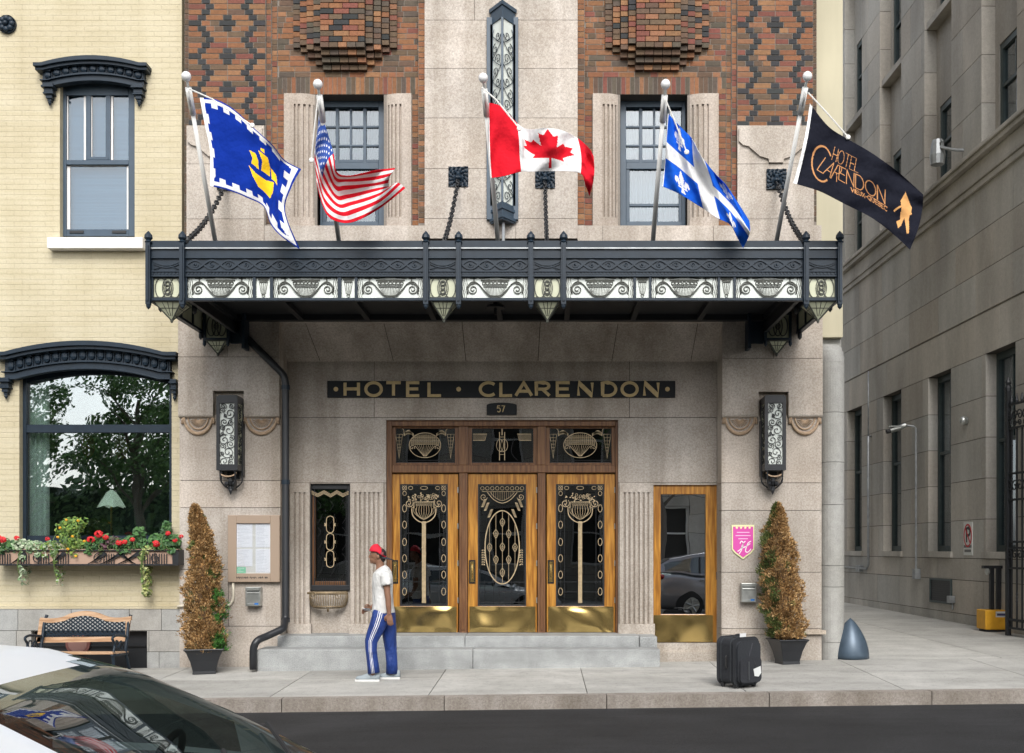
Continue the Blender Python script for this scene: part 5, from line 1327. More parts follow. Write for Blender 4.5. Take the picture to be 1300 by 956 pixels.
flag('blue_city_flag', 'royal blue flag with a white battlement border and a golden ship', [
    (0, [(90,168),(115,300),(140,430),(140,598)]), (.2, [(172,178),(190,330),(205,470),(220,615)]), (.4, [(258,226),(278,370),(300,510),(322,655)]),
    (.6, [(345,308),(360,430),(380,560),(402,698)]), (.8, [(440,395),(445,500),(450,620),(436,785)]), (.9, [(500,470,.05),(492,560,.08),(470,690,.02),(490,845)]), (1, [(582,515),(535,600,-.05),(505,720,.06),(577,905)])],
    3.824, (230,80), 150, 100, c_blue, -2.35, lambda u, v: .10*u*math.sin(u*9+v*3)+.05*math.sin(v*5+u*14)*u, [(38,125,-2.72),(150,175,-2.6),(345,303,-2.5)], hem=.06)
def c_us(U, V):
    C = np.zeros(U.shape+(3,)); k = np.floor(V*13).astype(int); C[:] = WHT; C[k % 2 == 0] = RED
    can_ = (U < .4) & (V < 7/13); C[can_] = (.03,.07,.27)
    for r_ in range(9):
        for c__ in range(6 if r_ % 2 == 0 else 5):
            cu = (.4/12)*(1+2*c__+(0 if r_ % 2 == 0 else 1)); cv = (7/13)/10*(r_+1)
            st_ = []
            for q in range(10): a = math.pi*q/5-math.pi/2; rr = .026*(1 if q % 2 == 0 else .45); st_.append((cu+rr*math.cos(a)/1.9, cv+rr*math.sin(a)))
            C[ipoly(U, V, st_)] = (.8,.8,.8)
    return C
flag('striped_flag', 'red and white striped flag with white stars on blue, folded over itself by the wind', [
    (0, [(72,150),(62,260),(48,380),(40,475),(52,530)]), (.2, [(104,270),(88,360),(62,450),(58,540),(60,640)]), (.4, [(152,430),(118,470),(92,555),(100,680),(118,790)]),
    (.55, [(168,535,-.05),(160,590),(165,680,.06),(185,760),(215,832)]), (.7, [(240,560,-.12),(225,600,-.02),(235,680,.08),(270,745,.02),(315,808)]),
    (.85, [(400,528,-.16),(385,590,-.04),(400,640,.06),(415,690),(440,735)]), (1, [(508,515,-.1),(478,565,.0),(470,625,.08),(520,600,.02),(567,630)])],
    4.55, (390,100), 190, 130, c_us, -2.45, lambda u, v: .10*u*math.sin(u*10+v*4)+.03*math.sin(u*22+v*8), [(60,130,-2.72),(40,300,-2.62),(24,470,-2.5)], hem=.01)
LEAF = [(0,.5),(.09,.33),(.18,.38),(.13,.08),(.26,.22),(.29,.15),(.42,.18),(.37,.04),(.44,0),(.22,-.18),(.25,-.27),(.02,-.23),(.025,-.5)]
def c_ca(U, V):
    C = np.zeros(U.shape+(3,)); C[:] = WHT; C[(U < .25) | (U > .77)] = RED
    P = LEAF+[(-x, y) for x, y in reversed(LEAF[1:])]; a = -.12
    C[ipoly(U, V, [(.50+x*.52*math.cos(a)*.92-y*.1*math.sin(a), .47-y*.86+x*.12) for x, y in P])] = RED
    return C
flag('maple_leaf_flag', 'red and white flag with a red maple leaf streaming to the right', [
    (0, [(85,175),(88,300),(92,450),(99,592)]), (.13, [(160,198),(150,320),(148,460),(175,580)]), (.25, [(248,290,.05),(258,380,-.03),(262,470,.03),(270,556)]), (.33, [(310,322,.03),(305,400,.1),(300,480,.02),(318,556)]),
    (.5, [(410,315,-.05),(420,400,-.1),(430,480,-.04),(432,553)]), (.65, [(500,330),(515,410),(525,490),(525,553)]), (.78, [(585,375,.05),(600,440,.02),(605,510),(600,570)]), (.9, [(640,425),(640,490,.06),(635,560),(622,630)]), (1, [(668,470),(672,550),(665,620),(645,690)])],
    4.347, (600,90), 170, 100, c_ca, -2.5, lambda u, v: .09*u*math.sin(u*11+v*2.5)+.02*math.sin(u*26+v*7), [(50,90,-2.75),(130,160,-2.72),(258,318,-2.66)], hem=.018)
def c_qc(U, V):
    C = np.zeros(U.shape+(3,)); C[:] = QB; C[(abs(V-.5) < .11) | (abs(U-.5) < .085)] = WHT
    for cu in (.22, .78):
        for cv in (.2, .8):
            s_ = 1.0
            for p in ([(0,-.17),(.035,-.06),(.012,.05),(-.012,.05),(-.035,-.06)], [(-.015,.03),(-.05,-.05),(-.085,-.05),(-.10,.0),(-.075,.035),(-.07,0),(-.05,.05)], [(.015,.03),(.05,-.05),(.085,-.05),(.10,.0),(.075,.035),(.07,0),(.05,.05)], [(-.06,.05),(.06,.05),(.06,.075),(-.06,.075)], [(-.012,.07),(.012,.07),(.03,.14),(-.03,.14)]):
                C[ipoly(U, V, [(cu+a*.8*s_, cv+b*s_) for a, b in p])] = WHT
    return C
flag('cross_flag', 'bright blue flag with a white cross and white lilies hanging to the right', [
    (0, [(118,225),(108,350),(100,480),(88,608)]), (.2, [(172,285),(170,410),(175,530),(190,656)]), (.4, [(238,352),(245,480,.04),(270,610),(295,722)]), (.55, [(290,445,-.05),(330,570),(345,660),(372,772)]),
    (.7, [(368,545,-.05),(400,640),(415,720),(440,808)]), (.85, [(440,625),(465,710,.06),(468,780),(478,870)]), (1, [(545,790),(550,840),(540,880,.05),(512,935)])],
    4.153, (820,90), 160, 100, c_qc, -2.4, lambda u, v: .09*u*math.sin(u*10+v*4)+.03*math.sin(u*21-v*6), [(103,150,-2.72),(150,260,-2.65),(215,428,-2.55)], hem=.014)
def c_bk(U, V):
    asp = 1.75; C = np.zeros(U.shape+(3,)); C[:] = (.008,.009,.016); G = (.50,.24,.10)
    def text(s, u0, v1, h, w_, sp=.25, slant=0, sx=1):
        x = u0
        for ch in s:
            sts, wd = letter(ch)
            for s_ in sts:
                pts = [(x+p[0]*h*sx/asp+slant*p[1]*h/asp, v1-p[1]*h+0*x) for p in s_]
                C[dseg(U, V, pts, asp) < w_] = G
            x += (wd+sp)*h*sx/asp
        return x
    C[dseg(U, V, [(.20+.085*math.cos(R(a)), .56+.26*math.sin(R(a))) for a in range(50, 311, 10)], asp) < .011] = G
    x = text('LAR', .17, .70, .26, .0055, .10, .3, .48); x = text('ENDON', x+.008, .655, .215, .0065, .16, 0, .68)
    text('HOTEL', .27, .41, .19, .0042, .16, .12, .50); text('VIEUX-QUEBEC', .45, .735, .055, .005, .3, 0, .85)
    C[dseg(U, V, [(.60,.675),(.745,.675)], asp) < .004] = G
    for p in ([(.865,.26),(.90,.40),(.915,.43),(.905,.62),(.925,.80),(.905,.82),(.875,.66),(.855,.78),(.83,.84),(.815,.78),(.845,.72),(.85,.55),(.84,.45)], [(.865,.34),(.92,.52),(.91,.56),(.86,.45)]): C[ipoly(U, V, p)] = (.60,.32,.12)
    C[dseg(U, V, [(.80,.66),(.865,.47)], asp) < .009] = (.60,.32,.12)
    return C
flag('black_hotel_flag', 'black flag with golden hotel lettering and a small walking figure', [
    (0, [(192,165),(172,300),(145,430),(108,567)]), (.2, [(285,280),(270,400),(248,500),(240,608)]), (.4, [(385,345),(375,460),(368,570),(375,676)]), (.6, [(500,412),(495,520),(495,630),(505,742)]), (.8, [(630,505,.03),(625,600),(618,710),(625,835)]), (1, [(765,625),(760,700,.05),(738,800),(698,903)])],
    3.98, (980,90), 300, 170, c_bk, -2.6, lambda u, v: .07*u*math.sin(u*8+v*2)+.012*math.sin(u*24+v*8), [(183,110,-2.75),(280,215,-2.7),(385,335,-2.62)], asp=1.75, hem=.04)

# =====================================================================
# things fixed to the walls
# =====================================================================
m = MB(); yp = -.09
pts = [at(305,398,yp), at(308,424,yp), at(360.5,476,yp), at(362.5,486,yp), at(362.5,786,yp-.0), at(360,798,yp-.2), at(338,808,-.42), at(326,813,-.55), at(321.5,822,-.56), at(321.5,850,-.56)]
P2 = []
for i, p in enumerate(pts):
    if 0 < i < len(pts)-1:
        a = p+(pts[i-1]-p).normalized()*.05; b = p+(pts[i+1]-p).normalized()*.05; P2 += [a, p*.5+(a+b)*.25, b]
    else: P2.append(p)
dpz = thing('downpipe', 'black rainwater pipe running down the left edge of the entrance recess', 'downpipe', at(362, 800, yp))
m.tube(P2, .05, 12); m.build('pipe', M['plastic'], dpz, smooth=True)
m = MB()
for p in (612, 787, 492): c_ = at(362.5, p, yp); m.lathe([(.058,-.03),(.058,.03)], tuple(c_), 12)
m.build('pipe_collar', M['iron'], dpz)

mb_ = thing('menu_board', 'taupe framed menu case with white menu sheets on the left pier', 'notice board', at(321, 738, 0))
m = MB(); y = -.07
def fbx(m, a, b, p0, p1, y, t, **k): m.box(PX(a,y), PX(b,y), y, y+t, PZ(p1,y), PZ(p0,y), **k)
fbx(m, 289, 300, 654, 739, y, .068); fbx(m, 343, 355, 654, 739, y, .068); fbx(m, 300, 343, 654, 664.5, y, .068); fbx(m, 300, 343, 728, 739, y, .068); m.build('frame', M['tan'], mb_, bevel=.006)
m = MB(); fbx(m, 299, 344, 663, 729, -.04, .03); m.build('backing', M['whitepaint'], mb_)
def sheet(a, b, c, d, green=False):
    m = MB(); y = -.044; fbx(m, a, b, c, d, y, .003, c=(.85,.86,.93) if not green else (.25,.62,.42))
    rr = random.Random(int(a*c)); n = int((d-c)/1.9)
    for k in range(n):
        yy = c+1.5+k*1.9
        if yy < d-1.2: q = rr.uniform(.35,.9); w2 = (b-a-2)*q; xc = (a+b)/2 if k % 4 == 0 else a+1+w2/2; fbx(m, xc-w2/2, xc+w2/2, yy, yy+.45, y-.0012, .001, c=(.62,.64,.70) if not green else (.8,.9,.85))
    m.build('menu_sheet', M['paint'], mb_)
sheet(300.5, 320.5, 665, 695); sheet(324.5, 342.5, 665, 695); sheet(300.5, 320.5, 697, 719); sheet(324.5, 342.5, 697, 727); sheet(300, 312, 720, 727.5, True)
m = MB(); y = -.0715
for a, w_ in ((300,8),(309,6),(317,9),(328,6),(336,4)): m.strip([(PX(a+w_*i/8,y), PZ(733.3+1.1*math.sin(i*2.3+a),y)) for i in range(9)], .007, .001, y=y+.0005)
m.build('lettering', M['rubber'], mb_)
m = MB(); m.box(PX(301,-.068), PX(342,-.068), -.066, -.062, PZ(727,-.066), PZ(665,-.066)); m.build('glass', M['clearglass'], mb_)
m = MB(); y = -.03
m.tube([at(296,739,y), at(296,757,y)]+[at(288+8*math.cos(R(a)), 757+12*math.sin(R(a)), y) for a in range(0, 91, 15)]+[at(262,769.5,y), at(226,769.5,y), at(226,769.5,.06)], .018, 8)
tag(m.build('conduit_pipe', M['creampipe'], smooth=True), 'thin cream conduit running from the menu board to the cream wall', 'pipe')

def ashbox(px, py, label):
    t = thing('wall_ashtray', label, 'ashtray', at(px, py+13, 0), 'steel ashtray boxes on the piers')
    y = -.12; m = MB(); fbx(m, px-9.5, px+9.5, py-6, py+12, y, .118); fbx(m, px-9.7, px+9.7, py-12, py-7.6, y-.005, .123); fbx(m, px-9.5, px-8, py-8, py-5, y, .11); fbx(m, px+8, px+9.5, py-8, py-5, y, .11); m.build('box', M['steel'], t, bevel=.004)
    m = MB(); fbx(m, px-8, px+8, py-7.5, py-5.6, y+.02, .02); fbx(m, px-7.5, px+7.5, py-3.6, py-3.2, y-.001, .001, ); m.build('slot', M['rubber'], t)
    m = MB(); fbx(m, px+2, px+7, py+8, py+10.2, y-.0015, .001, c=(.02,.16,.5)); fbx(m, px-7.5, px+1, py+8.4, py+9, y-.0015, .001, c=(.4,.42,.42)); m.build('label', M['paint'], t)
ashbox(321, 757.5, 'small steel ashtray box under the menu board'); ashbox(951, 752.5, 'small steel ashtray box under the pink shield sign')

sh = thing('shield_sign', 'pink shield-shaped hotel rating sign with four stars and a script letter', 'sign', at(943, 710, 0))
def shp(k): return [(-14.2*k,-21*k),(14.2*k,-21*k),(14.2*k,10*k),(10*k,15*k),(0,22.5*k),(-10*k,15*k),(-14.2*k,10*k)]
def shq(k, ya, yb, c, m): m.prism([(PX(943+a,0), PZ(687.5+b,0)) for a, b in shp(k)][::-1], ya, yb, c=c)
m = MB(); shq(1, -.02, -.002, (.72,.74,.40), m); shq(.9, -.023, -.018, (.62,.07,.36), m); sp_ = m.build('plate', M['paint'], sh)
m = MB(); y = -.023
P_ = lambda a, b: (PX(a,0), PZ(b,0))
for k in range(4):
    st_ = [P_(935+k*5.4+2.0*(1 if q % 2 == 0 else .45)*math.cos(math.pi*q/5+math.pi/2), 670-2.0*(1 if q % 2 == 0 else .45)*math.sin(math.pi*q/5+math.pi/2)) for q in range(10)]; m.prism(st_[::-1], y-.003, y, c=(.85,.85,.45))
for (yy, w_) in ((676,8),(680,9.5),(684,6)): m.strip([P_(943-w_,yy), P_(943+w_,yy)], .012, .002, y=y, c=(.8,.5,.68))
for s_ in ([(936,700),(940,697),(943,690),(946,687)], [(939,690),(941,687),(943,690),(941,698),(938,703)], [(940,696),(946,694),(952,690)], [(953,687),(949,690),(946,699),(949,701),(953,697)]): m.strip([P_(*p) for p in sp2(s_)], .012, .0025, y=y, c=(.85,.78,.80))
m.build('lettering', M['paint'], sp_)

# =====================================================================
# bench
# =====================================================================
bn = thing('park_bench', 'park bench with a black lattice back in a light wooden frame against the cream house', 'bench', at(106, 855, -.6))
YBk = -.45; m = MB()
def bq(px, py, y=YBk): return (PX(px,y), PZ(py,y))
top = sp2([(52,784),(66,785),(80,783),(92,778),(108,775.6),(124,778),(138,783),(152,784),(167,782)], 5)
low_ = [(x, y+5.5+(.5 if 80 < x < 138 else 0)) for x, y in top]
poly = [bq(*p) for p in top]+[bq(*p) for p in reversed(low_)]; L = len(poly); n = len(top)
vs = [(p[0], YBk-.02, p[1]) for p in poly]+[(p[0], YBk+.02, p[1]) for p in poly]
m.add(vs, [(L-1-i, L-2-i, i+1, i) for i in range(n-1)]+[(L+i, L+i+1, 2*L-2-i, 2*L-1-i) for i in range(n-1)]+[(i, (i+1) % L, (i+1) % L+L, i+L) for i in range(L)])
fr_ = [[(51,785),(57,785),(52,815),(47,815)], [(160,788),(166,785),(163,809),(160,809)], [(47,809),(160,808),(161,814),(47,816)]]
for p in fr_: m.prism([bq(*q) for q in p][::-1], YBk-.018, YBk+.018)
m.build('backrest_frame', M['benchwood'], bn)
m = MB()
def topz(x): 
    for a, b in zip(low_[:-1], low_[1:]):
        if a[0] <= x <= b[0]: return a[1]+(b[1]-a[1])*(x-a[0])/(b[0]-a[0])
    return 790
def inside(x, y): return 54 < x < 161 and topz(x)-.5 < y < 809
for k in range(-14, 26):
    for sg in (-1, 1):
        run = []
        for t_ in range(0, 60):
            x = 50+k*6.2+t_*.9*sg+(0 if sg > 0 else 30); yy = 776+t_*.7
            if inside(x, yy): run.append(bq(x, yy))
            elif run: break
        if len(run) > 1: m.strip(run, .016, .01+(.004 if sg > 0 else 0), y=YBk+.005)
m.strip([bq(55,806), bq(160,805)], .02, .02, y=YBk+.006)
m.build('backrest_lattice', M['iron'], bn)
for i in range(5):
    m = MB(); y0 = -1.02+i*.11; z = PZ(828,-.98)+.005*(i == 0)-.008*i; xa, xb = PX(43,-.9), PX(148,-.9); m.box(xa, xb, y0, y0+.085, z-.03, z); m.build('seat_slat', M['benchwood'], bn, bevel=.004)
for px in (43.5, 160):
    m = MB(); x = PX(px,-.7)+(.02 if px < 100 else -.06); gzz = gz(x,-.7); zs_ = PZ(828,-.98)-.03
    m.tube(smooth_path([(x, -.40, gzz), (x, -.50, zs_-.12), (x, -.56, zs_), (x, -.50, zs_+.2), (x, YBk, PZ(790,YBk)), (x+.02, YBk+.03, PZ(781,YBk))], 5), .022, 8)
    m.tube(smooth_path([(x, -1.06, gzz-.02), (x, -.96, zs_-.15), (x, -1.0, zs_)], 5), .022, 8)
    m.tube([(x, -1.02, zs_-.01), (x, -.5, zs_-.03)], .02, 8)
    m.tube(smooth_path([(x, -.98, zs_), (x, -.93, zs_+.12), (x, -1.0, zs_+.21), (x, -.85, zs_+.235), (x, -.55, zs_+.2)], 5), .017, 8)
    m.tube([(x, -.86+.05*math.cos(q*.5), zs_+.12+.05*math.sin(q*.5)) for q in range(13)], .010, 5)
    m.tube([(x, -.72+.06*math.cos(q*.5), zs_+.09+.06*math.sin(q*.5)) for q in range(13)], .010, 5)
    m.build('bench_end', M['iron'], bn, smooth=True)

# =====================================================================
# window box and its plants
# =====================================================================
wb = thing('window_box', 'long tan flower box behind black ironwork under the big cream house window', 'flower box', (PX(110,-.1), -.1, PZ(718,-.1)))
yb0 = -.22; m = MB()
def wq(px, py): return (PX(px,yb0), PZ(py,yb0))
x0, x1 = PX(-9,yb0), PX(225,yb0); m.box(x0, x1, yb0+.02, YC-.005, PZ(716,yb0), PZ(697,yb0)); m.build('box', mat('tan box', (.40,.27,.20), .8), wb)
m = MB(); t_ = .02
m.box(x0-.02, x1+.02, yb0-.02, YC-.004, PZ(718,yb0), PZ(716,yb0)); m.box(x0-.02, x1+.02, yb0-.01, yb0+.01, PZ(699.5,yb0), PZ(698,yb0)); m.box(x1, x1+.02, yb0-.01, YC, PZ(716,yb0), PZ(698,yb0))
m.box(PX(219,yb0), x1, yb0-.008, yb0+.01, PZ(716,yb0), PZ(698,yb0))
for c_ in (6, 30, 55, 80, 138, 190, 205):
    for k in range(5): m.strip([wq(c_+k*3.2-6, 716), wq(c_+k*3.2-6, 703)], .011, .01, y=yb0)
for (xa, xb) in ((14,34),(62,84),(112,136),(128,158),(150,180),(172,150)):
    for k in range(4): m.strip([wq(xa+(xb-xa)*.1*k, 716-k*1.2), wq(xb-(xb-xa)*.05*k, 703-k*.9)], .012, .012, y=yb0)
for c_ in (48, 125, 198): m.strip(spiral(wq(c_,709)[0], wq(c_,709)[1], .07, 90, 1.5), .010, .011, y=yb0)
m.build('ironwork', M['irondark'], wb)
def leafq(m, c, r, n, cl, asp=.55):
    n = n.normalized(); a = n.orthogonal().normalized(); q = rnd.uniform(0, 6.28); b = n.cross(a); e = a*math.cos(q)+b*math.sin(q); f = n.cross(e)
    m.add([c-e*r, c+f*r*asp+n*r*.15, c+e*r, c-f*r*asp+n*r*.15], [(0,1,2,3)], c=cl)
def rv(): 
    return Vector((rnd.gauss(0,1), rnd.gauss(0,1), rnd.gauss(0,1))).normalized()
def plant(name, label, cat, blobs, greens, size, n, flowers=(), fcol=(.6,.01,.015), stems=()):
    m = MB(); y = -.10
    B = [(at(px, py, y), rx/92.47, rz/92.47) for px, py, rx, rz in blobs]; tot = sum(b[1]*b[2] for b in B)
    for c0, rx, rz in B:
        for k in range(int(n*rx*rz/tot)):
            d = rv(); r_ = rnd.uniform(.35,1)**.5; p = c0+Vector((d.x*rx*r_, d.y*.17*r_, d.z*rz*r_)); g_ = rnd.choice(greens); q = rnd.uniform(.7,1.25)
            leafq(m, p, rnd.uniform(.7,1.3)*size, (d+Vector((0,-.8,.5))+rv()*.6), (g_[0]*q, g_[1]*q, g_[2]*q))
    bx = B[0][0]; t_ = thing(name, label, cat, (bx.x, y, PZ(697,y)), 'plants in the window box')
    fo = m.build('foliage', M['leaf'], t_)
    m = MB()
    for c0, rx, rz in B[:3]+[b for b in B[3:] if b[1] < .07]: m.tube(smooth_path([Vector((c0.x+.02, y-.16, PZ(699,y))), Vector((c0.x-.015, y-.17, c0.z*.5+PZ(699,y)*.5)), Vector((c0.x, y-.10 if c0.z < 1.5 else y, c0.z))], 3), .005, 5, c=(.10,.16,.04))
    m.build('stem', M['leaf'], t_)
    for (px, py, r_) in flowers:
        m = MB(); c0 = at(px, py, y-.17); s_ = r_/92.47
        for k in range(46): 
            d = rv(); q = rnd.uniform(.7,1.2); leafq(m, c0+Vector((d.x*s_, d.y*s_*.7, d.z*s_*.8)), s_*.42, d+Vector((0,-.6,.2)), (fcol[0]*q, fcol[1]*q, fcol[2]*q), .9)
        m.build('flower', M['leaf'], t_)
    return t_
G1 = [(.045,.13,.03),(.06,.16,.035),(.035,.10,.03)]; G2 = [(.30,.38,.24),(.42,.48,.34),(.16,.26,.12)]; G3 = [(.12,.22,.03),(.18,.26,.04),(.08,.17,.03)]; PU = [(.09,.035,.05),(.13,.05,.07),(.05,.06,.02)]; IV = [(.30,.34,.10),(.14,.22,.06),(.40,.42,.18)]
plant('geranium', 'red geranium at the left end of the window box', 'plant', [(3,692,10,9),(16,694,9,8),(8,701,9,6)], G1, .036, 420, [(3,685,4),(-2,682,3),(21,683,3)])
plant('silver_plant', 'silvery green trailing plant in the left half of the window box', 'plant', [(28,694,13,10),(46,695,12,9),(33,706,7,10),(52,704,6,7),(32,722,3.5,10),(31,736,2,7)], G2, .027, 800)
plant('silver_plant', 'second silvery trailing plant with one red bloom next to the yellow flowering vine', 'plant', [(64,695,11,9),(73,701,9,9),(75,714,3.5,8),(76,726,2,7),(77,738,1.4,6),(61,706,5,6)], G2+G3, .025, 640, [(60,684,2.6)])
plant('flowering_vine', 'upright light green vine with small yellow orange flowers in the window box', 'plant', [(92,668,15,12),(88,684,13,11),(98,692,14,8),(76,672,3,8),(106,662,4,5),(96,703,12,7)], G3, .025, 950, [(84,660,1.5),(99,661,1.5),(76,670,1.6),(92,681,1.6),(107,687,1.6),(86,697,1.6),(73,682,1.6),(96,706,1.6)], (.75,.38,.01))
plant('geranium', 'red geranium with three bright blooms in the middle of the window box', 'plant', [(122,691,12,10),(133,687,10,9),(118,699,9,7)], G1, .036, 520, [(125,678,4.6),(115,685,4.2),(134,682,3.2)])
plant('coleus', 'dark purple leaved coleus between the red geraniums', 'plant', [(136,693,10,9),(144,688,8,7),(132,701,6,6)], PU, .032, 380)
plant('geranium', 'low red geranium with flat blooms right of the purple coleus', 'plant', [(155,693,14,9),(170,689,12,10),(177,677,6,9),(183,692,10,8),(162,700,11,5)], G1, .035, 680, [(151,689,3.6),(158,688,3),(168,685,2.8)])
plant('trailing_ivy', 'yellow variegated ivy trailing far down from the window box', 'plant', [(188,699,8,8),(184,707,7,7),(186,722,5.5,10),(186,738,4.4,9),(187,751,3.4,8)], IV, .027, 560)
plant('geranium', 'tall bushy red geranium at the right end of the window box', 'plant', [(208,691,15,11),(218,688,11,10),(200,686,9,9),(212,671,4,10),(222,699,7,7)], G1, .036, 900, [(198,690,4.2),(213,677,3),(222,686,2.6),(230,681,2.4)])

# table lamp inside the window
tl = thing('table_lamp', 'table lamp with a scalloped pale glass shade standing inside the big window', 'lamp', at(143, 690, .75))
m = MB(); c_ = at(141.5, 643, .75)
n = 24; prof = [(.02,.24),(.07,.20),(.13,.10),(.19,.0)]; vs = []
for r_, z in prof:
    for k in range(n): a = 2*math.pi*k/n; sc_l = 1+.10*math.cos(a*6)*(r_ > .1); vs.append((c_.x+r_*sc_l*math.cos(a), c_.y+r_*sc_l*math.sin(a), c_.z+z-.02*(r_ > .15)*math.cos(a*6)))
m.add(vs, [(i*n+k, i*n+(k+1) % n, (i+1)*n+(k+1) % n, (i+1)*n+k) for i in range(3) for k in range(n)]); m.build('lamp_shade', mat('pale green glass shade', (.60,.72,.62), .3, emis=((.8,.9,.75), .25)), tl)
m = MB(); m.tube([c_+Vector((0,0,.2)), c_+Vector((0,0,-.75))], .014, 8); m.lathe([(.1,0),(.1,.03),(.02,.06)], (c_.x, c_.y, c_.z-.78), 12); m.build('lamp_stand', M['brass'], tl)
sl = MB(); sl.box(PX(26,.6), PX(216,.6), .55, 1.1, c_.z-.82, c_.z-.78); tag(sl.build('window_shelf', M['whitepaint']), 'white shelf behind the big cream house window that carries the table lamp', 'shelf')
# =====================================================================
# planters and dead cedars
# =====================================================================
def planter(px, y, pw, label):
    c = at(px, 700, y); x = c.x; z0 = gz(x, y); t = thing('planter', label, 'planter', (x, y, z0), 'square black planters by the piers')
    m = MB(); s_ = pw/2*(y+D0)/F; lv = [(0,.62),(.05,.60),(.22,.74),(.36,.92),(.40,1.0),(.405,1.06),(.43,1.06),(.43,.94),(.38,.90)]; h = 1
    ang = R(14); vs = []
    for z, k in lv:
        for q in range(4):
            a = ang+math.pi/4+q*math.pi/2; vs.append((x+s_*k*1.30*math.cos(a), y+s_*k*1.30*math.sin(a), z0+z*.78))
    fs = [(i*4+q, i*4+(q+1) % 4, (i+1)*4+(q+1) % 4, (i+1)*4+q) for i in range(len(lv)-1) for q in range(4)]+[(3,2,1,0)]
    m.add(vs, fs); m.build('pot', M['plastic'], t, bevel=.01)
    m = MB(); m.add([(x+s_*.93*1.25*math.cos(ang+math.pi/4+q*math.pi/2), y+s_*.93*1.25*math.sin(ang+math.pi/4+q*math.pi/2), z0+.31) for q in range(4)], [(0,1,2,3)]); m.build('soil', mat('soil', (.05,.035,.025), .95), t)
    return x, y, z0+.31
def cedar(px, ytree, pyt, pyb, prof, label, greenf, seed):
    rr = random.Random(seed); c = at(px, pyb, ytree); zt = PZ(pyt, ytree); zb = c.z; H = zt-zb; s_ = (ytree+D0)/F
    t = thing('cedar_tree', label, 'cedar', (c.x, ytree, zb-.05), 'columnar cedars in planters')
    def rad(v):
        for (a, ra, oa), (b, rb, ob) in zip(prof[:-1], prof[1:]):
            if a <= v <= b: q = (v-a)/(b-a); return (ra+(rb-ra)*q)*s_, (oa+(ob-oa)*q)*s_
        return 0, 0
    br = [(.42,.25,.095),(.50,.31,.13),(.32,.19,.07),(.58,.39,.19),(.24,.13,.05)]; gr = [(.09,.12,.03),(.13,.14,.04),(.06,.10,.025)]; li = [(.05,.17,.03),(.08,.22,.04)]
    m = MB()
    N = 8200
    for i in range(N):
        v = rr.random()**1.15; r0, ox = rad(v)
        if r0 <= 0: continue
        a = rr.uniform(0, 2*math.pi); lump = 1+.20*math.sin(a*3+v*23)+.15*math.sin(a*5-v*41+1); rr_ = r0*.84*lump*rr.uniform(.5,1.0)**.6*(1.14 if rr.random() < .12 else 1)
        p = Vector((c.x+ox+rr_*math.cos(a), ytree+rr_*math.sin(a)*.9, zb+v*H))
        nz_ = noise.noise(p*6)+.4*noise.noise(p*18); g = greenf(math.cos(a), v, nz_)
        pal = br if g == 0 else gr if g == 1 else li
        out = Vector((math.cos(a), math.sin(a), .9+rr.uniform(-.4,.9))).normalized()
        for k in range(4):
            b = rr.choice(pal); q = rr.uniform(.55,1.35)*(1+.45*nz_); d = (out+Vector((rr.gauss(0,.4), rr.gauss(0,.4), rr.gauss(0,.4)))).normalized(); L_ = rr.uniform(.02,.052); sd = d.orthogonal().normalized(); 
            sd = (sd*math.cos(k*1.6)+d.cross(sd)*math.sin(k*1.6))*L_*.17
            o_ = p+d*.006*k; m.add([o_, o_+d*L_*.55+sd, o_+d*L_, o_+d*L_*.55-sd], [(0,1,2,3)], c=(b[0]*q, b[1]*q, b[2]*q))
    m.build('foliage', M['leaf'], t)
    m = MB(); pts = [Vector((c.x+rad(v)[1], ytree, zb+v*H)) for v in (0,.2,.4,.6,.8,.93)]
    m.tube([pts[0]-Vector((0,0,.08))]+pts, [.03]+[max(.008, rad(v)[0]*.42) for v in (0,.2,.4,.6,.8,.93)], 10, c=(.13,.075,.035)); m.build('trunk', M['leaf'], t)
planter(260, -.62, 50, 'square black planter under the dead cedar by the menu board')
cedar(259, -.62, 643, 828, [(0,24,1),(.06,27,1),(.25,27.5,0),(.42,25,-1),(.55,21,0),(.68,16,0),(.8,13,-4),(.9,9,-9),(.95,6,-10),(1,1,-11)], 'dead brown cedar with green shoots on its right side, beside the menu board', lambda ca, v, n: 2 if (ca > .72 and v < .42 and n > -.15) else (1 if n > .42 else 0), 1)
planter(999.5, -.33, 42, 'square black planter under the dead cedar by the pink shield sign')
cedar(992, -.33, 641, 810, [(0,22,7),(.06,25,5),(.25,27,2),(.42,27,-1),(.55,25,-3),(.68,22,-5),(.8,16,-6),(.9,9,-5),(.95,6,-5),(1,1,-5)], 'dead brown cedar still dull green on its left side, on the right pier', lambda ca, v, n: 1 if (ca < -.35 and n > -.05) or n > .6 else 0, 2)

# =====================================================================
# blue steel bumper, alley fittings
# =====================================================================
m = MB(); xb, yb_ = PX(1069,.55), .55; rb = .23*1.0; g0 = gz(xb,.3)
n = 24; prof = []
for i in range(11):
    t_ = i/10; prof.append((max(.002, .255*math.cos(R(90*t_))**.75), .56*t_ ))
m.lathe([(r_, z) for r_, z in prof], (xb+.02, yb_-.35, g0), 24)
gd = thing('corner_bumper', 'slate blue pointed steel bumper guarding the stone corner at the alley mouth', 'bollard', (xb, yb_-.35, g0))
m.build('shell', M['bumperblue'], gd, smooth=True)
m = MB(); m.box(xb-.30, xb-.2, yb_-.36, yb_-.2, g0, g0+.36); m.box(xb-.34, xb-.2, yb_-.4, yb_-.2, g0, g0+.03); m.build('mounting_plate', M['bumperblue'], gd)
m = MB(); m.box(xb-.335, xb-.29, yb_-.41, yb_-.4, g0+.01, g0+.05); m.build('sticker', M['whitepaint'], gd)
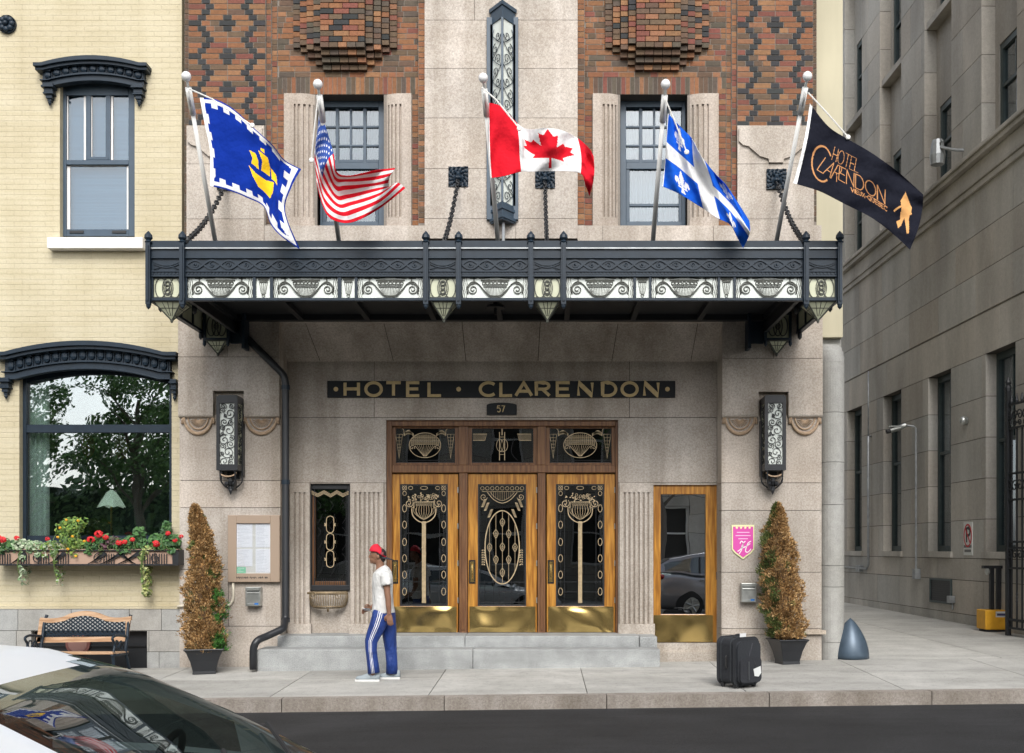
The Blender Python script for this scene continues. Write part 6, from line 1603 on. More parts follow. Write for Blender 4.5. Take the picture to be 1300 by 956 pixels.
# things on the grey wall, in its own frame (lx towards the camera, ly into the wall)
def wl(px, py):
    d = 11887/(px-657); return 18.5-d, EYE+(YH-py)*d/F
def wmb(): m = MB(); m.M = WM; return m
def wv(lx, ly, z): return WM @ Vector((lx, ly, z))
# pipes
a, za = wl(1106, 555); b, zb_ = wl(1106, 716); 
t = thing('wall_conduit', 'grey conduit dropping between the two farthest windows and turning along the wall', 'pipe', wv(a, 0, 0))
m = wmb(); m.tube([(a,.0,za+.02),(a,-.07,za+.02),(a,-.07,zb_),(a-.12,-.07,zb_-.12),(a-1.2,-.07,zb_-.12),(a-4,-.07,zb_-.06)], .03, 8); m.tube([(a,-.07,za+1.6),(a,-.07,za)], .018, 6); m.build('pipe', M['zinc'], t, smooth=True)
m = wmb(); m.box(a-.9, a-.6, -.11, 0, zb_-.2, zb_-.04); m.build('junction_box', M['zinc'], t, bevel=.01)
a, za = wl(1167, 541); b, zb_ = wl(1167, 728)
t = thing('security_camera', 'security camera on a gooseneck conduit between the second and third windows', 'camera', wv(a, 0, 0))
m = wmb(); m.tube([(a,0,zb_),(a,-.07,zb_),(a,-.07,za-.05),(a-.02,-.12,za),(a-.04,-.28,za+.02)], .022, 8); m.box(a-.08, a+.08, -.12, 0, zb_-.12, zb_+.1); m.build('conduit', M['zinc'], t)
m = wmb(); m.tube([(a-.04,-.28,za+.03),(a-.04,-.42,za-.04),(a-.02,-.62,za-.10)], [.05,.055,.05], 10); m.box(a-.1, a+.02, -.62, -.3, za-.02, za+.01); m.build('camera_body', M['steel'], t)
m = wmb(); m.tube([(a-.02,-.62,za-.10),(a-.015,-.70,za-.125)], [.05,.045], 10); m.build('lens_hood', M['rubber'], t)
a, za = wl(1228, 534)
t = thing('wall_sensor', 'small round sensor lamp on the wall between the third and fourth windows', 'lamp', wv(a, 0, za)); m = wmb(); m.ell((a, -.07, za), .065, .08, .085, 12); m.box(a-.04, a+.04, -.03, 0, za-.06, za+.06); m.build('housing', M['steel'], t, smooth=True)
a, za = wl(1212, 190)
t = thing('floodlight', 'grey floodlight fixed above the cornice beside the black flag', 'floodlight', wv(a, -.1, za))
m = wmb(); m.lathe([(.13,-.28),(.15,-.1),(.12,.12),(.10,.2)], (a-.05, -.32, za), 12); m.build('lamp_housing', M['zinc'], t)
m = wmb(); m.tube([(a-.05,-.3,za),(a+.1,-.3,za),(a+.3,-.1,za-.12),(a+.3,.05,za-.12)], .03, 8); m.tube([(a+.2,-.32,za+.1),(a,-.32,za+.1)], .015, 6); m.build('bracket', M['zinc'], t)
a, za = wl(1195.5, 750); 
t = thing('vent_grille', 'dark louvred vent low on the grey wall', 'vent', wv(a, 0, za))
x0, _ = wl(1181.5, 750); x1, _ = wl(1209, 750); z1 = EYE+(YH-734.5)*22/F; z0 = EYE+(YH-766)*22/F
m = wmb(); m.box(x0, x0+.05, -.03, 0, z0, z1); m.box(x1-.05, x1, -.03, 0, z0, z1); m.box(x0+.05, x1-.05, -.03, 0, z1-.04, z1); m.box(x0+.05, x1-.05, -.03, 0, z0, z0+.04); m.build('frame', M['greenframe'], t)
m = wmb()
for k in range(9): z = z0+.05+k*(z1-z0-.1)/9; m.box(x0+.05, x1-.05, -.015, -.005, z, z+.028)
m.box(x0+.05, x1-.05, -.004, 0, z0+.04, z1-.04); m.build('slat', M['irondark'], t)
a, za = wl(1210, 761); m = wmb(); m.box(a-.08, a+.10, -.10, 0, za-.07, za+.07); m.tube([(a+.02,-.02,za-.07),(a+.02,-.02,za-.2)], .02, 6)
tag(m.build('outlet_box', M['zinc'], bevel=.012), 'small metal outlet box at the lower right corner of the vent', 'box')
# no parking sign
a, za = wl(1229.8, 684); sg_ = thing('no_parking_sign', 'white no parking sign with a struck-through P on the grey wall', 'sign', wv(a, 0, za))
x0, _ = wl(1224.4, 684); x1, _ = wl(1235.6, 684); d_ = 11887/(1229.8-657); z1 = EYE+(YH-663)*d_/F; z0 = EYE+(YH-705)*d_/F
m = wmb(); m.box(x0, x1, -.02, -.004, z0, z1, c=(.62,.63,.60)); pl_ = m.build('plate', M['paint'], sg_, bevel=.004)
def ws(m, pts, w_, t_, closed=False, c=None): m.strip(pts, w_, t_, closed=closed, y=-.02, c=c)
m = wmb(); xc = (x0+x1)/2; hw = (x1-x0)/2; zc = z1-hw*1.25
ws(m, [(xc-.055+p[0]*.24, zc-.13+p[1]*.27) for p in letter('P')[0][0]], .05, .003, c=(.015,.015,.015))
ws(m, [(xc+hw*.82*math.cos(R(q)), zc+hw*1.02*math.sin(R(q))) for q in range(0, 360, 12)], .032, .004, True, (.5,.01,.02)); ws(m, [(xc-hw*.58, zc+hw*.74), (xc+hw*.58, zc-hw*.74)], .03, .005, c=(.5,.01,.02))
for k, w_ in ((0,.36),(1,.30)):
    zz_ = z0+.17-k*.085
    for q in range(6): ws(m, [(xc-w_*.5+q*w_/6+.005, zz_), (xc-w_*.5+(q+.72)*w_/6, zz_)], .05, .003, c=(.04,.04,.04))
m.build('lettering', M['paint'], pl_)
# yellow base with two posts
g1 = gz(7.9,4.3); t = thing('gate_motor', 'yellow steel base with two dark posts standing against the grey wall by the gate', 'gate motor', (7.9,4.3,g1))
m = MB(); y = 4.1; X0, X1 = PX(1251,y), PX(1283,y); m.box(X0, X1, y, y+.4, g1+.04, g1+.38); m.build('base', M['yellow'], t, bevel=.015)
m = MB(); m.box(X0+.03, X1-.03, y+.03, y+.36, g1-.02, g1+.04); m.build('foot', M['rubber'], t)
m = MB(); m.box(X0+.18, X0+.40, y-.004, y, g1+.26, g1+.36, c=(.6,.6,.6)); m.box(X0+.20, X0+.38, y-.007, y-.004, g1+.285, g1+.325, c=(.05,.05,.12)); m.build('label', M['paint'], t)
m = MB()
for px in (1259, 1267.5): xx = PX(px,y+.25); m.box(xx-.035, xx+.035, y+.22, y+.29, g1+.38, PZ(721,y)); 
m.box(PX(1255,y), PX(1283,y), y+.2, y+.31, PZ(722,y), PZ(719,y)+.01)
m.build('post', M['irondark'], t)
m = MB(); m.ell((PX(1256.5,y), y+.1, PZ(726,y)), .04, .06, .06, 10); m.build('lamp', M['steel'], t)
# iron gate folded back
A = Vector((PX(1278.5,3.4), 3.4, 0)); B = Vector((8.02, 1.35, 0)); dg = (B-A).normalized(); W_ = (B-A).length; zg = gz(7.9,3)+.06
gt = thing('iron_gate', 'black wrought iron gate leaf folded back beside the grey building', 'gate', (A.x, A.y, zg))
GM = Matrix(((dg.x, -dg.y, 0, A.x), (dg.y, dg.x, 0, A.y), (0,0,1,0), (0,0,0,1)))
ztop = PZ(505,3.4)
m = MB(); m.M = GM
m.box(0, .07, -.035, .035, zg-.05, ztop+.1); m.box(W_-.07, W_, -.035, .035, zg-.05, ztop+.1); m.lathe([(.05,0),(.055,.06),(.03,.1),(.05,.15),(.004,.25)], (.035, 0, ztop+.1), 8)
for z in (zg+.08, zg+.22, PZ(721,3.4), PZ(688,3.4), PZ(688,3.4)-.1, PZ(635,3.4), PZ(602,3.4), PZ(545,3.4), PZ(515,3.4)): m.box(.07, W_-.07, -.015, .015, z-.018, z+.018)
m.build('gate_frame', M['irondark'], gt)
m = MB(); m.M = GM; nbar = 12
for k in range(nbar):
    x = .07+(W_-.14)*(k+.5)/nbar; m.box(x-.011, x+.011, -.011, .011, zg+.08, PZ(545,3.4)); m.lathe([(.02,0),(.028,.05),(.004,.17)], (x, 0, PZ(515,3.4)), 6)
    if k % 2: m.lathe([(.012,0),(.02,.03),(.012,.06),(.02,.09),(.012,.12),(.02,.15),(.012,.18)], (x, 0, zg+.5), 6)
m.build('bars', M['irondark'], gt)
m = MB(); m.M = GM
for k in range(6):
    x = .17+k*(W_-.3)/5.5
    for zc_, r_ in ((PZ(530,3.4), .10), (PZ(540,3.4), .06), (PZ(618,3.4), .11), (PZ(704,3.4), .09)):
        for sg in (-1, 1): m.strip(spiral(x+sg*.07, zc_, r_, 90-90*sg, 1.4, sgn=sg, n=16), .018, .014, y=.007*sg)
m.build('scrollwork', M['irondark'], gt)

# =====================================================================
# suitcase
# =====================================================================
ys = -2.38; xs_ = PX(938,ys); g0 = gz(xs_,ys); H_ = PZ(810,ys)-g0
sc_ = thing('suitcase', 'black soft-sided wheeled suitcase with a white luggage tag standing on the pavement', 'suitcase', (xs_, ys, g0))
th = R(-34); SM = Matrix.Translation((xs_, ys, g0)) @ Matrix.Rotation(-th, 4, 'Z')
def rbox(m, x0, x1, y0, y1, z0, z1, r, mt=0, c=None):
    # rounded corners seen from the front (xz)
    P = []
    for (cx_, cz_, a0) in ((x1-r, z1-r, 0), (x0+r, z1-r, 90), (x0+r, z0+r, 180), (x1-r, z0+r, 270)):
        for k in range(7): a = R(a0+90*k/6); P.append((cx_+r*math.cos(a), cz_+r*math.sin(a)))
    m.prism(P[::-1], y0, y1, mat=mt, c=c)
W2 = .185
m = MB(); m.M = SM; rbox(m, -W2, W2, -.12, .15, .045, H_, .07, c=(.016,.018,.022)); m.build('shell', M['fabric'], sc_, bevel=.022)
m = MB(); m.M = SM; rbox(m, -W2+.02, W2-.015, -.165, -.118, .06, H_-.03, .075, c=(.02,.023,.028)); rbox(m, -W2+.035, W2-.03, -.195, -.163, .08, H_*.60, .04, c=(.018,.02,.025)); m.build('front_pocket', M['fabric'], sc_, bevel=.014)
m = MB(); m.M = SM
for y_ in (-.115, -.055, .10):
    P = []
    for (cx_, cz_, a0) in ((W2-.07, H_-.07, 0), (-W2+.07, H_-.07, 90), (-W2+.07, .115, 180), (W2-.07, .115, 270)):
        for k in range(6): a = R(a0+90*k/5); P.append((cx_+.073*math.cos(a), y_, cz_+.073*math.sin(a)))
    m.tube(P+[P[0]], .0055, 5, c=(.035,.04,.045))
m.tube([(-.04,-.203,.1),(-.04,-.203,H_*.55)], .007, 5, c=(.06,.065,.07)); m.tube([(0,-.165,H_*.65),(.05,-.17,H_-.05)], .006, 5, c=(.05,.05,.06))
m.build('zipper', M['fabric'], sc_)
m = MB(); m.M = SM; m.tube(smooth_path([(-.08,.0,H_-.005),(-.06,0,H_+.035),(.06,0,H_+.035),(.08,0,H_-.005)], 4), .012, 8); m.tube([(-W2-.008,0,H_*.4),(-W2-.02,0,H_*.45),(-W2-.02,0,H_*.62),(-W2-.008,0,H_*.66)], .011, 6); m.build('handle', M['rubber'], sc_)
m = MB(); m.M = SM; m.box(-.01, .085, -.03, -.025, H_+.0, H_+.055, c=(.7,.7,.7)); m.build('handle_tag', M['paint'], sc_)
m = MB(); m.M = SM; m.add([(.03,-.205,.22),(.145,-.205,.25),(.15,-.208,.17),(.11,-.208,.13),(.045,-.207,.14)], [(0,4,3,2,1)], c=(.62,.64,.63)); m.tube([(.08,-.2,.24),(.05,-.19,.33)], .004, 5, c=(.03,.03,.03)); m.build('luggage_tag', M['paint'], sc_)
m = MB(); m.M = SM
for x_ in (-W2+.04, W2-.04):
    for y_ in (-.09, .11): m.tube([(x_-.014,y_,.026),(x_+.014,y_,.026)], .026, 12); m.box(x_-.02, x_+.02, y_-.02, y_+.02, .03, .05)
m.build('wheels', M['rubber'], sc_)

# =====================================================================
# person walking past the steps
# =====================================================================
yp_ = -1.5
def pp(zx, zy, dy=0): return at(450+zx/4.55, 670+zy/4.55, yp_+dy)
g0 = gz(pp(130,870).x, yp_)
pe = thing('person', 'person in red backward cap, white t-shirt and blue striped trousers walking left', 'person', (pp(130,870).x, yp_, g0))
U1 = (yp_+D0)/F/4.55      # metres per detail pixel
m = MB()
# head and neck
hc = pp(132,158); m.limb([(pp(150,250), .062, .064), (pp(149,225), .052, .055), (pp(146,205), .05, .052), (pp(143,188), .056, .056)], 16)
m.ell((hc.x+.006, hc.y, hc.z+.01), .094, .074, .10, 20); m.ell((hc.x-.028, hc.y, hc.z-.052), .058, .05, .062, 16)
m.ell((hc.x-.066, hc.y, hc.z-.088), .022, .026, .02, 10)                                   # chin
m.limb([(hc+Vector((-.082,0,.012)), .010, .010), (hc+Vector((-.100,0,-.022)), .014, .013), (hc+Vector((-.090,0,-.034)), .010, .016)], 8)   # nose
m.ell((hc.x-.086, hc.y, hc.z-.056), .011, .022, .008, 8); m.ell((hc.x-.084, hc.y, hc.z-.068), .011, .020, .008, 8)  # lips
m.ell((hc.x-.075, hc.y, hc.z+.022), .018, .045, .010, 8)                                     # brow
m.ell((hc.x+.022, hc.y-.074, hc.z-.018), .016, .012, .028, 10); m.ell((hc.x+.022, hc.y+.074, hc.z-.018), .016, .012, .028, 10)
# torso core
m.limb([(pp(172,490), .10, .145), (pp(170,420), .10, .14), (pp(165,330), .105, .15), (pp(162,270), .10, .16), (pp(155,240), .06, .10)], 20)
# near arm hanging, far arm bent forward
nA = [(pp(180,262,-.15), .048), (pp(186,320,-.17), .043), (pp(190,375,-.18), .037), (pp(195,408,-.18), .037), (pp(197,450,-.18), .035), (pp(200,488,-.175), .026), (pp(201,502,-.175), .025)]
m.tube([p for p, r in nA], [r for p, r in nA], 14)
fA = [(pp(150,262,.15), .048), (pp(148,330,.17), .043), (pp(146,395,.16), .036), (pp(135,425,.12), .036), (pp(112,450,.06), .030), (pp(98,464,.02), .025)]
m.tube([p for p, r in fA], [r for p, r in fA], 14)
# near hand, relaxed, fingers curling forward and back
def hand(m, W, F_, S_, Nn, sc=1.0, curl=.35):
    # W wrist, F_ finger direction, S_ across the palm (towards the thumb), Nn palm normal
    F_, S_, Nn = F_.normalized(), S_.normalized(), Nn.normalized()
    V = []
    for t_, w2, th_ in ((0,.026,.018),(.03,.036,.017),(.065,.041,.016),(.092,.040,.013)):
        V.append((W+F_*t_*sc, w2*sc, th_*sc))
    vs = []; n = 12
    for p, a, b in V:
        for k in range(n): q = 2*math.pi*k/n; vs.append(p+S_*a*math.cos(q)+Nn*b*math.sin(q))
    m.add(vs, [(i*n+k, i*n+(k+1) % n, (i+1)*n+(k+1) % n, (i+1)*n+k) for i in range(3) for k in range(n)]+[tuple(range(n-1,-1,-1)), tuple(range(3*n, 4*n))])
    for i, L_ in enumerate((.070,.080,.074,.058)):
        b = W+F_*.085*sc+S_*(.030-.020*i)*sc; pts = [b]; d = F_.copy()
        for k, fr in enumerate((.45,.32,.23)):
            a = curl*(.5+.6*k); d = (d*math.cos(a)+Nn*math.sin(a)).normalized(); pts.append(pts[-1]+d*L_*fr*sc)
        m.tube(pts, [.0105*sc,.0095*sc,.0088*sc,.006*sc], 8)
    b = W+F_*.025*sc+S_*.028*sc; m.tube([b, b+(F_*.6+S_*.8).normalized()*.035*sc, b+(F_*.6+S_*.8).normalized()*.035*sc+(F_+S_*.2+Nn*.3).normalized()*.03*sc, b+(F_*.6+S_*.8).normalized()*.035*sc+(F_+Nn*.5).normalized()*.052*sc], [.014*sc,.012*sc,.010*sc,.007*sc], 8)
hand(m, pp(200,496,-.175), Vector((.10,-.02,-1)), Vector((-1,0,0)), Vector((.35,.9,0)), 1.0, .35)
hand(m, pp(100,462,.025), Vector((-1,-.15,-.25)), Vector((0,-.35,.9)), Vector((0,-.5,-.8)), .95, .8)
# ankles and lower legs
m.tube([pp(108,760,-.09), pp(107,848,-.09)], [.045,.036], 10); m.tube([pp(212,760,.09), pp(216,848,.09)], [.045,.036], 10)
m.tube([pp(140,505,-.08), pp(100,640,-.09), pp(108,765,-.09)], [.07,.055,.045], 10); m.tube([pp(190,505,.08), pp(203,650,.09), pp(212,765,.09)], [.07,.055,.045], 10)
m.limb([(pp(170,480), .09, .14), (pp(168,530), .085, .13)], 14)
for p in (pp(95,856,-.09), pp(205,856,.09)): m.ell(tuple(p), .07, .03, .025, 10)
body = m.build('body', M['skin'], pe, smooth=True)
rm = body.modifiers.new('remesh', 'REMESH'); rm.mode = 'VOXEL'; rm.voxel_size = .0055; rm.use_smooth_shade = True
sm = body.modifiers.new('smooth', 'SMOOTH'); sm.factor = .5; sm.iterations = 3
m = MB()
for sg in (-1, 1):
    m.ell((hc.x-.0715, hc.y+sg*.031, hc.z+.006), .009, .012, .006, 10, c=(.30,.26,.24)); m.ell((hc.x-.0785, hc.y+sg*.031, hc.z+.006), .0035, .006, .0055, 8, c=(.02,.012,.01))
m.build('eyes', M['paint'], pe)
m = MB(); m.ell((hc.x+.032, hc.y, hc.z+.012), .082, .080, .078, 18); m.ell((hc.x+.066, hc.y, hc.z-.04), .038, .058, .05, 12); m.build('hair', M['hair'], pe, smooth=True)
# cap
m = MB(); cc = Vector((hc.x+.006, hc.y, hc.z+.036)); vs = []; n = 28; rings = 10
for i in range(rings+1):
    a = R(90*i/rings)
    for k in range(n):
        q = 2*math.pi*k/n; rx = .104; vs.append((cc.x+rx*math.cos(a)*math.cos(q), cc.y+.092*math.cos(a)*math.sin(q), cc.z+.100*math.sin(a)-.072*math.cos(q)*math.cos(a)**.7*(1 if math.cos(q) > 0 else .12)+.003))
m.add(vs, [(i*n+k, i*n+(k+1) % n, (i+1)*n+(k+1) % n, (i+1)*n+k) for i in range(rings) for k in range(n)], c=(.60,.012,.035))
cap = m.build('cap', M['fabric'], pe, smooth=True)
cs_ = cap.modifiers.new('thickness', 'SOLIDIFY'); cs_.thickness = .005
m = MB(); nv = 10; P = []
for j in range(2):
    for i in range(nv+1):
        q = R(-62+124*i/nv); r_ = .102+(.082 if j else 0)*math.cos(q*1.25); P.append((cc.x+.01+r_*math.cos(q)*1.0, cc.y+.088*math.sin(q)*(1 if not j else .92), cc.z-.055-(.030 if j else 0)*math.cos(q)-.014*math.cos(q)))
m.add(P, [(i, i+1, nv+1+i+1, nv+1+i) for i in range(nv)], c=(.03,.032,.04)); br_ = m.build('cap_brim', M['fabric'], pe, smooth=True)
cs_ = br_.modifiers.new('thickness', 'SOLIDIFY'); cs_.thickness = .007
m = MB(); m.box(cc.x+.05, cc.x+.085, cc.y-.094, cc.y-.084, cc.z-.03, cc.z-.0, c=(.25,.06,.07)); m.build('cap_patch', M['fabric'], pe)
# t-shirt
m = MB()
m.limb([(pp(166,492), .145, .175), (pp(165,440), .128, .17), (pp(163,380), .125, .165), (pp(162,330), .128, .17), (pp(163,285), .125, .175), (pp(162,258), .112, .175), (pp(160,240), .085, .13), (pp(153,228), .062, .072)], 28)
m.tube([pp(170,262,-.09), pp(184,285,-.165), pp(187,318,-.18), pp(189,332,-.182)], [.075,.072,.068,.07], 16); m.tube([pp(150,262,.09), pp(146,290,.16), pp(144,332,.17)], [.075,.07,.068], 16)
m.c = [(.62,.62,.61)]*len(m.c)
sh_ = m.build('t_shirt', mat('white cotton', (.60,.60,.585), .9, bump=((7,7,4),.09,4)), pe, smooth=True)
rm = sh_.modifiers.new('remesh', 'REMESH'); rm.mode = 'VOXEL'; rm.voxel_size = .008; rm.use_smooth_shade = True
sm = sh_.modifiers.new('smooth', 'SMOOTH'); sm.factor = .5; sm.iterations = 4
# track trousers: left leg carries three stripes on its outer side
NB = (.007,.034,.19); n = 48
def stripe(i, k):
    a = (360*(k+.5)/n) % 360
    d = (a-STR+180) % 360-180
    return (.72,.72,.74) if (abs(d) < 3.2 or abs(d-13) < 3.2 or abs(d+13) < 3.2) else NB
m = MB(); STR = 270; n = 96
nl = [(pp(158,482,-.055), .112, .115), (pp(150,520,-.07), .108, .115), (pp(132,570,-.08), .100, .10), (pp(112,615,-.085), .090, .09), (pp(97,655,-.09), .078, .082), (pp(96,700,-.09), .070, .074), (pp(101,750,-.09), .068, .070), (pp(108,800,-.09), .072, .072), (pp(112,838,-.09), .074, .074)]
m.limb(nl, n, cf=stripe)
fl_ = [(pp(182,482,.055), .112, .115), (pp(190,530,.07), .105, .11), (pp(200,590,.08), .092, .10), (pp(205,650,.085), .082, .09), (pp(211,710,.09), .072, .078), (pp(216,780,.09), .070, .072), (pp(216,842,.09), .074, .074)]
m.limb(fl_, n, c=NB); m.limb([(pp(172,470), .125, .155), (pp(170,500), .128, .16), (pp(168,540), .105, .13)], 28, c=NB)
m.build('track_trousers', mat('blue track fabric', (1,1,1), .6, attr=True, bump=((7,7,3.5),.09,4)), pe, smooth=True)
# shoes
def shoe(tip, heel, dy):
    m = MB(); a, b = pp(tip,868,dy), pp(heel,868,dy); g_ = gz(a.x, yp_+dy)+.004; L_ = b.x-a.x
    prof = [(0,.012,.030,.022),(.08,.02,.040,.035),(.25,.0,.048,.052),(.45,0,.045,.075),(.65,0,.042,.098),(.85,0,.04,.10),(1,.0,.026,.085)]
    vs = []; n = 14
    for u, up, w_, h in prof:
        x = a.x+L_*u
        for k in range(n):
            q = 2*math.pi*k/n; vs.append((x, a.y+w_*math.cos(q)*(1 if math.sin(q) < .3 else .8), g_+.022+max(0, math.sin(q))*h+up*.5))
    m.add(vs, [(i*n+k, i*n+(k+1) % n, (i+1)*n+(k+1) % n, (i+1)*n+k) for i in range(6) for k in range(n)]+[tuple(range(n-1,-1,-1)), tuple(range(6*n,7*n))], c=(.27,.31,.33))
    s_ = m.build('shoe', M['fabric'], pe, smooth=True)
    m = MB(); P = [(a.x+L_*u-(.008 if u == 0 else 0), a.y-w_*1.08) for u, up, w_, h in prof]+[(a.x+L_*u, a.y+w_*1.08) for u, up, w_, h in reversed(prof)]
    m.vprism(P, g_, g_+.026, c=(.68,.68,.66)); m.build('shoe_sole', M['fabric'], s_)
shoe(8, 146, -.09); shoe(140, 264, .09)
ph_ = thing('phone', 'white and black mobile phone held in front of the walking person', 'phone', pp(76,473,-.03))
m = MB(); c_ = pp(76,473,-.02); PMx = Matrix.Translation(c_) @ Matrix.Rotation(R(8), 4, 'Y') @ Matrix.Rotation(R(-25), 4, 'X'); m.M = PMx; m.box(-.062, .035, -.033, .033, -.005, .005, c=(.72,.72,.72)); m.build('case', M['paint'], ph_, bevel=.003)
m = MB(); m.M = PMx; m.box(-.035, .034, -.0345, .032, -.004, .0062, c=(.02,.02,.025)); m.build('screen', M['paint'], ph_)

# =====================================================================
# parked cars on the near side (the left one shows its roof and windscreen; the other shows in the side door's glass)
# =====================================================================
def car(name, label, cat, x_front, yc, paint, top_h, L_, suv):
    g0 = zr(x_front-2, yc); c = thing(name, label, cat, (x_front-L_/2, yc, g0))
    hw = .90; paint_m, glass_m = MB(), MB(); paint_m.M = glass_m.M = None
    # body stations from front (s=0) to rear (s=L)
    if not suv: body = [(0,.40,.30,.50),(.12,.66,.22,.60),(.5,.82,.18,.72),(1.1,.88,.18,.84),(1.55,.90,.18,.92),(2.4,.91,.18,.95),(3.3,.91,.18,.97),(4.0,.88,.2,1.0),(4.4,.82,.24,.98),(4.6,.68,.32,.90)]
    else: body = [(0,.5,.36,.62),(.12,.72,.26,.75),(.5,.85,.22,.92),(1.1,.90,.22,1.0),(1.5,.92,.22,1.04),(2.4,.93,.22,1.06),(3.3,.93,.22,1.09),(4.0,.90,.24,1.12),(4.3,.84,.28,1.10),(4.45,.74,.38,1.0)]
    k_l = L_/body[-1][0]; n = 24; vs = []
    for s_, w_, z0, z1 in body:
        for k in range(n):
            q = 2*math.pi*k/n; cs, sn = math.cos(q), math.sin(q); e = .32
            yy = w_*math.copysign(abs(cs)**e, cs)*(1-.06*max(0, sn)); zz = (z0+z1)/2+(z1-z0)/2*math.copysign(abs(sn)**e, sn)
            vs.append((x_front-s_*k_l, yc+yy, g0+zz))
    m = MB(); m.add(vs, [(i*n+k, i*n+(k+1) % n, (i+1)*n+(k+1) % n, (i+1)*n+k) for i in range(len(body)-1) for k in range(n)]+[tuple(range(n-1,-1,-1)), tuple(range((len(body)-1)*n, len(body)*n))])
    m.build('body', paint, c, smooth=True)
    # greenhouse: stations (s, belt z, roof z, half width at belt, half width at roof)
    if not suv: gh = [(1.12,.86,.87,.80,.70),(1.35,.90,1.00,.80,.70),(1.65,.93,1.16,.81,.66),(2.0,.95,1.32,.82,.62),(2.35,.96,1.415,.82,.60),(2.8,.97,1.45,.82,.60),(3.3,.98,1.42,.81,.59),(3.75,1.0,1.30,.79,.58),(4.1,1.0,1.14,.76,.60),(4.35,.99,1.0,.72,.62)]; ws0, ws1, rs0 = 1.12, 2.35, 3.5
    else: gh = [(1.15,.98,.99,.82,.74),(1.45,1.0,1.16,.83,.70),(1.75,1.03,1.34,.83,.66),(2.05,1.05,1.50,.84,.64),(2.4,1.06,1.60,.84,.64),(3.0,1.08,1.64,.84,.64),(3.6,1.1,1.60,.82,.62),(4.1,1.12,1.50,.78,.60),(4.35,1.1,1.3,.74,.62),(4.42,1.05,1.1,.72,.66)]; ws0, ws1, rs0 = 1.15, 2.3, 4.05
    def st_(s):
        for a, b in zip(gh[:-1], gh[1:]):
            if a[0] <= s <= b[0]: q = (s-a[0])/(b[0]-a[0]); q = q; return [a[j]+(b[j]-a[j])*q for j in range(1, 5)]
        return gh[-1][1:]
    NS, NC = 60, 40; s0, s1 = gh[0][0], gh[-1][0]; G = []
    for i in range(NS+1):
        s = s0+(s1-s0)*i/NS; zb_, zr_, wb_, wr = st_(s); row = []
        for j in range(NC+1):
            t_ = j/NC
            if t_ < .28: q = t_/.28; y_ = wb_+(wr-wb_)*q**1.1; z_ = zb_+(zr_-.035-zb_)*q
            elif t_ > .72: q = (1-t_)/.28; y_ = -(wb_+(wr-wb_)*q**1.1); z_ = zb_+(zr_-.035-zb_)*q
            else:
                q = (t_-.28)/.44; a_ = math.pi*q; y_ = wr*math.copysign(abs(math.cos(a_))**.8, math.cos(a_)); z_ = zr_-.035+.035*math.sin(a_)**.6+.0*q
            row.append((x_front-s*k_l, yc+y_, g0+z_*top_h))
        G.append(row)
    mp, mw, ms, mr, tr = MB(), MB(), MB(), MB(), MB()
    for i in range(NS):
        s = s0+(s1-s0)*(i+.5)/NS
        for j in range(NC):
            t_ = (j+.5)/NC; v = [G[i][j], G[i][j+1], G[i+1][j+1], G[i+1][j]]; tgt = mp
            if .335 < t_ < .665 and ws0+.05 < s < ws1-.22*math.sin(math.pi*(t_-.28)/.44)**1.5: tgt = mw
            elif .30 < t_ < .70 and s > rs0+.05 and s < s1-.06: tgt = mr
            elif (.03 < t_ < .235 or .765 < t_ < .97) and ws0+.55 < s < rs0+.15:
                zb_, zr_, _, _ = st_(s); tgt = ms if not (2.62 < s < 2.72 or 3.32 < s < 3.40) and (zr_-zb_) > .2 else tr
            tgt.add(v, [(0,1,2,3)])
    mp.build('roof', paint, c, smooth=True, weld=True); mw.build('windscreen', M['carglass'], c, smooth=True, weld=True); mr.build('rear_window', M['carglass'], c, smooth=True, weld=True); sw_ = ms.build('side_window', M['carglass'], c, smooth=True, weld=True)
    if tr.f: tr.build('window_pillar', M['rubber'], c, smooth=True, weld=True)
    for sx in (.82*k_l, 3.62*k_l):
        for sy in (-1, 1):
            R_ = .33 if not suv else .37; m = MB(); x_ = x_front-sx; y_ = yc+sy*(.80 if not suv else .82)
            m.tube([(x_, y_-.11, g0+R_), (x_, y_+.11, g0+R_)], R_, 28); w = m.build('wheel', M['rubber'], c)
            m = MB(); yo = y_+sy*.112; m.tube([(x_, yo-.004, g0+R_), (x_, yo+.004, g0+R_)], R_*.66, 24)
            for q in range(7):
                a = 2*math.pi*q/7; m.tube([(x_, yo+sy*.01, g0+R_), (x_+R_*.6*math.cos(a), yo+sy*.012, g0+R_+R_*.6*math.sin(a))], .028, 6)
            m.build('rim', M['steel'], w)
    for sy in (-1, 1):
        m = MB(); m.ell((x_front-.22, yc+sy*.66, g0+(.62 if not suv else .78)), .16, .14, .06, 12); m.build('headlight', M['clearglass'] if False else M['whitepaint'], c, smooth=True)
        m = MB(); m.ell((x_front-L_+.12, yc+sy*.70, g0+(.86 if not suv else 1.0)), .14, .16, .07, 12); m.build('tail_light', mat('red lens', (.35,.01,.01), .2), c, smooth=True)
        m = MB(); m.ell((x_front-1.62*k_l, yc+sy*.97, g0+(.98 if not suv else 1.12)), .045, .10, .06, 12); m.build('wing_mirror', M['rubber'], c, smooth=True)
        for sx in (2.35, 3.3): 
            m = MB(); m.box(x_front-sx*k_l-.09, x_front-sx*k_l+.09, yc+sy*(.915)-.012, yc+sy*.915+.012, g0+(.84 if not suv else .95), g0+(.865 if not suv else .975)); m.build('door_handle', M['steel'], c)
    m = MB()
    for q_ in (-.55, .05):
        m.tube([(x_front-1.2*k_l, yc+q_, g0+.93), (x_front-1.36*k_l, yc+q_+.3, g0+1.035), (x_front-1.5*k_l, yc+q_+.55, g0+1.10)], .010, 6)
    m.build('wiper', M['rubber'], c)
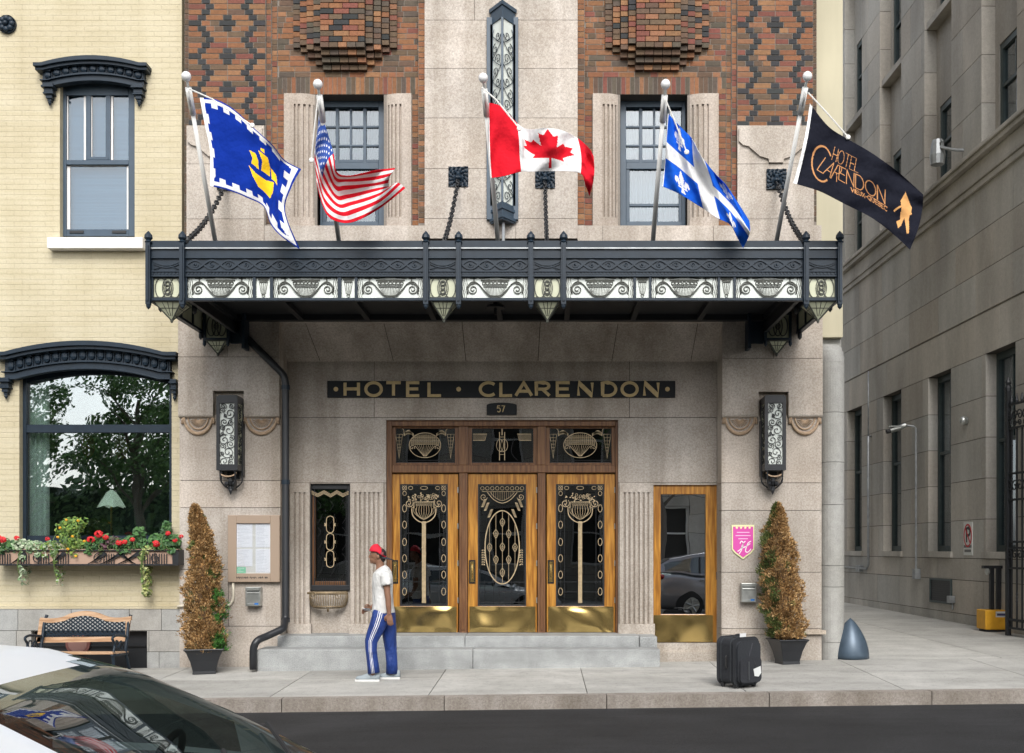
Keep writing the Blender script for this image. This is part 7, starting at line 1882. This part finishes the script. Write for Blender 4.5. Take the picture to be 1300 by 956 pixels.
    # cabin interior
    m = MB(); 
    for sx in (2.15, 3.1):
        for sy in (-.36, .36): m.box(x_front-sx*k_l-.25, x_front-sx*k_l+.25, yc+sy-.24, yc+sy+.24, g0+.5, g0+.62); m.box(x_front-sx*k_l-.32, x_front-sx*k_l-.2, yc+sy-.23, yc+sy+.23, g0+.6, g0+1.12)
    m.box(x_front-1.7*k_l, x_front-1.25*k_l, yc-.72, yc+.72, g0+.7, g0+.9)
    m.build('seats', mat('dark seat', (.03,.03,.032), .8), c)
    m = MB(); cx_ = x_front-1.85*k_l; pts = [(cx_+.07*math.sin(R(q)), yc+.36+.18*math.cos(R(q)), g0+.93+.17*math.sin(R(q))) for q in range(0, 361, 15)]; m.tube(pts, .015, 8); m.tube([(cx_-.0, yc+.36, g0+.93), (cx_+.2, yc+.36, g0+.85)], .03, 8); m.build('steering_wheel', M['rubber'], c, smooth=True)
    return c
car('parked_sedan', 'silver white parked sedan seen from across its roof and windscreen at the near kerb', 'car', .40, -11.25, M['carwhite'], 1.0, 4.6, False)
car('parked_suv', 'grey parked SUV reflected in the glass of the plain side door', 'car', 7.15, -11.2, M['cargrey'], 1.0, 4.45, True)
# stone building across the street (it shows in the glass)
ob = thing('opposite_building', 'grey stone building across the street, seen only as a reflection in the hotel glass', 'building', (6, -19, 0))
m = MB(); rs = random.Random(8); m.M = Matrix.Translation((0,-18.4,0)) @ Matrix.Rotation(math.pi, 4, 'Z')
OW = [(-x-.55, -x+.55, z, z+1.9) for x in (-9, -6.4, -3.8, -1.2, 1.4, 4.0, 6.6, 9.2, 11.8) for z in (1.1, 4.1)]
ashlar(m, -14, 10, [-.4+.62*k for k in range(12)], lambda i: [-13+1.3*k+(.65 if i % 2 else 0) for k in range(18)], 0, .4, holes=OW, rnd=rs, jit=.08, gap=.012)
m.box(-14, 10, -.12, .4, 6.42, 6.6)
m.build('wall', M['limestone'], ob)
for (a, b, z0, z1) in OW:
    m = MB(); m.M = Matrix.Translation((0,-18.4,0)) @ Matrix.Rotation(math.pi, 4, 'Z'); m.box(a, a+.07, .12, .2, z0, z1); m.box(b-.07, b, .12, .2, z0, z1); m.box(a+.07, b-.07, .12, .2, z1-.07, z1); m.box(a+.07, b-.07, .12, .2, z0, z0+.07); m.box(a+.07, b-.07, .13, .18, (z0+z1)/2-.03, (z0+z1)/2+.03); m.box(a+.07, b-.07, .2, .22, z0+.07, z1-.07, mat=1)
    m.build('window', [M['whitepaint'], M['darkroom']], ob)
def street_tree(x, y, h, rx, rz, label, seed, n):
    rr = random.Random(seed); z0 = zn(x, y); t = thing('street_tree', label, 'tree', (x, y, z0), 'trees across the street')
    m = MB(); m.tube(smooth_path([(x, y, z0-.1), (x+.1, y, z0+h*.25), (x-.05, y+.1, z0+h*.5), (x, y, z0+h*.75)], 4), [.17-.010*i for i in range(13)], 10, c=(.12,.10,.08))
    tips = []
    for k in range(11):
        a = k*2.4; b = Vector((x, y, z0+h*(.32+.035*k))); e = b+Vector((math.cos(a)*rx*.7, math.sin(a)*rx*.7, rz*.45+rr.uniform(-.2,.5))); m.tube(smooth_path([b, b.lerp(e, .5)+Vector((0,0,.25)), e], 3), [.06-.008*i for i in range(7)], 6, c=(.12,.10,.08)); tips.append(e)
    m.build('trunk', M['leaf'], t)
    m = MB(); cl_ = [(Vector((x+rr.uniform(-.75,.75)*rx, y+rr.uniform(-.75,.75)*rx, z0+h*.68+rr.uniform(-.8,.8)*rz)), rr.uniform(.35,.75)) for _ in range(42)]
    for k in range(n):
        c0, r_ = rr.choice(cl_); d = Vector((rr.gauss(0,1), rr.gauss(0,1), rr.gauss(0,1))).normalized(); p = c0+d*r_*rr.uniform(.3,1)**.5
        nn = (d+Vector((rr.gauss(0,.7), rr.gauss(0,.7), rr.gauss(0,.7)))).normalized(); a_ = nn.orthogonal().normalized(); b_ = nn.cross(a_); s_ = rr.uniform(.05,.095); q = rr.uniform(.6,1.4)
        m.add([p-a_*s_, p+b_*s_*.5, p+a_*s_, p-b_*s_*.5], [(0,1,2,3)], c=(.12*q, .23*q, .07*q))
    m.build('crown', M['leaf'], t)
street_tree(-15.4, -16.4, 7.6, 1.7, 2.0, 'tall street tree across the road reflected on the left of the big cream house window', 1, 9000)
street_tree(-11.9, -16.6, 8.2, 1.9, 2.3, 'street tree across the road reflected in the right half of the big cream house window', 2, 11000)
street_tree(-7.2, -16.4, 6.8, 1.7, 2.2, 'street tree across the road reflected in the narrow side window', 3, 9000)
street_tree(3.4, -16.6, 8.6, 1.5, 1.6, 'street tree in front of the opposite stone building', 4, 6000)

# hedge and park trees beyond, closing the view in the reflections
m = MB(); rr = random.Random(77)
for k in range(20000):
    x = rr.uniform(-34, -10.2); hh = 4.3+.5*math.sin(x*1.3)+.4*math.sin(x*2.9); z = rr.uniform(-.3, hh); y_ = -19.3-rr.uniform(0, .9)+.25*math.sin(x*4+z*3)
    d = Vector((rr.gauss(0,.6), 1, rr.gauss(0,.6)+.4)).normalized(); a_ = d.orthogonal().normalized(); b_ = d.cross(a_); s_ = rr.uniform(.07,.13); q = rr.uniform(.5,1.4); p = Vector((x, y_, z))
    m.add([p-a_*s_, p+b_*s_*.6, p+a_*s_, p-b_*s_*.6], [(0,1,2,3)], c=(.09*q, .17*q, .06*q))
m.box(-34, -10.2, -20.3, -19.9, -1, 3.6, c=(.02,.035,.015))
o = m.build('hedge', M['leaf']); tag(o, 'tall dense green hedge across the street, reflected low in the big window', 'hedge')
